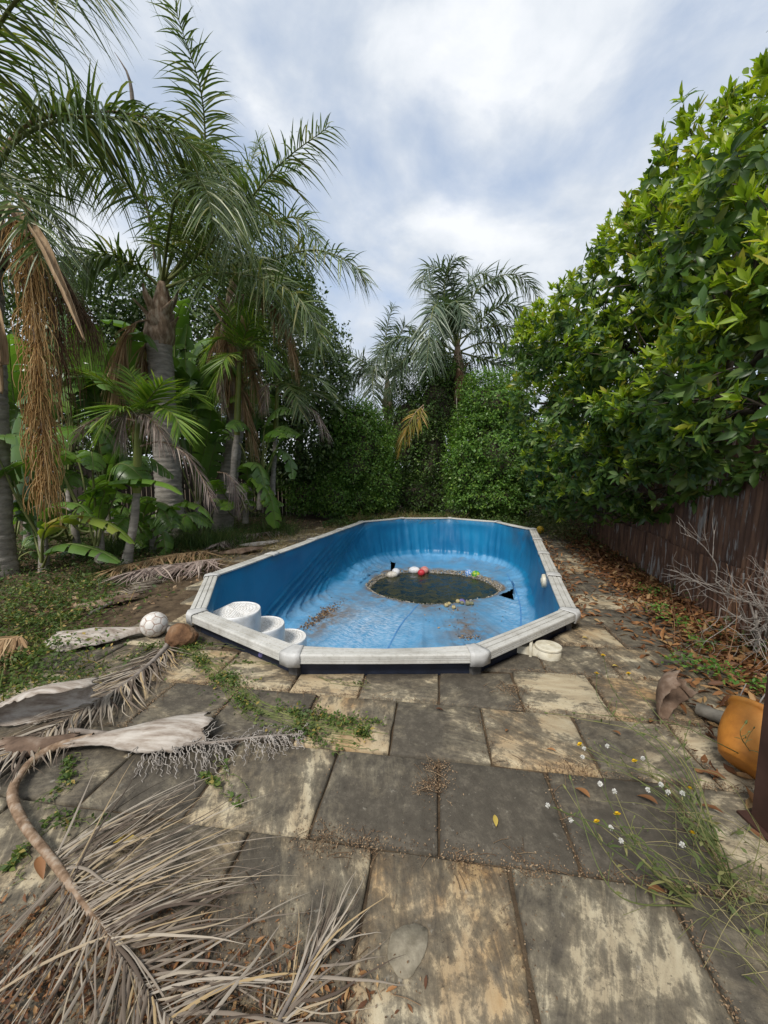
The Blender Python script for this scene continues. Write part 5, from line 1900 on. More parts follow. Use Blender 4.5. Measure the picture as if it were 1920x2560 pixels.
hanging(PALM_C, [(-4.566, 5.0, 4.689), (-4.173, 4.8, 4.263), (-4.12, 4.75, 3.629), (-4.136, 4.75, 2.687), (-4.169, 4.75, 1.589), (-4.19, 4.75, 1.191)], 720, 0.55, 0.20, 'fruit_strand', 3, 'fruit_stalk')
hanging(PALM_C, [(-4.979, 5.5, 4.838), (-4.474, 5.5, 4.318), (-4.178, 5.5, 3.787), (-4.073, 5.5, 3.547)], 320, 0.75, 0.24, 'fruit_strand_dark', 4, 'fruit_stalk', 0.004)
hanging(PALM_C, [(-4.923, 5.3, 4.661), (-4.698, 5.4, 4.267), (-4.489, 5.5, 3.486), (-4.417, 5.5, 2.874)], 200, 0.8, 0.20, 'fruit_strand_dark', 9, 'fruit_stalk', 0.004)
sheath('spathe', [(-4.447, 4.9, 4.626), (-3.922, 4.6, 4.148), (-3.689, 4.55, 3.686), (-3.52, 4.55, 3.268), (-3.404, 4.55, 2.968)], [0.05, 0.16, 0.19, 0.14, 0.012], 3.6, 'spathe', False, PALM_C, 61, 0.004, thick=0.008)
sheath('spathe', [(-4.952, 5.1, 3.895), (-4.817, 5.0, 3.306), (-4.807, 5.0, 2.862), (-4.838, 5.0, 2.466)], [0.05, 0.17, 0.17, 0.02], 3.4, 'spathe', False, PALM_C, 62, 0.004, thick=0.008)
sheath('spathe', [(-4.213, 4.8, 4.661), (-4.056, 4.75, 4.383), (-4.048, 4.75, 4.034), (-4.067, 4.75, 3.731)], [0.03, 0.09, 0.08, 0.02], 3.0, 'spathe', False, PALM_C, 63, 0.004, thick=0.008)

PALM_D = queen_palm((2.63, 14.0, 0.336), (2.667, 14.0, 4.205), (2.564, 14.0, 6.015), 0.24, 0.22, 'silvery queen palm rising behind the vine mounds', [
    [(2.569, 14.0, 5.782), (2.456, 13.8, 7.088), (2.045, 13.6, 8.033), (1.496, 13.4, 8.109), (1.135, 13.2, 7.416)],
    [(2.601, 14.0, 5.782), (2.872, 13.9, 7.128), (3.617, 13.8, 7.908), (4.486, 13.6, 7.961), (5.186, 13.4, 7.071)],
    [(2.633, 14.0, 5.782), (3.338, 13.8, 6.635), (4.177, 13.5, 7.039), (4.867, 13.2, 6.267)],
    [(2.523, 14.0, 5.626), (1.591, 13.7, 5.919), (0.317, 13.4, 5.822), (-0.53, 13.2, 4.799)],
    [(2.52, 14.0, 5.782), (2.24, 13.4, 6.487), (2.293, 12.9, 6.863), (2.524, 12.5, 6.015)],
    [(2.604, 14.0, 5.626), (3.518, 13.8, 5.874), (4.389, 13.5, 5.479), (4.877, 13.4, 4.089)],
    [(2.604, 14.0, 5.626), (3.398, 13.9, 5.364), (4.317, 13.7, 4.924), (4.883, 13.6, 3.817)],
    [(2.52, 14.0, 5.782), (2.048, 14.2, 6.784), (1.735, 14.4, 7.643), (1.667, 14.6, 8.357)],
    [(2.567, 14.0, 5.86), (2.784, 14.3, 7.6), (3.464, 14.5, 8.466), (4.083, 14.6, 8.044)],
    [(2.523, 14.0, 5.626), (1.744, 13.6, 5.357), (0.779, 13.3, 5.272), (0.162, 13.2, 4.05)],
    [(2.569, 14.0, 5.782), (2.027, 13.6, 7.302), (2.174, 13.2, 8.123), (2.506, 13.0, 8.161)],
], 3, 8, mat='palm_silver', leaf=0.9, n=95, width=0.055, boots=7)
hanging(PALM_D, [(2.463, 13.6, 4.899), (2.546, 13.45, 4.861), (2.521, 13.4, 4.089)], 220, 0.45, 0.13, 'fruit_strand_dark', 13, 'fruit_stalk', 0.011)
sheath('spathe', [(2.441, 13.4, 4.165), (2.49, 13.4, 3.32), (2.472, 13.4, 2.619)], [0.05, 0.1, 0.03], 2.5, 'sheath', False, PALM_D, 64, 0.004, thick=0.02)

PALM_E = queen_palm((0.156, 15.2, 0.237), (0.152, 15.2, 3.74), (0.115, 15.2, 5.041), 0.2, 0.18, 'smaller grey-green palm left of the silvery palm, half hidden by vines', [
    [(0.115, 15.2, 4.955), (0.044, 15.1, 5.951), (0.147, 15.0, 6.917), (0.35, 14.9, 7.533)],
    [(0.115, 15.2, 4.955), (0.449, 15.2, 6.149), (0.786, 15.0, 6.835), (1.297, 14.9, 6.553)],
    [(0.115, 15.2, 4.955), (-0.515, 15.0, 5.417), (-1.365, 14.8, 5.78), (-2.006, 14.7, 5.586)],
    [(0.115, 15.2, 4.955), (-0.25, 14.8, 5.365), (-0.418, 14.6, 4.653), (-0.248, 14.5, 3.469)],
    [(0.115, 15.2, 4.955), (0.879, 15.0, 5.754), (1.892, 14.8, 6.109), (2.571, 14.7, 5.504)],
    [(0.115, 15.2, 4.955), (-0.704, 15.3, 5.323), (-1.242, 15.3, 4.978), (-1.517, 15.3, 4.281)],
    [(0.115, 15.2, 4.955), (0.348, 14.6, 5.477), (0.507, 14.3, 5.234), (0.537, 14.1, 4.224)],
], 2, 9, mat='palm_silver', leaf=0.85, n=85, width=0.042, boots=5)

YEL = thing('broken_frond', (0.55, 12.0, 2.15), 'amber dying palm frond hanging over the vine mounds', 'palm frond')
frond(YEL, [(1.227, 12.2, 3.508), (0.927, 12.0, 3.199), (0.642, 11.9, 2.633), (0.46, 11.9, 2.117)], 'amber_frond', 'rachis_tan', 30, 0.55, 0.05, 0.5, 0.5, 0.1, 0.02, seed=3)
frond(YEL, [(1.227, 12.2, 3.438), (1.111, 12.0, 3.13), (0.853, 11.9, 2.702), (0.742, 11.9, 2.424)], 'amber_frond', 'rachis_tan', 24, 0.45, 0.05, 0.5, 0.5, 0.1, 0.02, seed=4)


def slender_palm(path, shaft_from, label, fronds, dead, seed, r0=0.075, mat='palm_bright', leaf=0.55, n=38, width=0.034):
    root = thing('slender_palm', path[0], label, 'palm', 'young slender palms in the left bed')
    k = len(path)
    trunk(root, path[:shaft_from + 1], r0, r0 * 0.72, rings=18, flare=0.5, depth=0.06, k=12)
    mb = MB()
    C = curve(path[shaft_from:], 16)
    tube(mb, C, np.interp(np.linspace(0, 1, 16), [0, 0.1, 1], [r0 * 0.72, r0 * 0.9, r0 * 0.5]), 12)
    mb.build('crown_shaft', 'crown_shaft', root)
    for i, pts in enumerate(fronds):
        frond(root, pts, mat, 'rachis_green', n, leaf, width, 0.22, 0.22, 0.12, 0.018, fwd=(58, 25), seed=seed * 17 + i, jitter=0.07)
    for i, pts in enumerate(dead):
        frond(root, pts, 'palm_dead_mauve', 'rachis_tan', 42, leaf * 0.62, width * 0.55, 0.5, 0.8, 0.15, 0.016, fwd=(45, 25), seed=seed * 23 + i, label='withered mauve-brown frond')
    return root


slender_palm([(-4.12, 6.0, -0.089), (-3.951, 6.0, 0.635), (-3.864, 6.0, 1.146), (-3.81, 6.0, 1.719), (-3.753, 6.0, 2.349)], 2, 'young palm with yellow-green shaft and bright fan of fronds before the thick trunk', [
    [(-3.753, 6.0, 2.349), (-3.951, 5.9, 2.667), (-4.163, 5.8, 2.805), (-4.449, 5.7, 2.886)],
    [(-3.753, 6.0, 2.349), (-3.493, 5.9, 2.586), (-3.18, 5.7, 2.763)],
    [(-3.753, 6.0, 2.349), (-3.397, 5.9, 2.451), (-3.036, 5.7, 2.274), (-2.903, 5.6, 2.033)],
    [(-3.753, 6.0, 2.349), (-3.498, 6.2, 2.485), (-3.222, 6.4, 2.737), (-2.973, 6.5, 2.644)],
    [(-3.753, 6.0, 2.349), (-3.753, 5.7, 2.405), (-3.82, 5.5, 2.31), (-3.93, 5.4, 2.045)],
    [(-3.753, 6.0, 2.349), (-3.848, 6.2, 2.698), (-4.096, 6.4, 3.099)],
], [[(-3.709, 5.9, 2.267), (-3.709, 5.75, 2.347), (-3.742, 5.65, 2.267), (-3.771, 5.6, 1.968)], [(-3.786, 6.0, 1.86), (-3.361, 5.9, 1.924), (-2.936, 5.8, 1.712), (-2.69, 5.75, 1.334), (-2.558, 5.7, 1.026)], [(-3.706, 5.9, 2.301), (-3.552, 5.8, 2.321), (-3.331, 5.7, 2.175), (-3.212, 5.65, 2.005)], [(-3.774, 6.0, 2.245), (-4.242, 6.1, 2.328), (-4.611, 6.1, 2.223), (-4.849, 6.1, 1.974)]], 1)
slender_palm([(-3.454, 8.7, 0.987), (-3.346, 8.7, 1.818), (-3.275, 8.7, 2.277), (-3.222, 8.7, 3.082), (-3.141, 8.7, 4.064)], 2, 'slender palm with upright bright fronds behind the young fan palm', [
    [(-3.141, 8.7, 4.064), (-3.153, 8.7, 4.498), (-3.086, 8.7, 4.928), (-2.846, 8.6, 5.076)],
    [(-3.141, 8.7, 4.064), (-2.97, 8.6, 4.417), (-2.778, 8.5, 4.663), (-2.604, 8.4, 4.534)],
    [(-3.141, 8.7, 4.064), (-3.371, 8.6, 4.321), (-3.631, 8.5, 4.194), (-3.802, 8.4, 3.788)],
    [(-3.141, 8.7, 4.064), (-2.811, 8.4, 4.163), (-2.466, 8.2, 3.917), (-2.26, 8.1, 3.524)],
    [(-3.141, 8.7, 4.064), (-3.373, 8.9, 4.714), (-3.446, 9.0, 5.144)],
    [(-3.141, 8.7, 4.064), (-2.738, 8.8, 4.387), (-2.364, 8.9, 4.222), (-2.172, 8.9, 3.724)],
    [(-3.141, 8.7, 4.064), (-3.231, 8.2, 3.825), (-3.354, 8.0, 3.409), (-3.446, 8.0, 3.046)],
], [[(-3.445, 8.0, 1.46), (-3.215, 7.9, 1.413), (-3.016, 7.8, 1.181), (-2.97, 7.8, 0.71)], [(-3.113, 8.6, 3.842), (-3.318, 8.4, 3.694), (-3.411, 8.3, 3.293), (-3.413, 8.3, 2.819)]], 2, r0=0.085, leaf=0.6)
slender_palm([(-2.689, 9.2, 0.924), (-2.611, 9.2, 1.673), (-2.558, 9.2, 2.322), (-2.52, 9.2, 2.856), (-2.469, 9.2, 3.487)], 2, 'slim palm with green shaft nearest the far left pool rail', [
    [(-2.469, 9.2, 3.487), (-2.698, 9.1, 3.774), (-2.878, 9.0, 3.749), (-3.065, 8.9, 3.422)],
    [(-2.469, 9.2, 3.487), (-2.349, 9.2, 3.903), (-2.001, 9.1, 4.081), (-1.665, 9.0, 4.102)],
    [(-2.469, 9.2, 3.487), (-1.989, 9.0, 3.648), (-1.535, 8.8, 3.55), (-1.117, 8.7, 3.181)],
    [(-2.469, 9.2, 3.487), (-2.619, 9.4, 3.955), (-2.891, 9.6, 4.222)],
    [(-2.469, 9.2, 3.487), (-2.156, 8.8, 3.401), (-1.891, 8.5, 3.045), (-1.779, 8.4, 2.641)],
    [(-2.469, 9.2, 3.487), (-2.063, 9.3, 3.403), (-1.521, 9.3, 3.297), (-1.089, 9.3, 2.977)],
], [[(-2.443, 9.1, 3.414), (-2.596, 8.9, 3.422), (-2.656, 8.8, 3.2), (-2.687, 8.8, 2.898)], [(-2.427, 9.1, 3.258), (-1.982, 8.9, 3.016), (-1.55, 8.8, 2.797), (-1.253, 8.7, 2.277)]], 3, r0=0.07, leaf=0.62, mat='palm_green')


# ------------------------------------------------------------------ paddle-leaved strelitzias
def strelitzia(base, label, leaves, spare, seed, mat='bird_leaf', h=(1.4, 2.6), L=1.1, W_=0.22):
    root = thing('giant_strelitzia', base, label, 'plant', 'giant strelitzias in the left bed')
    r = np.random.default_rng(seed)
    b = A(base)
    # a short leaning stem
    tube(mb := MB(), curve([b, b + A([0.03, 0, 0.35]), b + A([0.0, 0.02, 0.75])], 20), np.linspace(0.075, 0.05, 20), 10)
    mb.build('stem', 'palm_bark', root)
    for i, (pts, w, m, tw) in enumerate(leaves):
        paddle(root, pts, 0.18, w, 9, m, seed * 13 + i, tw)
    for i in range(spare):
        a = r.uniform(0, 2 * PI)
        hh = r.uniform(*h)
        o_ = r.uniform(0.15, 0.6)
        d = A([math.cos(a), math.sin(a), 0])
        p1 = b + d * o_ * 0.5 + A([0, 0, hh * 0.6])
        p2 = b + d * o_ + A([0, 0, hh])
        ln = L * r.uniform(0.75, 1.15)
        up_ = r.uniform(0.05, 0.9)
        p3 = p2 + (d * 0.6 + A([0, 0, up_])) * ln * 0.5
        p4 = p3 + (d * 0.75 + A([0, 0, up_ - 0.75])) * ln * 0.5
        paddle(root, [b + A([0, 0, 0.5]), p1, p2, p3, p4], 0.55, W_ * r.uniform(0.8, 1.15), 9, mat if r.random() < 0.72 else 'bird_leaf_bright', seed * 29 + i, r.uniform(-0.7, 0.7))
    return root


strelitzia((-4.607, 6.1, 0.015), 'strelitzia with ragged yellow-green paddle leaf crossing the young palm shaft', [
    ([(-4.584, 6.0, 0.302), (-4.567, 5.9, 0.902), (-4.217, 5.8, 1.263), (-3.623, 5.7, 1.363), (-3.188, 5.65, 1.303), (-2.94, 5.6, 1.15)], 0.20, 'bird_leaf_bright', 0.15),
    ([(-4.584, 6.0, 0.302), (-4.389, 5.9, 0.902), (-4.259, 5.85, 1.19), (-4.356, 5.7, 1.185), (-4.511, 5.65, 1.078)], 0.16, 'bird_leaf_bright', -0.3),
    ([(-4.547, 6.0, 0.302), (-4.458, 6.1, 0.956), (-4.379, 6.2, 1.469), (-4.25, 6.3, 1.915)], 0.22, 'bird_leaf', 0.5),
    ([(-4.547, 6.0, 0.302), (-4.401, 6.2, 1.172), (-4.351, 6.3, 1.767), (-4.616, 6.3, 2.21), (-4.915, 6.2, 2.126)], 0.22, 'bird_leaf', 0.1),
], 8, 1, h=(0.9, 1.7))
strelitzia((-5.159, 5.7, -0.031), 'strelitzia with low yellowing paddle leaf at the left of the bed', [
    ([(-5.09, 5.6, 0.137), (-4.833, 5.4, 0.622), (-4.434, 5.3, 0.847), (-3.972, 5.2, 0.859), (-3.632, 5.15, 0.726), (-3.364, 5.1, 0.507)], 0.21, 'bird_leaf_yellow', 0.25),
    ([(-5.09, 5.6, 0.137), (-4.965, 5.6, 0.727), (-4.651, 5.5, 1.01), (-4.305, 5.4, 1.018), (-4.049, 5.3, 0.834)], 0.19, 'bird_leaf', 0.2),
    ([(-5.09, 5.6, 0.137), (-5.403, 5.8, 0.912), (-5.495, 5.9, 1.611), (-5.588, 6.0, 2.315)], 0.24, 'bird_leaf', 0.8),
    ([(-5.083, 5.6, 0.067), (-4.759, 5.4, 0.354), (-4.403, 5.3, 0.475), (-3.914, 5.2, 0.397), (-3.605, 5.15, 0.247)], 0.20, 'bird_leaf', 0.1),
], 8, 2, h=(0.9, 2.0))
strelitzia((-4.291, 7.0, -0.116), 'low dark strelitzia with torn leaves at the foot of the thick trunk', [
    ([(-4.326, 7.0, 0.015), (-4.278, 6.9, 0.463), (-4.081, 6.8, 0.645), (-3.898, 6.7, 0.411), (-3.846, 6.65, 0.006)], 0.20, 'bird_leaf', 0.2),
    ([(-4.326, 7.0, 0.015), (-4.356, 6.9, 0.548), (-4.205, 6.8, 0.894), (-3.922, 6.7, 0.943), (-3.596, 6.6, 0.751), (-3.454, 6.6, 0.427)], 0.17, 'bird_leaf', 0.2),
    ([(-4.283, 7.0, 0.015), (-3.813, 6.7, 0.739), (-3.425, 6.6, 0.951), (-3.065, 6.5, 0.841), (-2.903, 6.5, 0.603)], 0.17, 'bird_leaf_bright', 0.1),
], 4, 3, h=(0.6, 1.1), L=0.8)
strelitzia((-2.936, 9.0, 0.588), 'strelitzia with big drooping leaf beside the slim palm, nearest the pool rail', [
    ([(-2.954, 9.0, 0.697), (-3.045, 8.9, 1.136), (-2.814, 8.7, 1.301), (-2.508, 8.5, 0.896), (-2.387, 8.4, 0.238)], 0.36, 'bird_leaf_bright', 0.35),
    ([(-2.954, 9.0, 0.697), (-3.144, 8.9, 1.349), (-3.01, 8.7, 1.663), (-2.773, 8.6, 1.559), (-2.605, 8.5, 1.05)], 0.27, 'bird_leaf', 0.0),
    ([(-2.954, 9.0, 0.697), (-2.687, 9.0, 1.562), (-2.459, 9.0, 1.988), (-2.172, 8.9, 1.772), (-2.086, 8.8, 1.298)], 0.22, 'bird_leaf', 0.0),
], 6, 4, h=(1.0, 2.0))
strelitzia((-4.521, 9.3, 0.103), 'tall strelitzia between the two thickest palm trunks', [
    ([(-4.498, 9.3, 0.558), (-4.39, 9.2, 2.749), (-4.094, 9.0, 3.546), (-3.72, 8.9, 3.874), (-3.322, 8.8, 3.798), (-3.144, 8.7, 3.478)], 0.34, 'bird_leaf', 0.3),
    ([(-4.498, 9.3, 0.558), (-4.602, 9.3, 2.763), (-4.629, 9.3, 4.241), (-4.541, 9.3, 4.859)], 0.34, 'bird_leaf', 0.9),
    ([(-4.498, 9.3, 0.558), (-4.271, 9.2, 1.89), (-3.976, 9.0, 2.722), (-4.028, 8.8, 2.999), (-4.351, 8.7, 2.782)], 0.30, 'bird_leaf_bright', 0.3),
    ([(-4.498, 9.3, 0.558), (-3.963, 9.0, 1.882), (-3.684, 8.9, 2.399), (-3.438, 8.8, 2.286)], 0.26, 'bird_leaf', 0.3),
], 12, 5, h=(1.6, 3.6), L=1.4, W_=0.3)
strelitzia((-5.795, 8.0, 0.199), 'tall dark strelitzia behind the young fan palm', [
    ([(-5.765, 8.0, 0.592), (-5.694, 8.0, 2.121), (-5.633, 8.0, 3.499), (-5.762, 8.0, 4.213)], 0.30, 'bird_leaf', 0.9),
    ([(-5.765, 8.0, 0.592), (-5.401, 7.9, 2.573), (-5.103, 7.8, 3.799), (-4.553, 7.6, 4.077), (-4.255, 7.5, 3.711)], 0.28, 'bird_leaf', 0.2),
], 13, 6, h=(1.8, 3.6), L=1.35, W_=0.28)
strelitzia((-6.957, 7.4, 0.114), 'tall dark strelitzia behind the hanging fruit strands', [], 12, 7, h=(1.6, 3.6), L=1.3, W_=0.28)
strelitzia((-7.587, 9.2, 0.343), 'deep-shaded strelitzia at the back of the bed, left of the thick trunk', [], 12, 8, h=(2.2, 4.4), L=1.4, W_=0.3)
strelitzia((-5.611, 10.4, 0.192), 'tallest strelitzia with leaves above the thick trunk', [], 12, 9, h=(2.6, 4.8), L=1.5, W_=0.32)
strelitzia((-3.715, 10.6, 0.426), 'shaded strelitzia behind the two slim palms', [], 10, 10, h=(1.6, 3.4), L=1.3, W_=0.28)
strelitzia((-5.784, 9.0, 0.368), 'shaded strelitzia directly behind the low dark one', [], 10, 11, h=(1.4, 3.0), L=1.3, W_=0.28)

for i_, (b_, lab_) in enumerate((((-5.39, 6.6, -0.106), 'low strelitzia seedling clump left of the young fan palm foot'), ((-5.118, 7.2, -0.117), 'low strelitzia seedling clump right behind the young fan palm'), ((-4.195, 8.6, -0.057), 'knee-high strelitzia seedlings between the two big trunks'),
                                 ((-6.246, 6.3, -0.192), 'low strelitzia seedlings beside the left edge palm trunk'), ((-3.421, 9.4, 0.203), 'low strelitzia seedlings at the foot of the slender palms'), ((-5.331, 8.4, -0.073), 'strelitzia seedlings behind the foot of the thick trunk'))):
    strelitzia(b_, lab_, [], 11, 40 + i_, h=(0.25, 1.0), L=0.75, W_=0.16, mat='bird_leaf' if i_ % 2 else 'bird_leaf_bright')


# ------------------------------------------------------------------ leafy trees, vine mounds
QUAD = (A([[0, 0, 0], [0.45, -0.28, 0.06], [1, 0, -0.06], [0.45, 0.28, 0.06]]), A([[0, 1, 2, 3]]))


def leafy(parent, lobes, dens, size, mat, seed, name='crown', inner=0.55, zmin=None, tip=0.35, lumpy=0.2, lf=2.0):
    r = np.random.default_rng(seed)
    P, N = lobe_points(lobes, dens, r, inner, zmin, 0.75, lumpy, lf)
    n = len(P)
    D = unit(N * tip + r.normal(0, 0.6, (n, 3)) + A([0, 0, -0.25]))
    Z = unit(N * 0.8 + UP * 0.7 + r.normal(0, 0.5, (n, 3)))
    mb = MB()
    place(mb, QUAD, P, D, Z, size * r.uniform(0.6, 1.25, n))
    o = mb.build(name, mat, parent)
    tag(o, kind='stuff')
    return o


def bush_tree(base, lobes, dens, size, mat, label, seed, r0=0.16, inner=0.45):
    root = thing('leafy_tree', base, label, 'tree', 'trees behind the left bed')
    b = A(base)
    top = A(lobes[0][0])
    mb = MB()
    tube(mb, curve([b, (b + top) / 2 + A([0.1, 0.05, 0]), top], 24), np.linspace(r0, r0 * 0.4, 24), 9)
    mb.build('trunk', 'branch_bark', root)
    lb = MB()
    for i, (c, rad) in enumerate(lobes):
        s0 = b + (top - b) * 0.5
        tube(lb, curve([s0, (s0 + A(c)) / 2 + A([0, 0, 0.1]), A(c)], 14), np.linspace(r0 * 0.4, 0.02, 14), 6)
    lb.build('limbs', 'branch_bark', root)
    leafy(root, lobes, dens, size, mat, seed, inner=inner)
    return root


bush_tree((-2.818, 12.3, 0.403), [((-2.701, 12.3, 5.125), (1.5, 1.3, 1.9)), ((-1.957, 12.0, 4.092), (0.9, 0.9, 1.3)), ((-3.302, 12.6, 6.875), (1.3, 1.2, 1.1)), ((-2.531, 12.2, 2.305), (1.2, 1.1, 1.2)), ((-3.965, 12.6, 4.364), (1.3, 1.2, 1.7)), ((-3.597, 12.6, 2.034), (1.3, 1.1, 1.2))],
          330, 0.13, 'tree_leaf_dark', 'dense dark-leaved tree left of the sky gap', 71)
bush_tree((-6.27, 13.0, 0.498), [((-6.081, 13.2, 5.977), (2.0, 1.4, 1.8)), ((-6.15, 13.0, 2.813), (2.2, 1.2, 1.7)), ((-8.162, 13.2, 4.501), (1.8, 1.3, 2.0)), ((-5.427, 13.6, 7.302), (1.4, 1.2, 1.2))],
          230, 0.15, 'tree_leaf_dark', 'dark leafy tree glimpsed between the palm trunks', 72)
bush_tree((-9.529, 11.6, 0.466), [((-9.135, 11.6, 4.919), (2.0, 1.3, 2.0)), ((-9.209, 11.4, 2.252), (2.2, 1.2, 1.7)), ((-10.642, 11.4, 5.366), (1.8, 1.3, 2.2)), ((-11.03, 11.2, 2.37), (1.9, 1.2, 1.6)), ((-7.94, 12.0, 6.619), (1.3, 1.1, 1.0))],
          230, 0.14, 'tree_leaf_dark', 'shaded leafy tree behind the left edge palms', 73)


def vine_mound(base, lobes, label, seed, bright=0.25, dens=720, mat='vine_leaf'):
    root = thing('vine_mound', base, label, 'vine', 'vine mounds along the back')
    core = MB()
    V0, F0, _ = ico(3)
    for c, rad in lobes:
        V = A(c) + V0 * A(rad) * 0.66 * (1 + 0.08 * snoise(V0, seed, 2.0))[:, None]
        V[:, 2] = np.maximum(V[:, 2], -0.02)
        core.add(V, F0)
    core.build('stems', 'branch_bark', root)
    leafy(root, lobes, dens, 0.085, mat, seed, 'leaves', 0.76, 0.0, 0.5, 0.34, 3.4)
    leafy(root, lobes, dens * bright, 0.085, 'vine_leaf_bright', seed + 1, 'bright_leaves', 0.93, 0.0, 0.6, 0.34, 3.4)
    # trailing runners
    r = np.random.default_rng(seed)
    tr = MB()
    lv = MB()
    for c, rad in lobes:
        for i in range(34):
            d = sph(1, r)[0]
            d[2] = abs(d[2]) * 0.8 + 0.1
            p = A(c) + unit(d) * A(rad)
            e = p + unit(d * A([1, 1, 0.4])) * r.uniform(0.1, 0.45) + A([0, 0, r.uniform(-0.3, 0.25)])
            C = curve([p, (p + e) / 2 + A([0, 0, 0.06]), e], 8)
            tube(tr, C, np.linspace(0.005, 0.002, 8), 4)
            k = 12
            q = C[r.integers(0, 8, k)] + r.normal(0, 0.03, (k, 3))
            place(lv, QUAD, q, sph(k, r), unit(UP + r.normal(0, 0.5, (k, 3))), r.uniform(0.05, 0.09, k))
    tag(tr.build('runners', 'branch_bark', root), kind='stuff')
    tag(lv.build('runner_leaves', 'vine_leaf_bright', root), kind='stuff')


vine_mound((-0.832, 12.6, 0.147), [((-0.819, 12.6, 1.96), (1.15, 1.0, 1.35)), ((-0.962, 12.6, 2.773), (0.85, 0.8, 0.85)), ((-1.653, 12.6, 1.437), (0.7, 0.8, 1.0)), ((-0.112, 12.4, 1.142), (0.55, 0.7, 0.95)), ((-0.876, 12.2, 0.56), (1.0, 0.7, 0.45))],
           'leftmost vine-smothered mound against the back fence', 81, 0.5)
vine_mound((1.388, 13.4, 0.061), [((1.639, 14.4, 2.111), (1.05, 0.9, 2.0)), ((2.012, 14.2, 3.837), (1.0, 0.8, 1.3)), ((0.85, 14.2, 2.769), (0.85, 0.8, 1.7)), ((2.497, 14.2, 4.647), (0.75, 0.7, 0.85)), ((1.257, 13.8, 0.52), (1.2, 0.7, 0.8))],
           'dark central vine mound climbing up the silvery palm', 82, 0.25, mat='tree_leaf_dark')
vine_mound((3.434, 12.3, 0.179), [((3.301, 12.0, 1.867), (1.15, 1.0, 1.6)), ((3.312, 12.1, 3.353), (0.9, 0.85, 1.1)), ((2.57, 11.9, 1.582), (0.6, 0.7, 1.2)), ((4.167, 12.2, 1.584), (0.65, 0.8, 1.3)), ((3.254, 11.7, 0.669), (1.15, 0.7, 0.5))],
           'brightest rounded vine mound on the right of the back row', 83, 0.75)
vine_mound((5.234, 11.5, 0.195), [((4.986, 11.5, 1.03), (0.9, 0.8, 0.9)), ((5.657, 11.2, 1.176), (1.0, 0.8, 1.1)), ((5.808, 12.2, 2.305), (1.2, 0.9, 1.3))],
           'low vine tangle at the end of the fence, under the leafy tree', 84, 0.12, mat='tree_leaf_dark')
vine_mound((-2.095, 12.4, 0.168), [((-2.315, 12.2, 0.781), (0.8, 0.6, 0.55)), ((-1.488, 11.8, 0.662), (0.6, 0.5, 0.5))],
           'small bright-leaved vine clump at the foot of the leftmost mound', 85, 0.5)


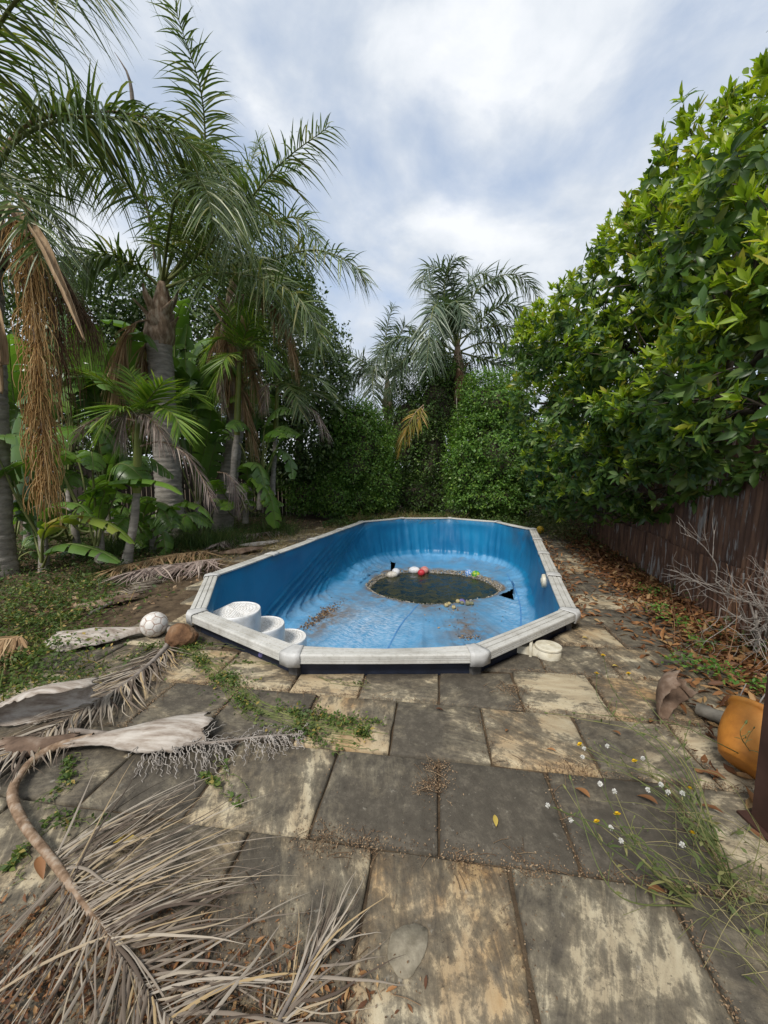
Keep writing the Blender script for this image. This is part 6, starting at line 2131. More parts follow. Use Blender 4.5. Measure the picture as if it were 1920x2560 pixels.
# ------------------------------------------------------------------ the big laurel-leaved tree over the fence
def make_laurel():
    base = (4.55, 5.6, 0.0)
    root = thing('laurel_tree', base, 'large glossy-leaved evergreen tree overhanging the iron fence on the right', 'tree')
    r = np.random.default_rng(99)
    lobes = [((3.354, 3.9, 3.498), (0.85, 0.9, 1.0)), ((3.484, 3.6, 3.87), (0.9, 0.9, 0.9)), ((3.696, 5.0, 3.848), (1.0, 1.0, 1.15)), ((3.979, 4.9, 4.727), (0.95, 0.95, 0.95)), ((4.404, 4.6, 4.949), (0.95, 0.9, 0.85)),
             ((3.579, 5.4, 2.971), (1.05, 1.0, 1.0)), ((3.496, 6.6, 3.884), (0.95, 1.0, 1.0)), ((3.934, 6.2, 4.611), (0.9, 0.9, 1.0)), ((3.4, 7.6, 3.655), (0.95, 0.9, 0.95)), ((3.685, 6.8, 2.58), (1.05, 1.0, 1.0)),
             ((3.48, 4.9, 2.052), (0.85, 0.9, 0.75)), ((3.172, 3.7, 2.173), (0.75, 0.85, 0.75)), ((3.588, 6.0, 1.613), (0.9, 1.0, 0.75)), ((3.528, 7.8, 2.014), (0.75, 0.9, 0.85)), ((3.044, 3.1, 2.517), (0.75, 0.8, 0.9)),
             ((2.94, 2.9, 1.927), (0.55, 0.7, 0.5)), ((4.677, 6.4, 3.386), (1.2, 1.1, 1.3)), ((3.711, 7.6, 1.098), (0.75, 0.85, 0.6)), ((5.183, 5.6, 3.889), (1.3, 1.2, 1.8)), ((3.83, 5.4, 1.344), (0.55, 0.7, 0.45)),
             ((3.595, 6.2, 1.06), (0.75, 0.9, 0.5)), ((3.392, 5.0, 1.415), (0.65, 0.8, 0.45)), ((3.358, 4.2, 1.653), (0.6, 0.75, 0.42)), ((3.158, 3.5, 1.792), (0.5, 0.65, 0.38)), ((3.185, 8.2, 2.897), (0.7, 0.8, 0.8)), ((3.228, 8.2, 4.099), (0.7, 0.8, 0.7)), ((3.582, 8.4, 1.358), (0.6, 0.8, 0.7)), ((3.352, 4.0, 1.528), (0.55, 0.7, 0.35)), ((3.607, 4.9, 1.182), (0.5, 0.7, 0.35))]
    lobes = [(c, tuple(q * 0.88 for q in rad)) for c, rad in lobes]
    b = A(base)
    fork = b + A([-0.1, -0.2, 1.7])
    tube(mb := MB(), curve([b, b + A([0.05, -0.05, 0.9]), fork], 20), np.linspace(0.17, 0.12, 20), 10)
    mb.build('trunk', 'branch_bark', root)
    for c, rad in lobes:
        C = curve([fork, (fork + A(c)) / 2 + A([0, 0, 0.25]), A(c)], 18)
        tube(lb := MB(), C, np.linspace(0.06, 0.018, 18), 7)
        for k in range(9):
            d = sph(1, r)[0]
            d[2] += 0.3
            e = A(c) + unit(d) * A(rad) * 0.95
            tube(lb, curve([C[r.integers(11, 18)], (A(c) + e) / 2 + r.normal(0, 0.06, 3), e], 8), np.linspace(0.014, 0.004, 8), 5)
        lb.build('limb', 'branch_bark', root)
    P, N = lobe_points(lobes, 62, r, 0.62, 0.5, 0.72, 0.24, 2.6)
    gap = snoise(P * A([1, 1, 1.5]), 44, 2.1, 3)
    ok = ((gap > -0.28) | (r.random(len(P)) < 0.25)) & (r.random(len(P)) < np.clip(0.5 + 0.9 * (N[:, 2] + 0.45), 0.4, 1))
    P, N = P[ok], N[ok]
    # sprays standing proud of the crown
    stems = MB()
    k = r.choice(len(P), 130, replace=False)
    k = k[(N[k, 2] > -0.35)]
    for i in k:
        d = unit(N[i] + UP * 0.5 + r.normal(0, 0.25, 3))
        ln = r.uniform(0.12, 0.38)
        m_ = 6
        tube(stems, curve([P[i] - N[i] * 0.25, P[i], P[i] + d * ln], 8), np.linspace(0.007, 0.003, 8), 4)
        P = np.vstack([P, P[i] + d * ln * np.linspace(0.25, 1, m_)[:, None] + r.normal(0, 0.05, (m_, 3))])
        N = np.vstack([N, np.repeat(unit(d)[None], m_, 0)])
    tag(stems.build('spray_stems', 'branch_bark', root), kind='stuff')
    n = len(P)
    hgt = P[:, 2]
    p_young_lit = np.clip(0.03 + (0.25 + 0.75 * np.clip((hgt - 1.2) / 1.8, 0, 1)) * np.clip(N[:, 2] + 0.25, 0, 1) * 1.15, 0, 0.93)  # sunlit tops painted by leaf colour: lighter leaves favoured high and facing up
    young = r.random(n) < p_young_lit
    axis = unit(N * 0.85 + UP * np.where(young, 0.5, 0.12)[:, None] + r.normal(0, 0.4, (n, 3)))
    s, q = frame_for(axis)
    tplA, tplB = leaf_template(3, 0.42, 0.14, 0.30, 0.02), leaf_template(3, 0.34, 0.20, 0.10, 0.015)
    near = np.argsort(np.linalg.norm(P - A([0, 0, 1.5]), axis=1))
    # which whorls face the camera and stand nearest: their leaves become single parts
    order = [i for i in near if (N[i] @ unit(A([0, 0, 1.5]) - P[i])) > 0.2 and P[i, 0] < P[i, 1] * 1.0][:34]
    single = np.zeros(n, bool)
    single[order] = True
    D_, Z_, P_, S_, Y_, I_ = [], [], [], [], [], []
    for k in range(9):
        a = 2 * PI * k / 9 * 1.618 * 1.7 + r.normal(0, 0.55, n)
        pol = np.where(young, r.uniform(0.35, 1.1, n), r.uniform(0.7, 1.75, n)) * (0.75 + 0.25 * (k % 3) / 2)
        rad_ = s * np.cos(a)[:, None] + q * np.sin(a)[:, None]
        d = axis * np.cos(pol)[:, None] + rad_ * np.sin(pol)[:, None]
        d[:, 2] -= np.where(young, 0.12, 0.38)
        D_.append(unit(d))
        Z_.append(unit(axis * np.sin(pol)[:, None] - rad_ * np.cos(pol)[:, None] + r.normal(0, 0.12, (n, 3))))
        P_.append(P - axis * (0.012 * (k % 4)) + d * 0.01)
        S_.append(r.uniform(0.075, 0.17, n) * np.where(young, 0.88, 1.0))
        Y_.append(young)
        I_.append(single)
    D_, Z_, P_ = map(np.concatenate, (D_, Z_, P_))
    S_, Y_, I_ = map(np.concatenate, (S_, Y_, I_))
    for yv, tpl, mat, nm in ((False, tplA, 'laurel_dark', 'crown'), (True, tplB, 'laurel_young_lit', 'bright_leaves')):
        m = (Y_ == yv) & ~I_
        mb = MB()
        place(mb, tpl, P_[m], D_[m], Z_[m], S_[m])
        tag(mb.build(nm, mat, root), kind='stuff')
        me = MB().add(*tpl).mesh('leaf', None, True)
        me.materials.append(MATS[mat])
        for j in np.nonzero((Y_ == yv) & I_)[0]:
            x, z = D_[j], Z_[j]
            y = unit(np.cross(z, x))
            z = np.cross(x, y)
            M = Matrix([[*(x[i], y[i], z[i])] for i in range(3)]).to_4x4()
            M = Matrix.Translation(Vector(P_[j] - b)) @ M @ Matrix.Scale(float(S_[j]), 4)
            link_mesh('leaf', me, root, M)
    # a few long sprigs against the sky
    sp = MB()
    for pts in ([(3.847, 4.6, 4.949), (3.639, 4.5, 5.144), (3.503, 4.45, 5.344)], [(3.937, 4.2, 4.984), (3.728, 4.1, 5.141), (3.551, 4.0, 5.246)], [(3.704, 7.2, 4.572), (3.401, 7.1, 4.682), (3.071, 7.0, 4.698)]):
        C = curve(pts, 16)
        tube(sp, C, np.linspace(0.012, 0.004, 16), 5)
        k = 46
        t = r.uniform(0.45, 1, k)
        q_ = np.stack([np.interp(t * 15, np.arange(16), C[:, i]) for i in range(3)], 1) + r.normal(0, 0.05, (k, 3))
        lv = MB()
        place(lv, tplB, q_, unit(sph(k, r) + UP * 0.5), unit(UP + r.normal(0, 0.5, (k, 3))), r.uniform(0.09, 0.16, k))
        tag(lv.build('sprig', 'laurel_young_lit', root), kind='stuff')
    sp.build('sprig_stems', 'branch_bark', root)


make_laurel()


# ------------------------------------------------------------------ dead shrub at the right edge
def make_dead_shrub():
    base = (3.02, 3.02, 0.0)
    root = thing('dead_shrub', base, 'leafless tangle of pale grey twigs in front of the iron fence', 'shrub')
    r = np.random.default_rng(17)
    mb = MB()

    def grow(p, d, L, rad, depth):
        e = p + d * L
        mid = (p + e) / 2 + r.normal(0, 0.09 * L, 3)
        C = curve([p, mid, e], 7)
        tube(mb, C, np.linspace(rad, rad * 0.6, 7), 5 if depth > 1 else 3)
        if depth == 0:
            return
        for _ in range(3 if depth > 2 else r.integers(2, 5)):
            t = r.integers(3, 7)
            nd = unit(d + r.normal(0, 0.55, 3) + A([-0.22, -0.12, 0.06]))
            grow(C[t], nd, L * r.uniform(0.6, 0.92), rad * 0.6, depth - 1)
    for i in range(6):
        grow(A(base) + A([r.normal(0, .06), r.normal(0, .06), 0]), unit(A([-0.10 + r.normal(0, .22), -0.05 + r.normal(0, .25), 1.0])), r.uniform(0.36, 0.55), 0.013, 4)
    tag(mb.build('branches', 'dead_twig', root), kind='stuff')
    st = MB()
    for i in range(12):
        b = A(base) + A([r.uniform(-0.55, 0.1), r.uniform(-0.9, 0.2), 0])
        e = b + A([r.uniform(-0.25, 0.1), r.uniform(-0.15, 0.15), r.uniform(0.3, 0.9)])
        tube(st, curve([b, (b + e) / 2 + r.normal(0, 0.04, 3), e], 10), np.linspace(0.004, 0.0015, 10), 4)
    st.build('dry_stems', 'dead_twig_red', root)


make_dead_shrub()


# ------------------------------------------------------------------ ground cover, litter and weeds
def scatter_leaves(name, P, size, mat, label, cat, seed, lift=(0.0, 0.05), flat=0.6, tpl=QUAD, N=None):
    r = np.random.default_rng(seed)
    n = len(P)
    Q = P.copy()
    Q[:, 2] += r.uniform(*lift, n)
    D = sph(n, r) * A([1, 1, 0.45])
    Z = unit(UP + r.normal(0, flat, (n, 3)))
    mb = MB()
    place(mb, tpl, Q, D, Z, size * r.uniform(0.55, 1.3, n))
    for v in mb.v:
        v[:, 2] = np.maximum(v[:, 2], 0.002)
    o = mb.build(name, mat)
    return tag(o, label, cat, kind='stuff')


def blades(name, P, h, w, mat, label, cat, seed, lean=0.5):
    r = np.random.default_rng(seed)
    n = len(P)
    d = unit(UP + r.normal(0, lean, (n, 3)) * A([1, 1, 0.2]))
    wv = unit(np.cross(d, sph(n, r)))
    mb = MB()
    strips(mb, P, d, wv, h * r.uniform(0.5, 1.3, n), np.full(n, w), r.uniform(0.1, 0.6, n), [0.9, 1, 0.7, 0.1])
    return tag(mb.build(name, mat), label, cat, kind='stuff')


def make_ground_cover():
    r = np.random.default_rng(55)
    # bed floor
    X = np.column_stack([r.uniform(-9, 0.6, 60000), r.uniform(2.6, 13.0, 60000)])
    X = X[bed_mask(X) & ~oval_mask(X, -0.05)]
    m = snoise(X, 14, 0.8)
    keep = r.random(len(X)) < np.clip(0.45 + 0.5 * m + 0.35 * (X[:, 0] < -3.2), 0.06, 1) * np.clip((-(X[:, 0]) - 2.2) / 1.6, 0.05, 1)
    X = X[keep][:17000]
    hgt = np.clip(0.05 + 0.13 * snoise(X, 15, 1.1), 0.01, 0.3)
    P = np.column_stack([X, hgt * r.random(len(X))])
    scatter_leaves('undergrowth', P, 0.055, 'undergrowth', 'low green creepers covering the planting bed', 'ground cover', 1, (0, 0.06))
    i = r.integers(0, len(X), 5200)
    blades('bed_grass', np.column_stack([X[i] + r.normal(0, 0.05, (5200, 2)), np.zeros(5200)]), 0.26, 0.006, 'undergrowth', 'thin grass tufts among the palm trunks', 'grass', 2)
    # dry grass at the palm feet and along the bed
    C = [(-3.9, 7.6), (-3.3, 8.2), (-2.6, 8.3), (-1.6, 9.0), (-1.0, 9.8), (-0.4, 10.4), (-2.2, 7.4), (-3.0, 6.4), (0.3, 11.0), (1.2, 11.4)]
    P = np.concatenate([np.column_stack([r.normal(c[0], 0.35, 420), r.normal(c[1], 0.3, 420), np.zeros(420)]) for c in C])
    P = P[~oval_mask(P, -0.08)]
    blades('dry_grass', P, 0.20, 0.005, 'dry_grass', 'straw-coloured dry grass along the far edge of the bed', 'grass', 3, 0.9)
    P = np.concatenate([np.column_stack([r.normal(c[0], 0.28, 900), r.normal(c[1], 0.25, 900), np.zeros(900)]) for c in ((-3.75, 7.45), (-3.2, 7.6), (-4.9, 7.0), (-2.55, 8.9))])
    blades('tall_grass', P, 0.5, 0.007, 'undergrowth', 'tall green grass clumps at the foot of the thick trunk', 'grass', 4, 0.35)
    # thick green mat at the left edge
    T = A([(-3.235, 2.808, 0.0), (-2.985, 2.917, 0.0), (-3.022, 3.297, 0.0), (-4.085, 4.271, 0.0), (-3.501, 4.271, 0.0), (-3.889, 4.997, 0.0), (-4.047, 3.724, 0.0), (-2.57, 2.739, 0.0), (-2.639, 2.494, 0.0), (-3.162, 3.724, 0.0), (-3.461, 3.498, 0.0), (-3.967, 5.458, 0.0)])
    P = np.concatenate([np.column_stack([r.normal(t[0], 0.24, 620), r.normal(t[1], 0.18, 620), np.zeros(620)]) for t in T])
    P[:, 2] = np.clip(0.06 + 0.15 * snoise(P[:, :2], 16, 2.4), 0.005, 0.32) * r.random(len(P)) ** 0.6
    scatter_leaves('creeper_mat', P, 0.036, 'creeper', 'dense green creeper mat spilling onto the paving at the left', 'ground cover', 5, (0, 0.02))
    i = r.integers(0, len(P), 900)
    blades('mat_grass', np.column_stack([P[i, :2], np.zeros(900)]), 0.2, 0.005, 'creeper', 'thin upright blades sprouting from the creeper mat', 'grass', 44, 0.6)
    # creeper strands across the paving
    lv, stm = [], MB()
    for pts, w, k in (([(-1.769, 3.16, 0.0), (-1.473, 2.917, 0.0), (-1.182, 2.661, 0.0), (-0.955, 2.413, 0.0), (-0.783, 2.264, 0.0), (-0.525, 2.153, 0.0), (-0.294, 2.079, 0.0), (-0.104, 2.032, 0.0)], 0.075, 3600),
                      ([(-0.783, 2.264, 0.0), (-0.54, 2.218, 0.0), (-0.248, 2.153, 0.0), (0.001, 2.144, 0.0)], 0.03, 420), ([(-0.525, 2.153, 0.0), (-0.334, 1.994, 0.0), (-0.147, 1.906, 0.0)], 0.035, 420),
                      ([(-1.35, 2.808, 0.0), (-0.982, 2.879, 0.0), (-0.674, 2.808, 0.0)], 0.03, 160), ([(-2.107, 3.16, 0.0), (-1.687, 3.117, 0.0), (-1.43, 3.16, 0.0), (-0.867, 2.994, 0.0)], 0.03, 420),
                      ([(-1.642, 1.856, 0.0), (-1.521, 1.679, 0.0), (-1.499, 1.577, 0.0)], 0.03, 260), ([(-1.168, 1.465, 0.0), (-1.419, 1.508, 0.0), (-1.441, 1.465, 0.0)], 0.025, 160), ([(-1.426, 1.385, 0.0), (-1.413, 1.295, 0.0)], 0.03, 160),
                      ([(-0.885, 1.734, 0.0), (-0.706, 1.627, 0.0), (-0.64, 1.565, 0.0)], 0.03, 320), ([(-0.869, 1.856, 0.0), (-0.715, 1.706, 0.0)], 0.03, 160), ([(-2.274, 2.552, 0.0), (-2.061, 2.808, 0.0), (-1.962, 3.117, 0.0)], 0.05, 500),
                      ([(-0.469, 2.642, 0.0), (-0.294, 2.581, 0.0), (-0.129, 2.563, 0.0)], 0.012, 60)):
        C = curve(pts, 60)
        t = r.integers(0, 60, k)
        cl = 0.6 + 0.8 * np.clip(snoise(C[t, :2], 18, 5.0), -0.6, 1)
        q = C[t] + np.column_stack([r.normal(0, 1, (k, 2)) * (w * cl)[:, None], np.zeros(k)])
        q[:, 2] = r.random(k) * 0.03 * np.clip(w / 0.05, 0.4, 1.5)
        lv.append(q[snoise(q[:, :2], 63, 7.0, 3) > r.normal(-0.05, 0.35, k)])
        for _ in range(max(2, k // 140)):
            o_ = r.normal(0, w, (60, 1)) * 0 + r.normal(0, w * 0.6, (1, 2)) + np.cumsum(r.normal(0, 0.006, (60, 2)), 0)
            D = C.copy()
            D[:, :2] += o_
            D[:, 2] = 0.008
            tube(stm, D, np.full(60, 0.0015), 4)
    P = np.concatenate(lv)
    P = P[~oval_mask(P, -0.01)]
    scatter_leaves('creeper_trail', P, 0.025, 'creeper', 'green creeper trailing across the flagstones from the pool corner', 'ground cover', 6, (0, 0.012), 0.8)
    tag(stm.build('creeper_stems', 'rachis_green'), 'thin runner stems under the creeper leaves on the flagstones', 'ground cover', kind='stuff')
    # brown leaf mould and dry scraps on the bed floor
    X = np.column_stack([r.uniform(-6.5, 0.2, 26000), r.uniform(3.0, 11.5, 26000)])
    X = X[bed_mask(X) & ~oval_mask(X, -0.02)]
    X = X[r.random(len(X)) < np.clip(0.35 + 0.6 * snoise(X, 61, 1.3), 0.05, 1)][:7000]
    P = np.column_stack([X, np.full(len(X), 0.004)])
    scatter_leaves('bed_litter', P, 0.06, 'chaff', 'brown leaf mould and dry scraps over the bed', 'leaf litter', 21, (0, 0.03), 0.5)
    # back strip beyond the pool
    X = np.column_stack([r.uniform(-1.6, 6.5, 16000), r.uniform(9.6, 12.6, 16000)])
    X = X[~oval_mask(X, -0.15)]
    X = X[r.random(len(X)) < np.clip(0.5 + 0.5 * snoise(X, 19, 1.1), 0.1, 1)]
    P = np.column_stack([X, np.clip(0.1 + 0.14 * snoise(X, 20, 1.0), 0.01, 0.4) * r.random(len(X))])
    scatter_leaves('back_undergrowth', P, 0.07, 'undergrowth', 'low weeds between the far pool end and the vine mounds', 'ground cover', 7, (0, 0.05))
    P = np.column_stack([r.uniform(-1.0, 2.4, 1400), r.uniform(10.6, 11.9, 1400), np.zeros(1400)])
    blades('dry_brush', P, 0.42, 0.006, 'dry_grass', 'dry brown brush at the foot of the central vine mound', 'grass', 8, 0.8)
    # shrubby weeds by the far right corner
    X = np.column_stack([r.normal(4.05, 0.30, 2600), r.normal(8.9, 0.9, 2600)])
    X = X[~oval_mask(X, -0.25) & (np.abs(fence_off(X) - 0.5) < 0.6)]
    P = np.column_stack([X, 0.55 * r.random(len(X)) ** 1.5])
    scatter_leaves('corner_weeds', P, 0.06, 'weed_green', 'waist-low weeds around the yellow ball by the fence end', 'ground cover', 9, (0, 0.02))

    # brown leaf litter against the iron fence
    tpl = leaf_template(3, 0.34, 0.25, 0.25, 0.01)
    n = 9000
    s = r.uniform(-2.4, 6.5, n)
    off = np.abs(r.normal(0, 0.30, n)) * np.interp(s, [-2, 0, 3, 6], [1.3, 1.25, 1.0, 0.8]) + 0.02
    nrm = A([-FENCE_D[1], FENCE_D[0]])
    X = FENCE_A + np.outer(s, FENCE_D) + np.outer(off, nrm)
    X = X[~oval_mask(X, -0.02)]
    X = X[X[:, 1] > 1.0]
    P = np.column_stack([X, 0.004 + 0.055 * r.random(len(X)) * np.exp(-(fence_off(X) / 0.4) ** 2)])
    scatter_leaves('leaf_litter', P, 0.088, 'dead_leaf', 'thick drift of fallen brown leaves along the iron fence', 'leaf litter', 10, (0, 0.02), 0.55, tpl)
    # thin scatter of the same leaves beside the pool rail and on the path
    X = pool_to_world(np.column_stack([HW + np.abs(r.normal(0.05, 0.12, 500)), r.uniform(-2.4, 2.5, 500)]))
    Y = np.column_stack([r.uniform(1.6, 3.4, 60), r.uniform(2.2, 6.0, 60)])
    X = np.concatenate([X, Y])
    X = X[~oval_mask(X, 0.0) & (fence_off(X) > 0)]
    P = np.column_stack([X, np.full(len(X), 0.004)])
    scatter_leaves('rail_leaf_litter', P, 0.07, 'dead_leaf', 'scattered dry leaves between the right pool rail and the path', 'leaf litter', 11, (0, 0.02), 0.4, tpl)
    # rotting leaf scraps under the big dead frond
    g = [(-1.051, 0.978, 0.0), (-0.991, 1.056, 0.0), (-0.722, 1.044, 0.0), (-0.54, 0.938, 0.0), (-0.359, 0.948, 0.0), (-1.145, 1.131, 0.0), (-0.751, 0.919, 0.0), (-0.166, 0.91, 0.0), (-1.019, 0.901, 0.0)]
    X = np.concatenate([np.column_stack([r.normal(c[0], 0.10, 130), r.normal(c[1], 0.07, 130)]) for c in g])
    P = np.column_stack([X, np.full(len(X), 0.004)])
    scatter_leaves('frond_litter', P, 0.028, 'dead_leaf', 'dark rotting leaf scraps under the big dead frond', 'leaf litter', 51, (0, 0.012), 0.5, tpl)
    # green sprouts along the fence foot
    s = r.uniform(-1.5, 6.5, 5200)
    off = np.abs(r.normal(0, 0.12, 5200)) + 0.02
    X = FENCE_A + np.outer(s, FENCE_D) + np.outer(off, nrm)
    X = X[r.random(5200) < np.clip(0.25 + 0.8 * snoise(X, 23, 1.6), 0.05, 1)]
    P = np.column_stack([X, 0.16 * r.random(len(X)) ** 1.6])
    scatter_leaves('fence_weeds', P, 0.032, 'undergrowth', 'small green sprouts along the foot of the iron fence', 'ground cover', 12, (0, 0.03), 0.6)
    X = np.concatenate([np.column_stack([r.normal(c[0], 0.07, 90), r.normal(c[1], 0.07, 90)]) for c in ((2.63, 3.018, 0.0), (2.252, 2.773, 0.0), (2.377, 2.611, 0.0), (3.139, 4.433, 0.0), (2.836, 3.848, 0.0), (2.463, 2.44, 0.0), (2.764, 3.498, 0.0))])
    P = np.column_stack([X, 0.05 + 0.07 * r.random(len(X))])
    scatter_leaves('litter_sprouts', P, 0.034, 'vine_leaf_bright', 'bright green sprouts poking through the brown leaf drift', 'ground cover', 13, (0, 0.02), 0.4)
    # fine dry chaff caught in the joints
    bits = []
    for P, c in JOINTS:
        for a, b in zip(P, np.roll(P, -1, 0)):
            dens = max(0.0, snoise(((a + b) / 2)[None], 27, 1.3)[0] + 0.25)
            k = int(np.linalg.norm(b - a) * 420 * dens)
            if k:
                t = r.random((k, 1))
                w = 0.010 + 0.022 * max(0, snoise(((a + b) / 2)[None] + 5, 28, 2.0)[0])
                bits.append(a + (b - a) * t + r.normal(0, w, (k, 2)))
    for g, w, k in (((0.233, 1.679, 0.0), 0.035, 420), ((0.278, 1.793, 0.0), 0.03, 220), ((-0.243, 1.404, 0.0), 0.05, 420), ((-0.073, 1.385, 0.0), 0.04, 260), ((0.877, 2.494, 0.0), 0.05, 420), ((0.882, 2.288, 0.0), 0.04, 260), ((0.305, 1.33, 0.0), 0.035, 260),
                    ((0.56, 1.295, 0.0), 0.05, 300), ((0.977, 1.778, 0.0), 0.05, 260), ((-1.05, 1.056, 0.0), 0.16, 1500), ((-0.729, 1.056, 0.0), 0.14, 700), ((-0.368, 0.978, 0.0), 0.15, 900), ((-1.024, 0.948, 0.0), 0.18, 1500), ((-0.241, 0.901, 0.0), 0.1, 600), ((-1.837, 3.25, 0.0), 0.08, 260), ((1.748, 2.153, 0.0), 0.1, 500)):
        bits.append(np.column_stack([r.normal(g[0], w * 1.3, k), r.normal(g[1], w * 0.8, k)]))
    X = np.concatenate(bits)
    X = X[~oval_mask(X, 0.0)]
    P = np.column_stack([X, 0.003 + 0.008 * r.random(len(X))])
    scatter_leaves('chaff', P, 0.0085, 'chaff', 'fine dry chaff gathered in the joints of the flagstones', 'litter', 14, (0, 0.004), 0.4)
    k = 900
    t = r.integers(0, len(X), k)
    d = np.column_stack([r.normal(size=(k, 2)), np.zeros(k)])
    d = unit(d)
    p = np.column_stack([X[t], np.full(k, 0.006)])
    L = r.uniform(0.02, 0.10, k)
    path = np.stack([p, p + d * L[:, None] * 0.5 + A([0, 0, 0.006]), p + d * L[:, None]], 1)
    V, F = tubes(path, np.full(3, 0.0012), 3)
    tag(MB().add(V, F).build('straw', 'chaff'), 'thin broken straws strewn over the flagstones', 'litter', kind='stuff')
    # muck on the sloping liner
    q = []
    for (x, y, sx, sy, k) in ((-1.40, -1.15, 0.05, 0.36, 520), (1.0, -1.15, 0.07, 0.05, 70), (0.75, -0.4, 0.3, 0.4, 60), (-1.33, -0.8, 0.05, 0.25, 160)):
        a = -0.03
        u, v = r.normal(0, sx, k), r.normal(0, sy, k)
        q.append(np.column_stack([x + u * math.cos(a) + v * math.sin(a), y - u * math.sin(a) + v * math.cos(a)]))
    q = np.concatenate(q)
    z = A([liner_z(*p)[0] for p in q])
    P = np.column_stack([pool_to_world(q), z + 0.006])
    mb = MB()
    n = len(P)
    place(mb, QUAD, P, sph(n, r) * A([1, 1, .4]), unit(UP + r.normal(0, 0.4, (n, 3))), r.uniform(0.02, 0.05, n))
    tag(mb.build('liner_muck', 'chaff'), 'dark rotten leaf muck lying on the pool liner', 'litter', kind='stuff')


make_ground_cover()


# single fallen leaves one can point at
def fallen(p, rz, L, mat, label, curl=0.3):
    V, F = leaf_template(6, 0.36, 0.35, curl, 0.0)
    c, s = math.cos(rz), math.sin(rz)
    V = V * L - A([L / 2, 0, 0])
    V = np.column_stack([V[:, 0] * c - V[:, 1] * s, V[:, 0] * s + V[:, 1] * c, V[:, 2]])
    V[:, 2] -= V[:, 2].min() - 0.004
    o = MB().add(V + A([p[0], p[1], 0]), F).build('fallen_leaf', mat, None, loc=(p[0], p[1], 0))
    tag(o, label, 'leaf', 'single leaves on the flagstones')


fallen((0.916, 1.627, 0.0), 1.9, 0.085, 'dead_leaf', 'curled brown leaf lying under the white seed heads')
fallen((1.191, 1.589, 0.0), 2.1, 0.085, 'dead_leaf', 'brown leaf on the flagstone among the yellow flowers')
fallen((0.708, 2.063, 0.0), 0.8, 0.04, 'dead_leaf', 'small dark curled leaf on the ochre flagstone')
fallen((0.893, 1.906, 0.0), 2.4, 0.05, 'dead_leaf', 'thin dark leaf near the right end of the ochre flagstone')
fallen((1.32, 2.039, 0.0), 1.9, 0.06, 'dead_leaf', 'brown leaf on the streaked flagstone before the pot')
fallen((0.349, 2.255, 0.0), 0.1, 0.05, 'dead_leaf', 'reddish leaf on the flagstone nearest the pool front')
fallen((0.478, 1.497, 0.0), 1.4, 0.06, 'yellow_leaf', 'pale yellow leaf scrap on the darkest flagstone', 0.05)
fallen((1.768, 2.787, 0.0), 0.1, 0.055, 'yellow_leaf', 'yellow leaf on the path beside the skimmer canister')
fallen((1.794, 3.278, 0.0), 0.0, 0.06, 'yellow_leaf', 'yellow-green leaf on the path by the pool rail corner')
fallen((0.969, 1.208, 0.0), 0.1, 0.075, 'dead_leaf', 'orange-brown leaf caught in the grass at the right')
fallen((-1.038, 1.4, 0.0), 0.2, 0.10, 'yellow_leaf', 'pale leaf lying on the big dead frond', 0.1)
fallen((-1.287, 1.287, 0.0), -0.7, 0.09, 'dead_leaf', 'orange-brown leaf under the bent stalk at the left')
fallen((-1.652, 1.923, 0.0), 0.5, 0.06, 'dead_leaf', 'orange curled leaf beside the brown stalk')


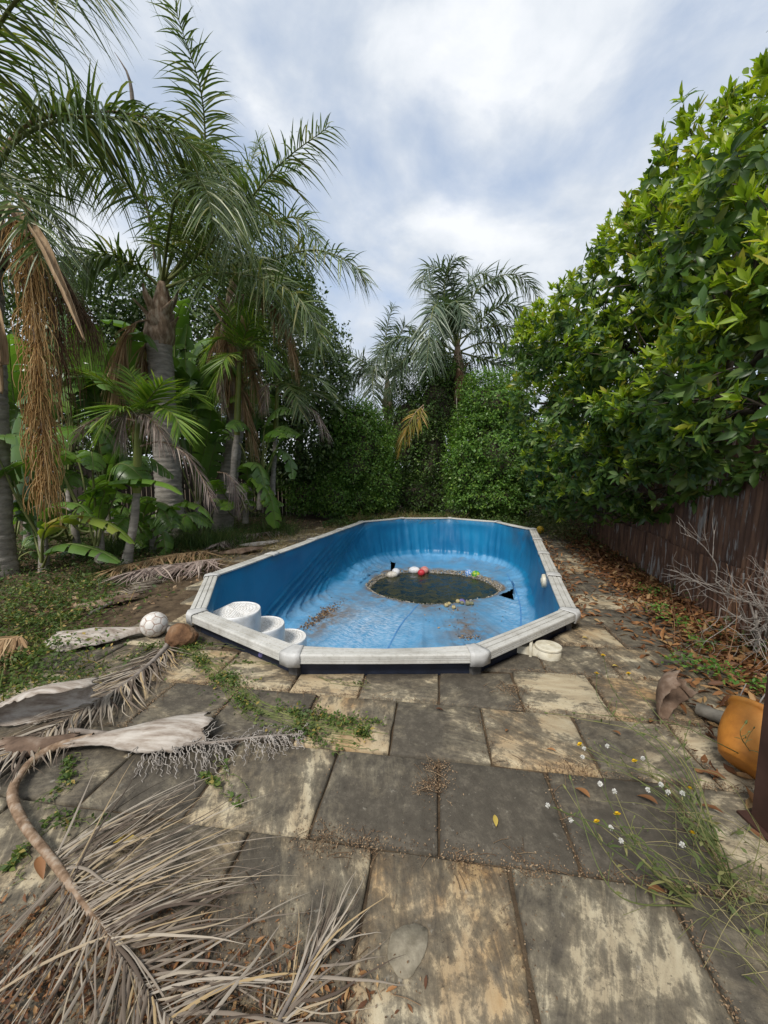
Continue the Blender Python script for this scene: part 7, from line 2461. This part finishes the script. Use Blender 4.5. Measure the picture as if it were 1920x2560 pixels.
# ------------------------------------------------------------------ flowering weeds at the right
def make_weeds():
    r = np.random.default_rng(123)

    def weed(base, stems, label):
        root = thing('flowering_weed', base, label, 'weed', 'flowering weeds at the right')
        sm, lf = MB(), MB()
        for pts, kind in stems:
            C = curve([base] + pts, 26)
            tube(sm, C, np.linspace(0.0028, 0.0012, 26), 5)
            d = unit(C[-1] - C[-4])
            c = C[-1]
            if kind == 'f':                                # yellow daisy head
                fl = MB()
                k = 16
                a = np.linspace(0, 2 * PI, k, endpoint=False)
                s, q = frame_for(d[None])
                ax = unit(d + UP * 1.2)
                s, q = frame_for(ax[None])
                rad = s * np.cos(a)[:, None] + q * np.sin(a)[:, None]
                for lay, ln in ((0, 0.013), (1, 0.009)):
                    strips(fl, np.repeat(c[None], k, 0) + ax * 0.003 * lay, unit(rad + ax * (0.35 + 0.5 * lay)), unit(np.cross(rad, ax)), np.full(k, ln), np.full(k, 0.005), np.zeros(k), [0.6, 1, 0.8])
                fl.build('flower', 'petal_yellow', root)
                bd = MB()
                lathe(bd, [(0.001, -0.008), (0.004, -0.006), (0.0045, 0.0), (0.003, 0.002)], 8, c, ax_mat(ax))
                bd.build('bud', 'weed_green', root)
            elif kind == 's':                              # white seed head
                sd_ = MB()
                k = 90
                dd = unit(sph(k, r) + UP * 0.35)
                strips(sd_, np.repeat(c[None], k, 0), dd, unit(np.cross(dd, sph(k, r))), r.uniform(0.007, 0.0105, k), np.full(k, 0.0024), np.zeros(k), [0.25, 0.5, 1.0])
                sd_.build('seed_head', 'seed_fluff', root)
            elif kind == 'b':
                bd = MB()
                lathe(bd, [(0.001, -0.009), (0.0045, -0.006), (0.005, 0.0), (0.0025, 0.008), (0.0005, 0.011)], 8, c, ax_mat(d))
                bd.build('bud', 'weed_green', root)
            k = r.integers(3, 7)
            t = r.integers(3, 22, k)
            dd = unit(sph(k, r) * A([1, 1, 0.3]) + UP * 0.35)
            strips(lf, C[t], dd, unit(np.cross(dd, UP)), r.uniform(0.02, 0.07, k), r.uniform(0.004, 0.012, k), np.full(k, 0.4), [0.4, 1, 0.8, 0.1])
            # side twigs with little buds
            for _ in range(r.integers(1, 4)):
                t = r.integers(8, 24)
                e = C[t] + unit(sph(1, r)[0] * A([1, 1, .4]) + UP * 0.7 + d * 0.6) * r.uniform(0.03, 0.10)
                tube(sm, curve([C[t], (C[t] + e) / 2 + r.normal(0, 0.004, 3), e], 6), np.linspace(0.0015, 0.0009, 6), 4)
                bd = MB()
                lathe(bd, [(0.0005, -0.006), (0.003, -0.003), (0.003, 0.002), (0.001, 0.006)], 6, e, ax_mat(unit(e - C[t])))
                bd.build('bud', 'weed_green', root)
        sm.build('stems', 'weed_green', root)
        tag(lf.build('leaves', 'weed_green', root), kind='stuff')

    def ax_mat(d):
        s, q = frame_for(A(d)[None])
        return np.stack([s[0], q[0], A(d)], 1)

    w = lambda *a: A(a)
    weed((1.321, 1.348, 0.0), [([A((1.243, 1.55, 0.115)), A((0.945, 1.72, 0.185))], 'f'), ([A((1.187, 1.5, 0.117)), A((0.932, 1.66, 0.212))], 's'), ([A((1.262, 1.55, 0.137)), A((0.915, 1.64, 0.186))], 's'), ([A((1.282, 1.5, 0.16)), A((1.039, 1.66, 0.224))], 's'),
                        ([A((1.246, 1.5, 0.117)), A((1.131, 1.6, 0.196))], 'f'), ([A((1.242, 1.5, 0.16)), A((1.166, 1.6, 0.211))], 's'), ([A((1.339, 1.6, 0.162)), A((1.215, 1.9, 0.332)), A((1.196, 2.0, 0.493))], 'f'),
                        ([A((1.376, 1.6, 0.207)), A((1.315, 1.8, 0.344)), A((1.275, 1.9, 0.444))], 'f'), ([A((1.272, 1.6, 0.207)), A((1.115, 1.85, 0.312)), A((1.138, 1.95, 0.417))], 'f'), ([A((1.317, 1.5, 0.203)), A((1.291, 1.7, 0.28))], 'b'), ([A((1.356, 1.6, 0.207)), A((1.446, 1.7, 0.315))], 'b'),
                        ([A((1.346, 1.7, 0.198)), A((1.03, 1.95, 0.168)), A((0.9, 2.0, 0.161))], 'b')], 'tall weed with the uppermost yellow flowers, leaning toward the pool')
    weed((1.071, 1.172, 0.0), [([A((0.887, 1.2, 0.164)), A((0.833, 1.36, 0.298))], 's'), ([A((0.901, 1.2, 0.182)), A((0.89, 1.36, 0.267))], 's'), ([A((0.916, 1.2, 0.2)), A((0.654, 1.4, 0.168))], 's'), ([A((0.856, 1.2, 0.146)), A((0.707, 1.32, 0.185))], 's'),
                        ([A((0.887, 1.2, 0.164)), A((0.795, 1.3, 0.193))], 'f'), ([A((0.901, 1.2, 0.182)), A((0.856, 1.28, 0.244))], 'f'), ([A((0.883, 1.15, 0.186)), A((0.835, 1.28, 0.191))], 's'), ([A((0.913, 1.15, 0.203)), A((0.834, 1.22, 0.202))], 's'),
                        ([A((0.765, 1.15, 0.098)), A((0.738, 1.4, 0.289))], 'b'), ([A((0.843, 1.2, 0.092)), A((0.718, 1.4, 0.249))], 'b')], 'bushy weed with most of the white seed heads')
    weed((1.255, 1.215, 0.0), [([A((1.075, 1.2, 0.218)), A((1.067, 1.36, 0.295))], 's'), ([A((1.09, 1.2, 0.236)), A((1.098, 1.36, 0.263))], 's'), ([A((1.104, 1.2, 0.253)), A((1.181, 1.36, 0.275))], 'f'), ([A((1.066, 1.15, 0.22)), A((1.085, 1.22, 0.229))], 'f'),
                        ([A((1.052, 1.15, 0.203)), A((1.034, 1.2, 0.209))], 's'), ([A((1.167, 1.25, 0.201)), A((1.155, 1.36, 0.258))], 's'), ([A((1.141, 1.2, 0.2)), A((1.102, 1.28, 0.219))], 'b'), ([A((1.183, 1.25, 0.201)), A((1.05, 1.4, 0.237))], 's')], 'weed with yellow flowers nearest the brown post')
    weed((1.928, 1.824, 0.0), [([A((1.491, 1.62, 0.281)), A((1.376, 1.75, 0.281)), A((1.054, 2.0, 0.161))], 'b'), ([A((1.545, 1.55, 0.356)), A((1.562, 1.55, 0.42))], 'b')], 'long trailing leafy weed stem crossing in front of the pot')
    # grass and haulm heap in the right corner
    n = 230
    X = np.column_stack([r.normal(1.33, 0.16, n), r.normal(1.12, 0.16, n), np.zeros(n)])
    X = X[X[:, 0] > 1.0]
    blades('grass_clump', X, 0.18, 0.0022, 'weed_haulm', 'matted grass growing round the foot of the brown post', 'grass', 31, 0.9)
    n = 48
    b = np.column_stack([r.uniform(1.05, 1.55, n), r.uniform(0.85, 1.45, n), np.full(n, 0.01)])
    e = b + np.column_stack([r.normal(-0.22, 0.2, n), r.normal(0.10, 0.2, n), r.uniform(0.0, 0.22, n)])
    m = (b + e) / 2 + np.column_stack([r.normal(0, 0.03, (n, 2)), r.uniform(0.02, 0.10, n)])
    path = np.stack([curve([b[i], m[i], e[i]], 10) for i in range(n)])
    V, F = tubes(path, np.linspace(0.0015, 0.0007, 10), 4)
    tag(MB().add(V, F).build('weed_haulms', 'weed_haulm'), 'loose thin haulms sprawling over the flagstones by the post', 'grass', kind='stuff')
    P = np.column_stack([r.normal(1.34, 0.16, 160), r.normal(1.15, 0.16, 160), 0.10 * r.random(160)])
    P = P[P[:, 0] > 1.05]
    scatter_leaves('weed_leaves', P, 0.028, 'weed_green', 'small weed leaves in the matted grass by the post', 'ground cover', 33, (0, 0.03), 0.7)


make_weeds()
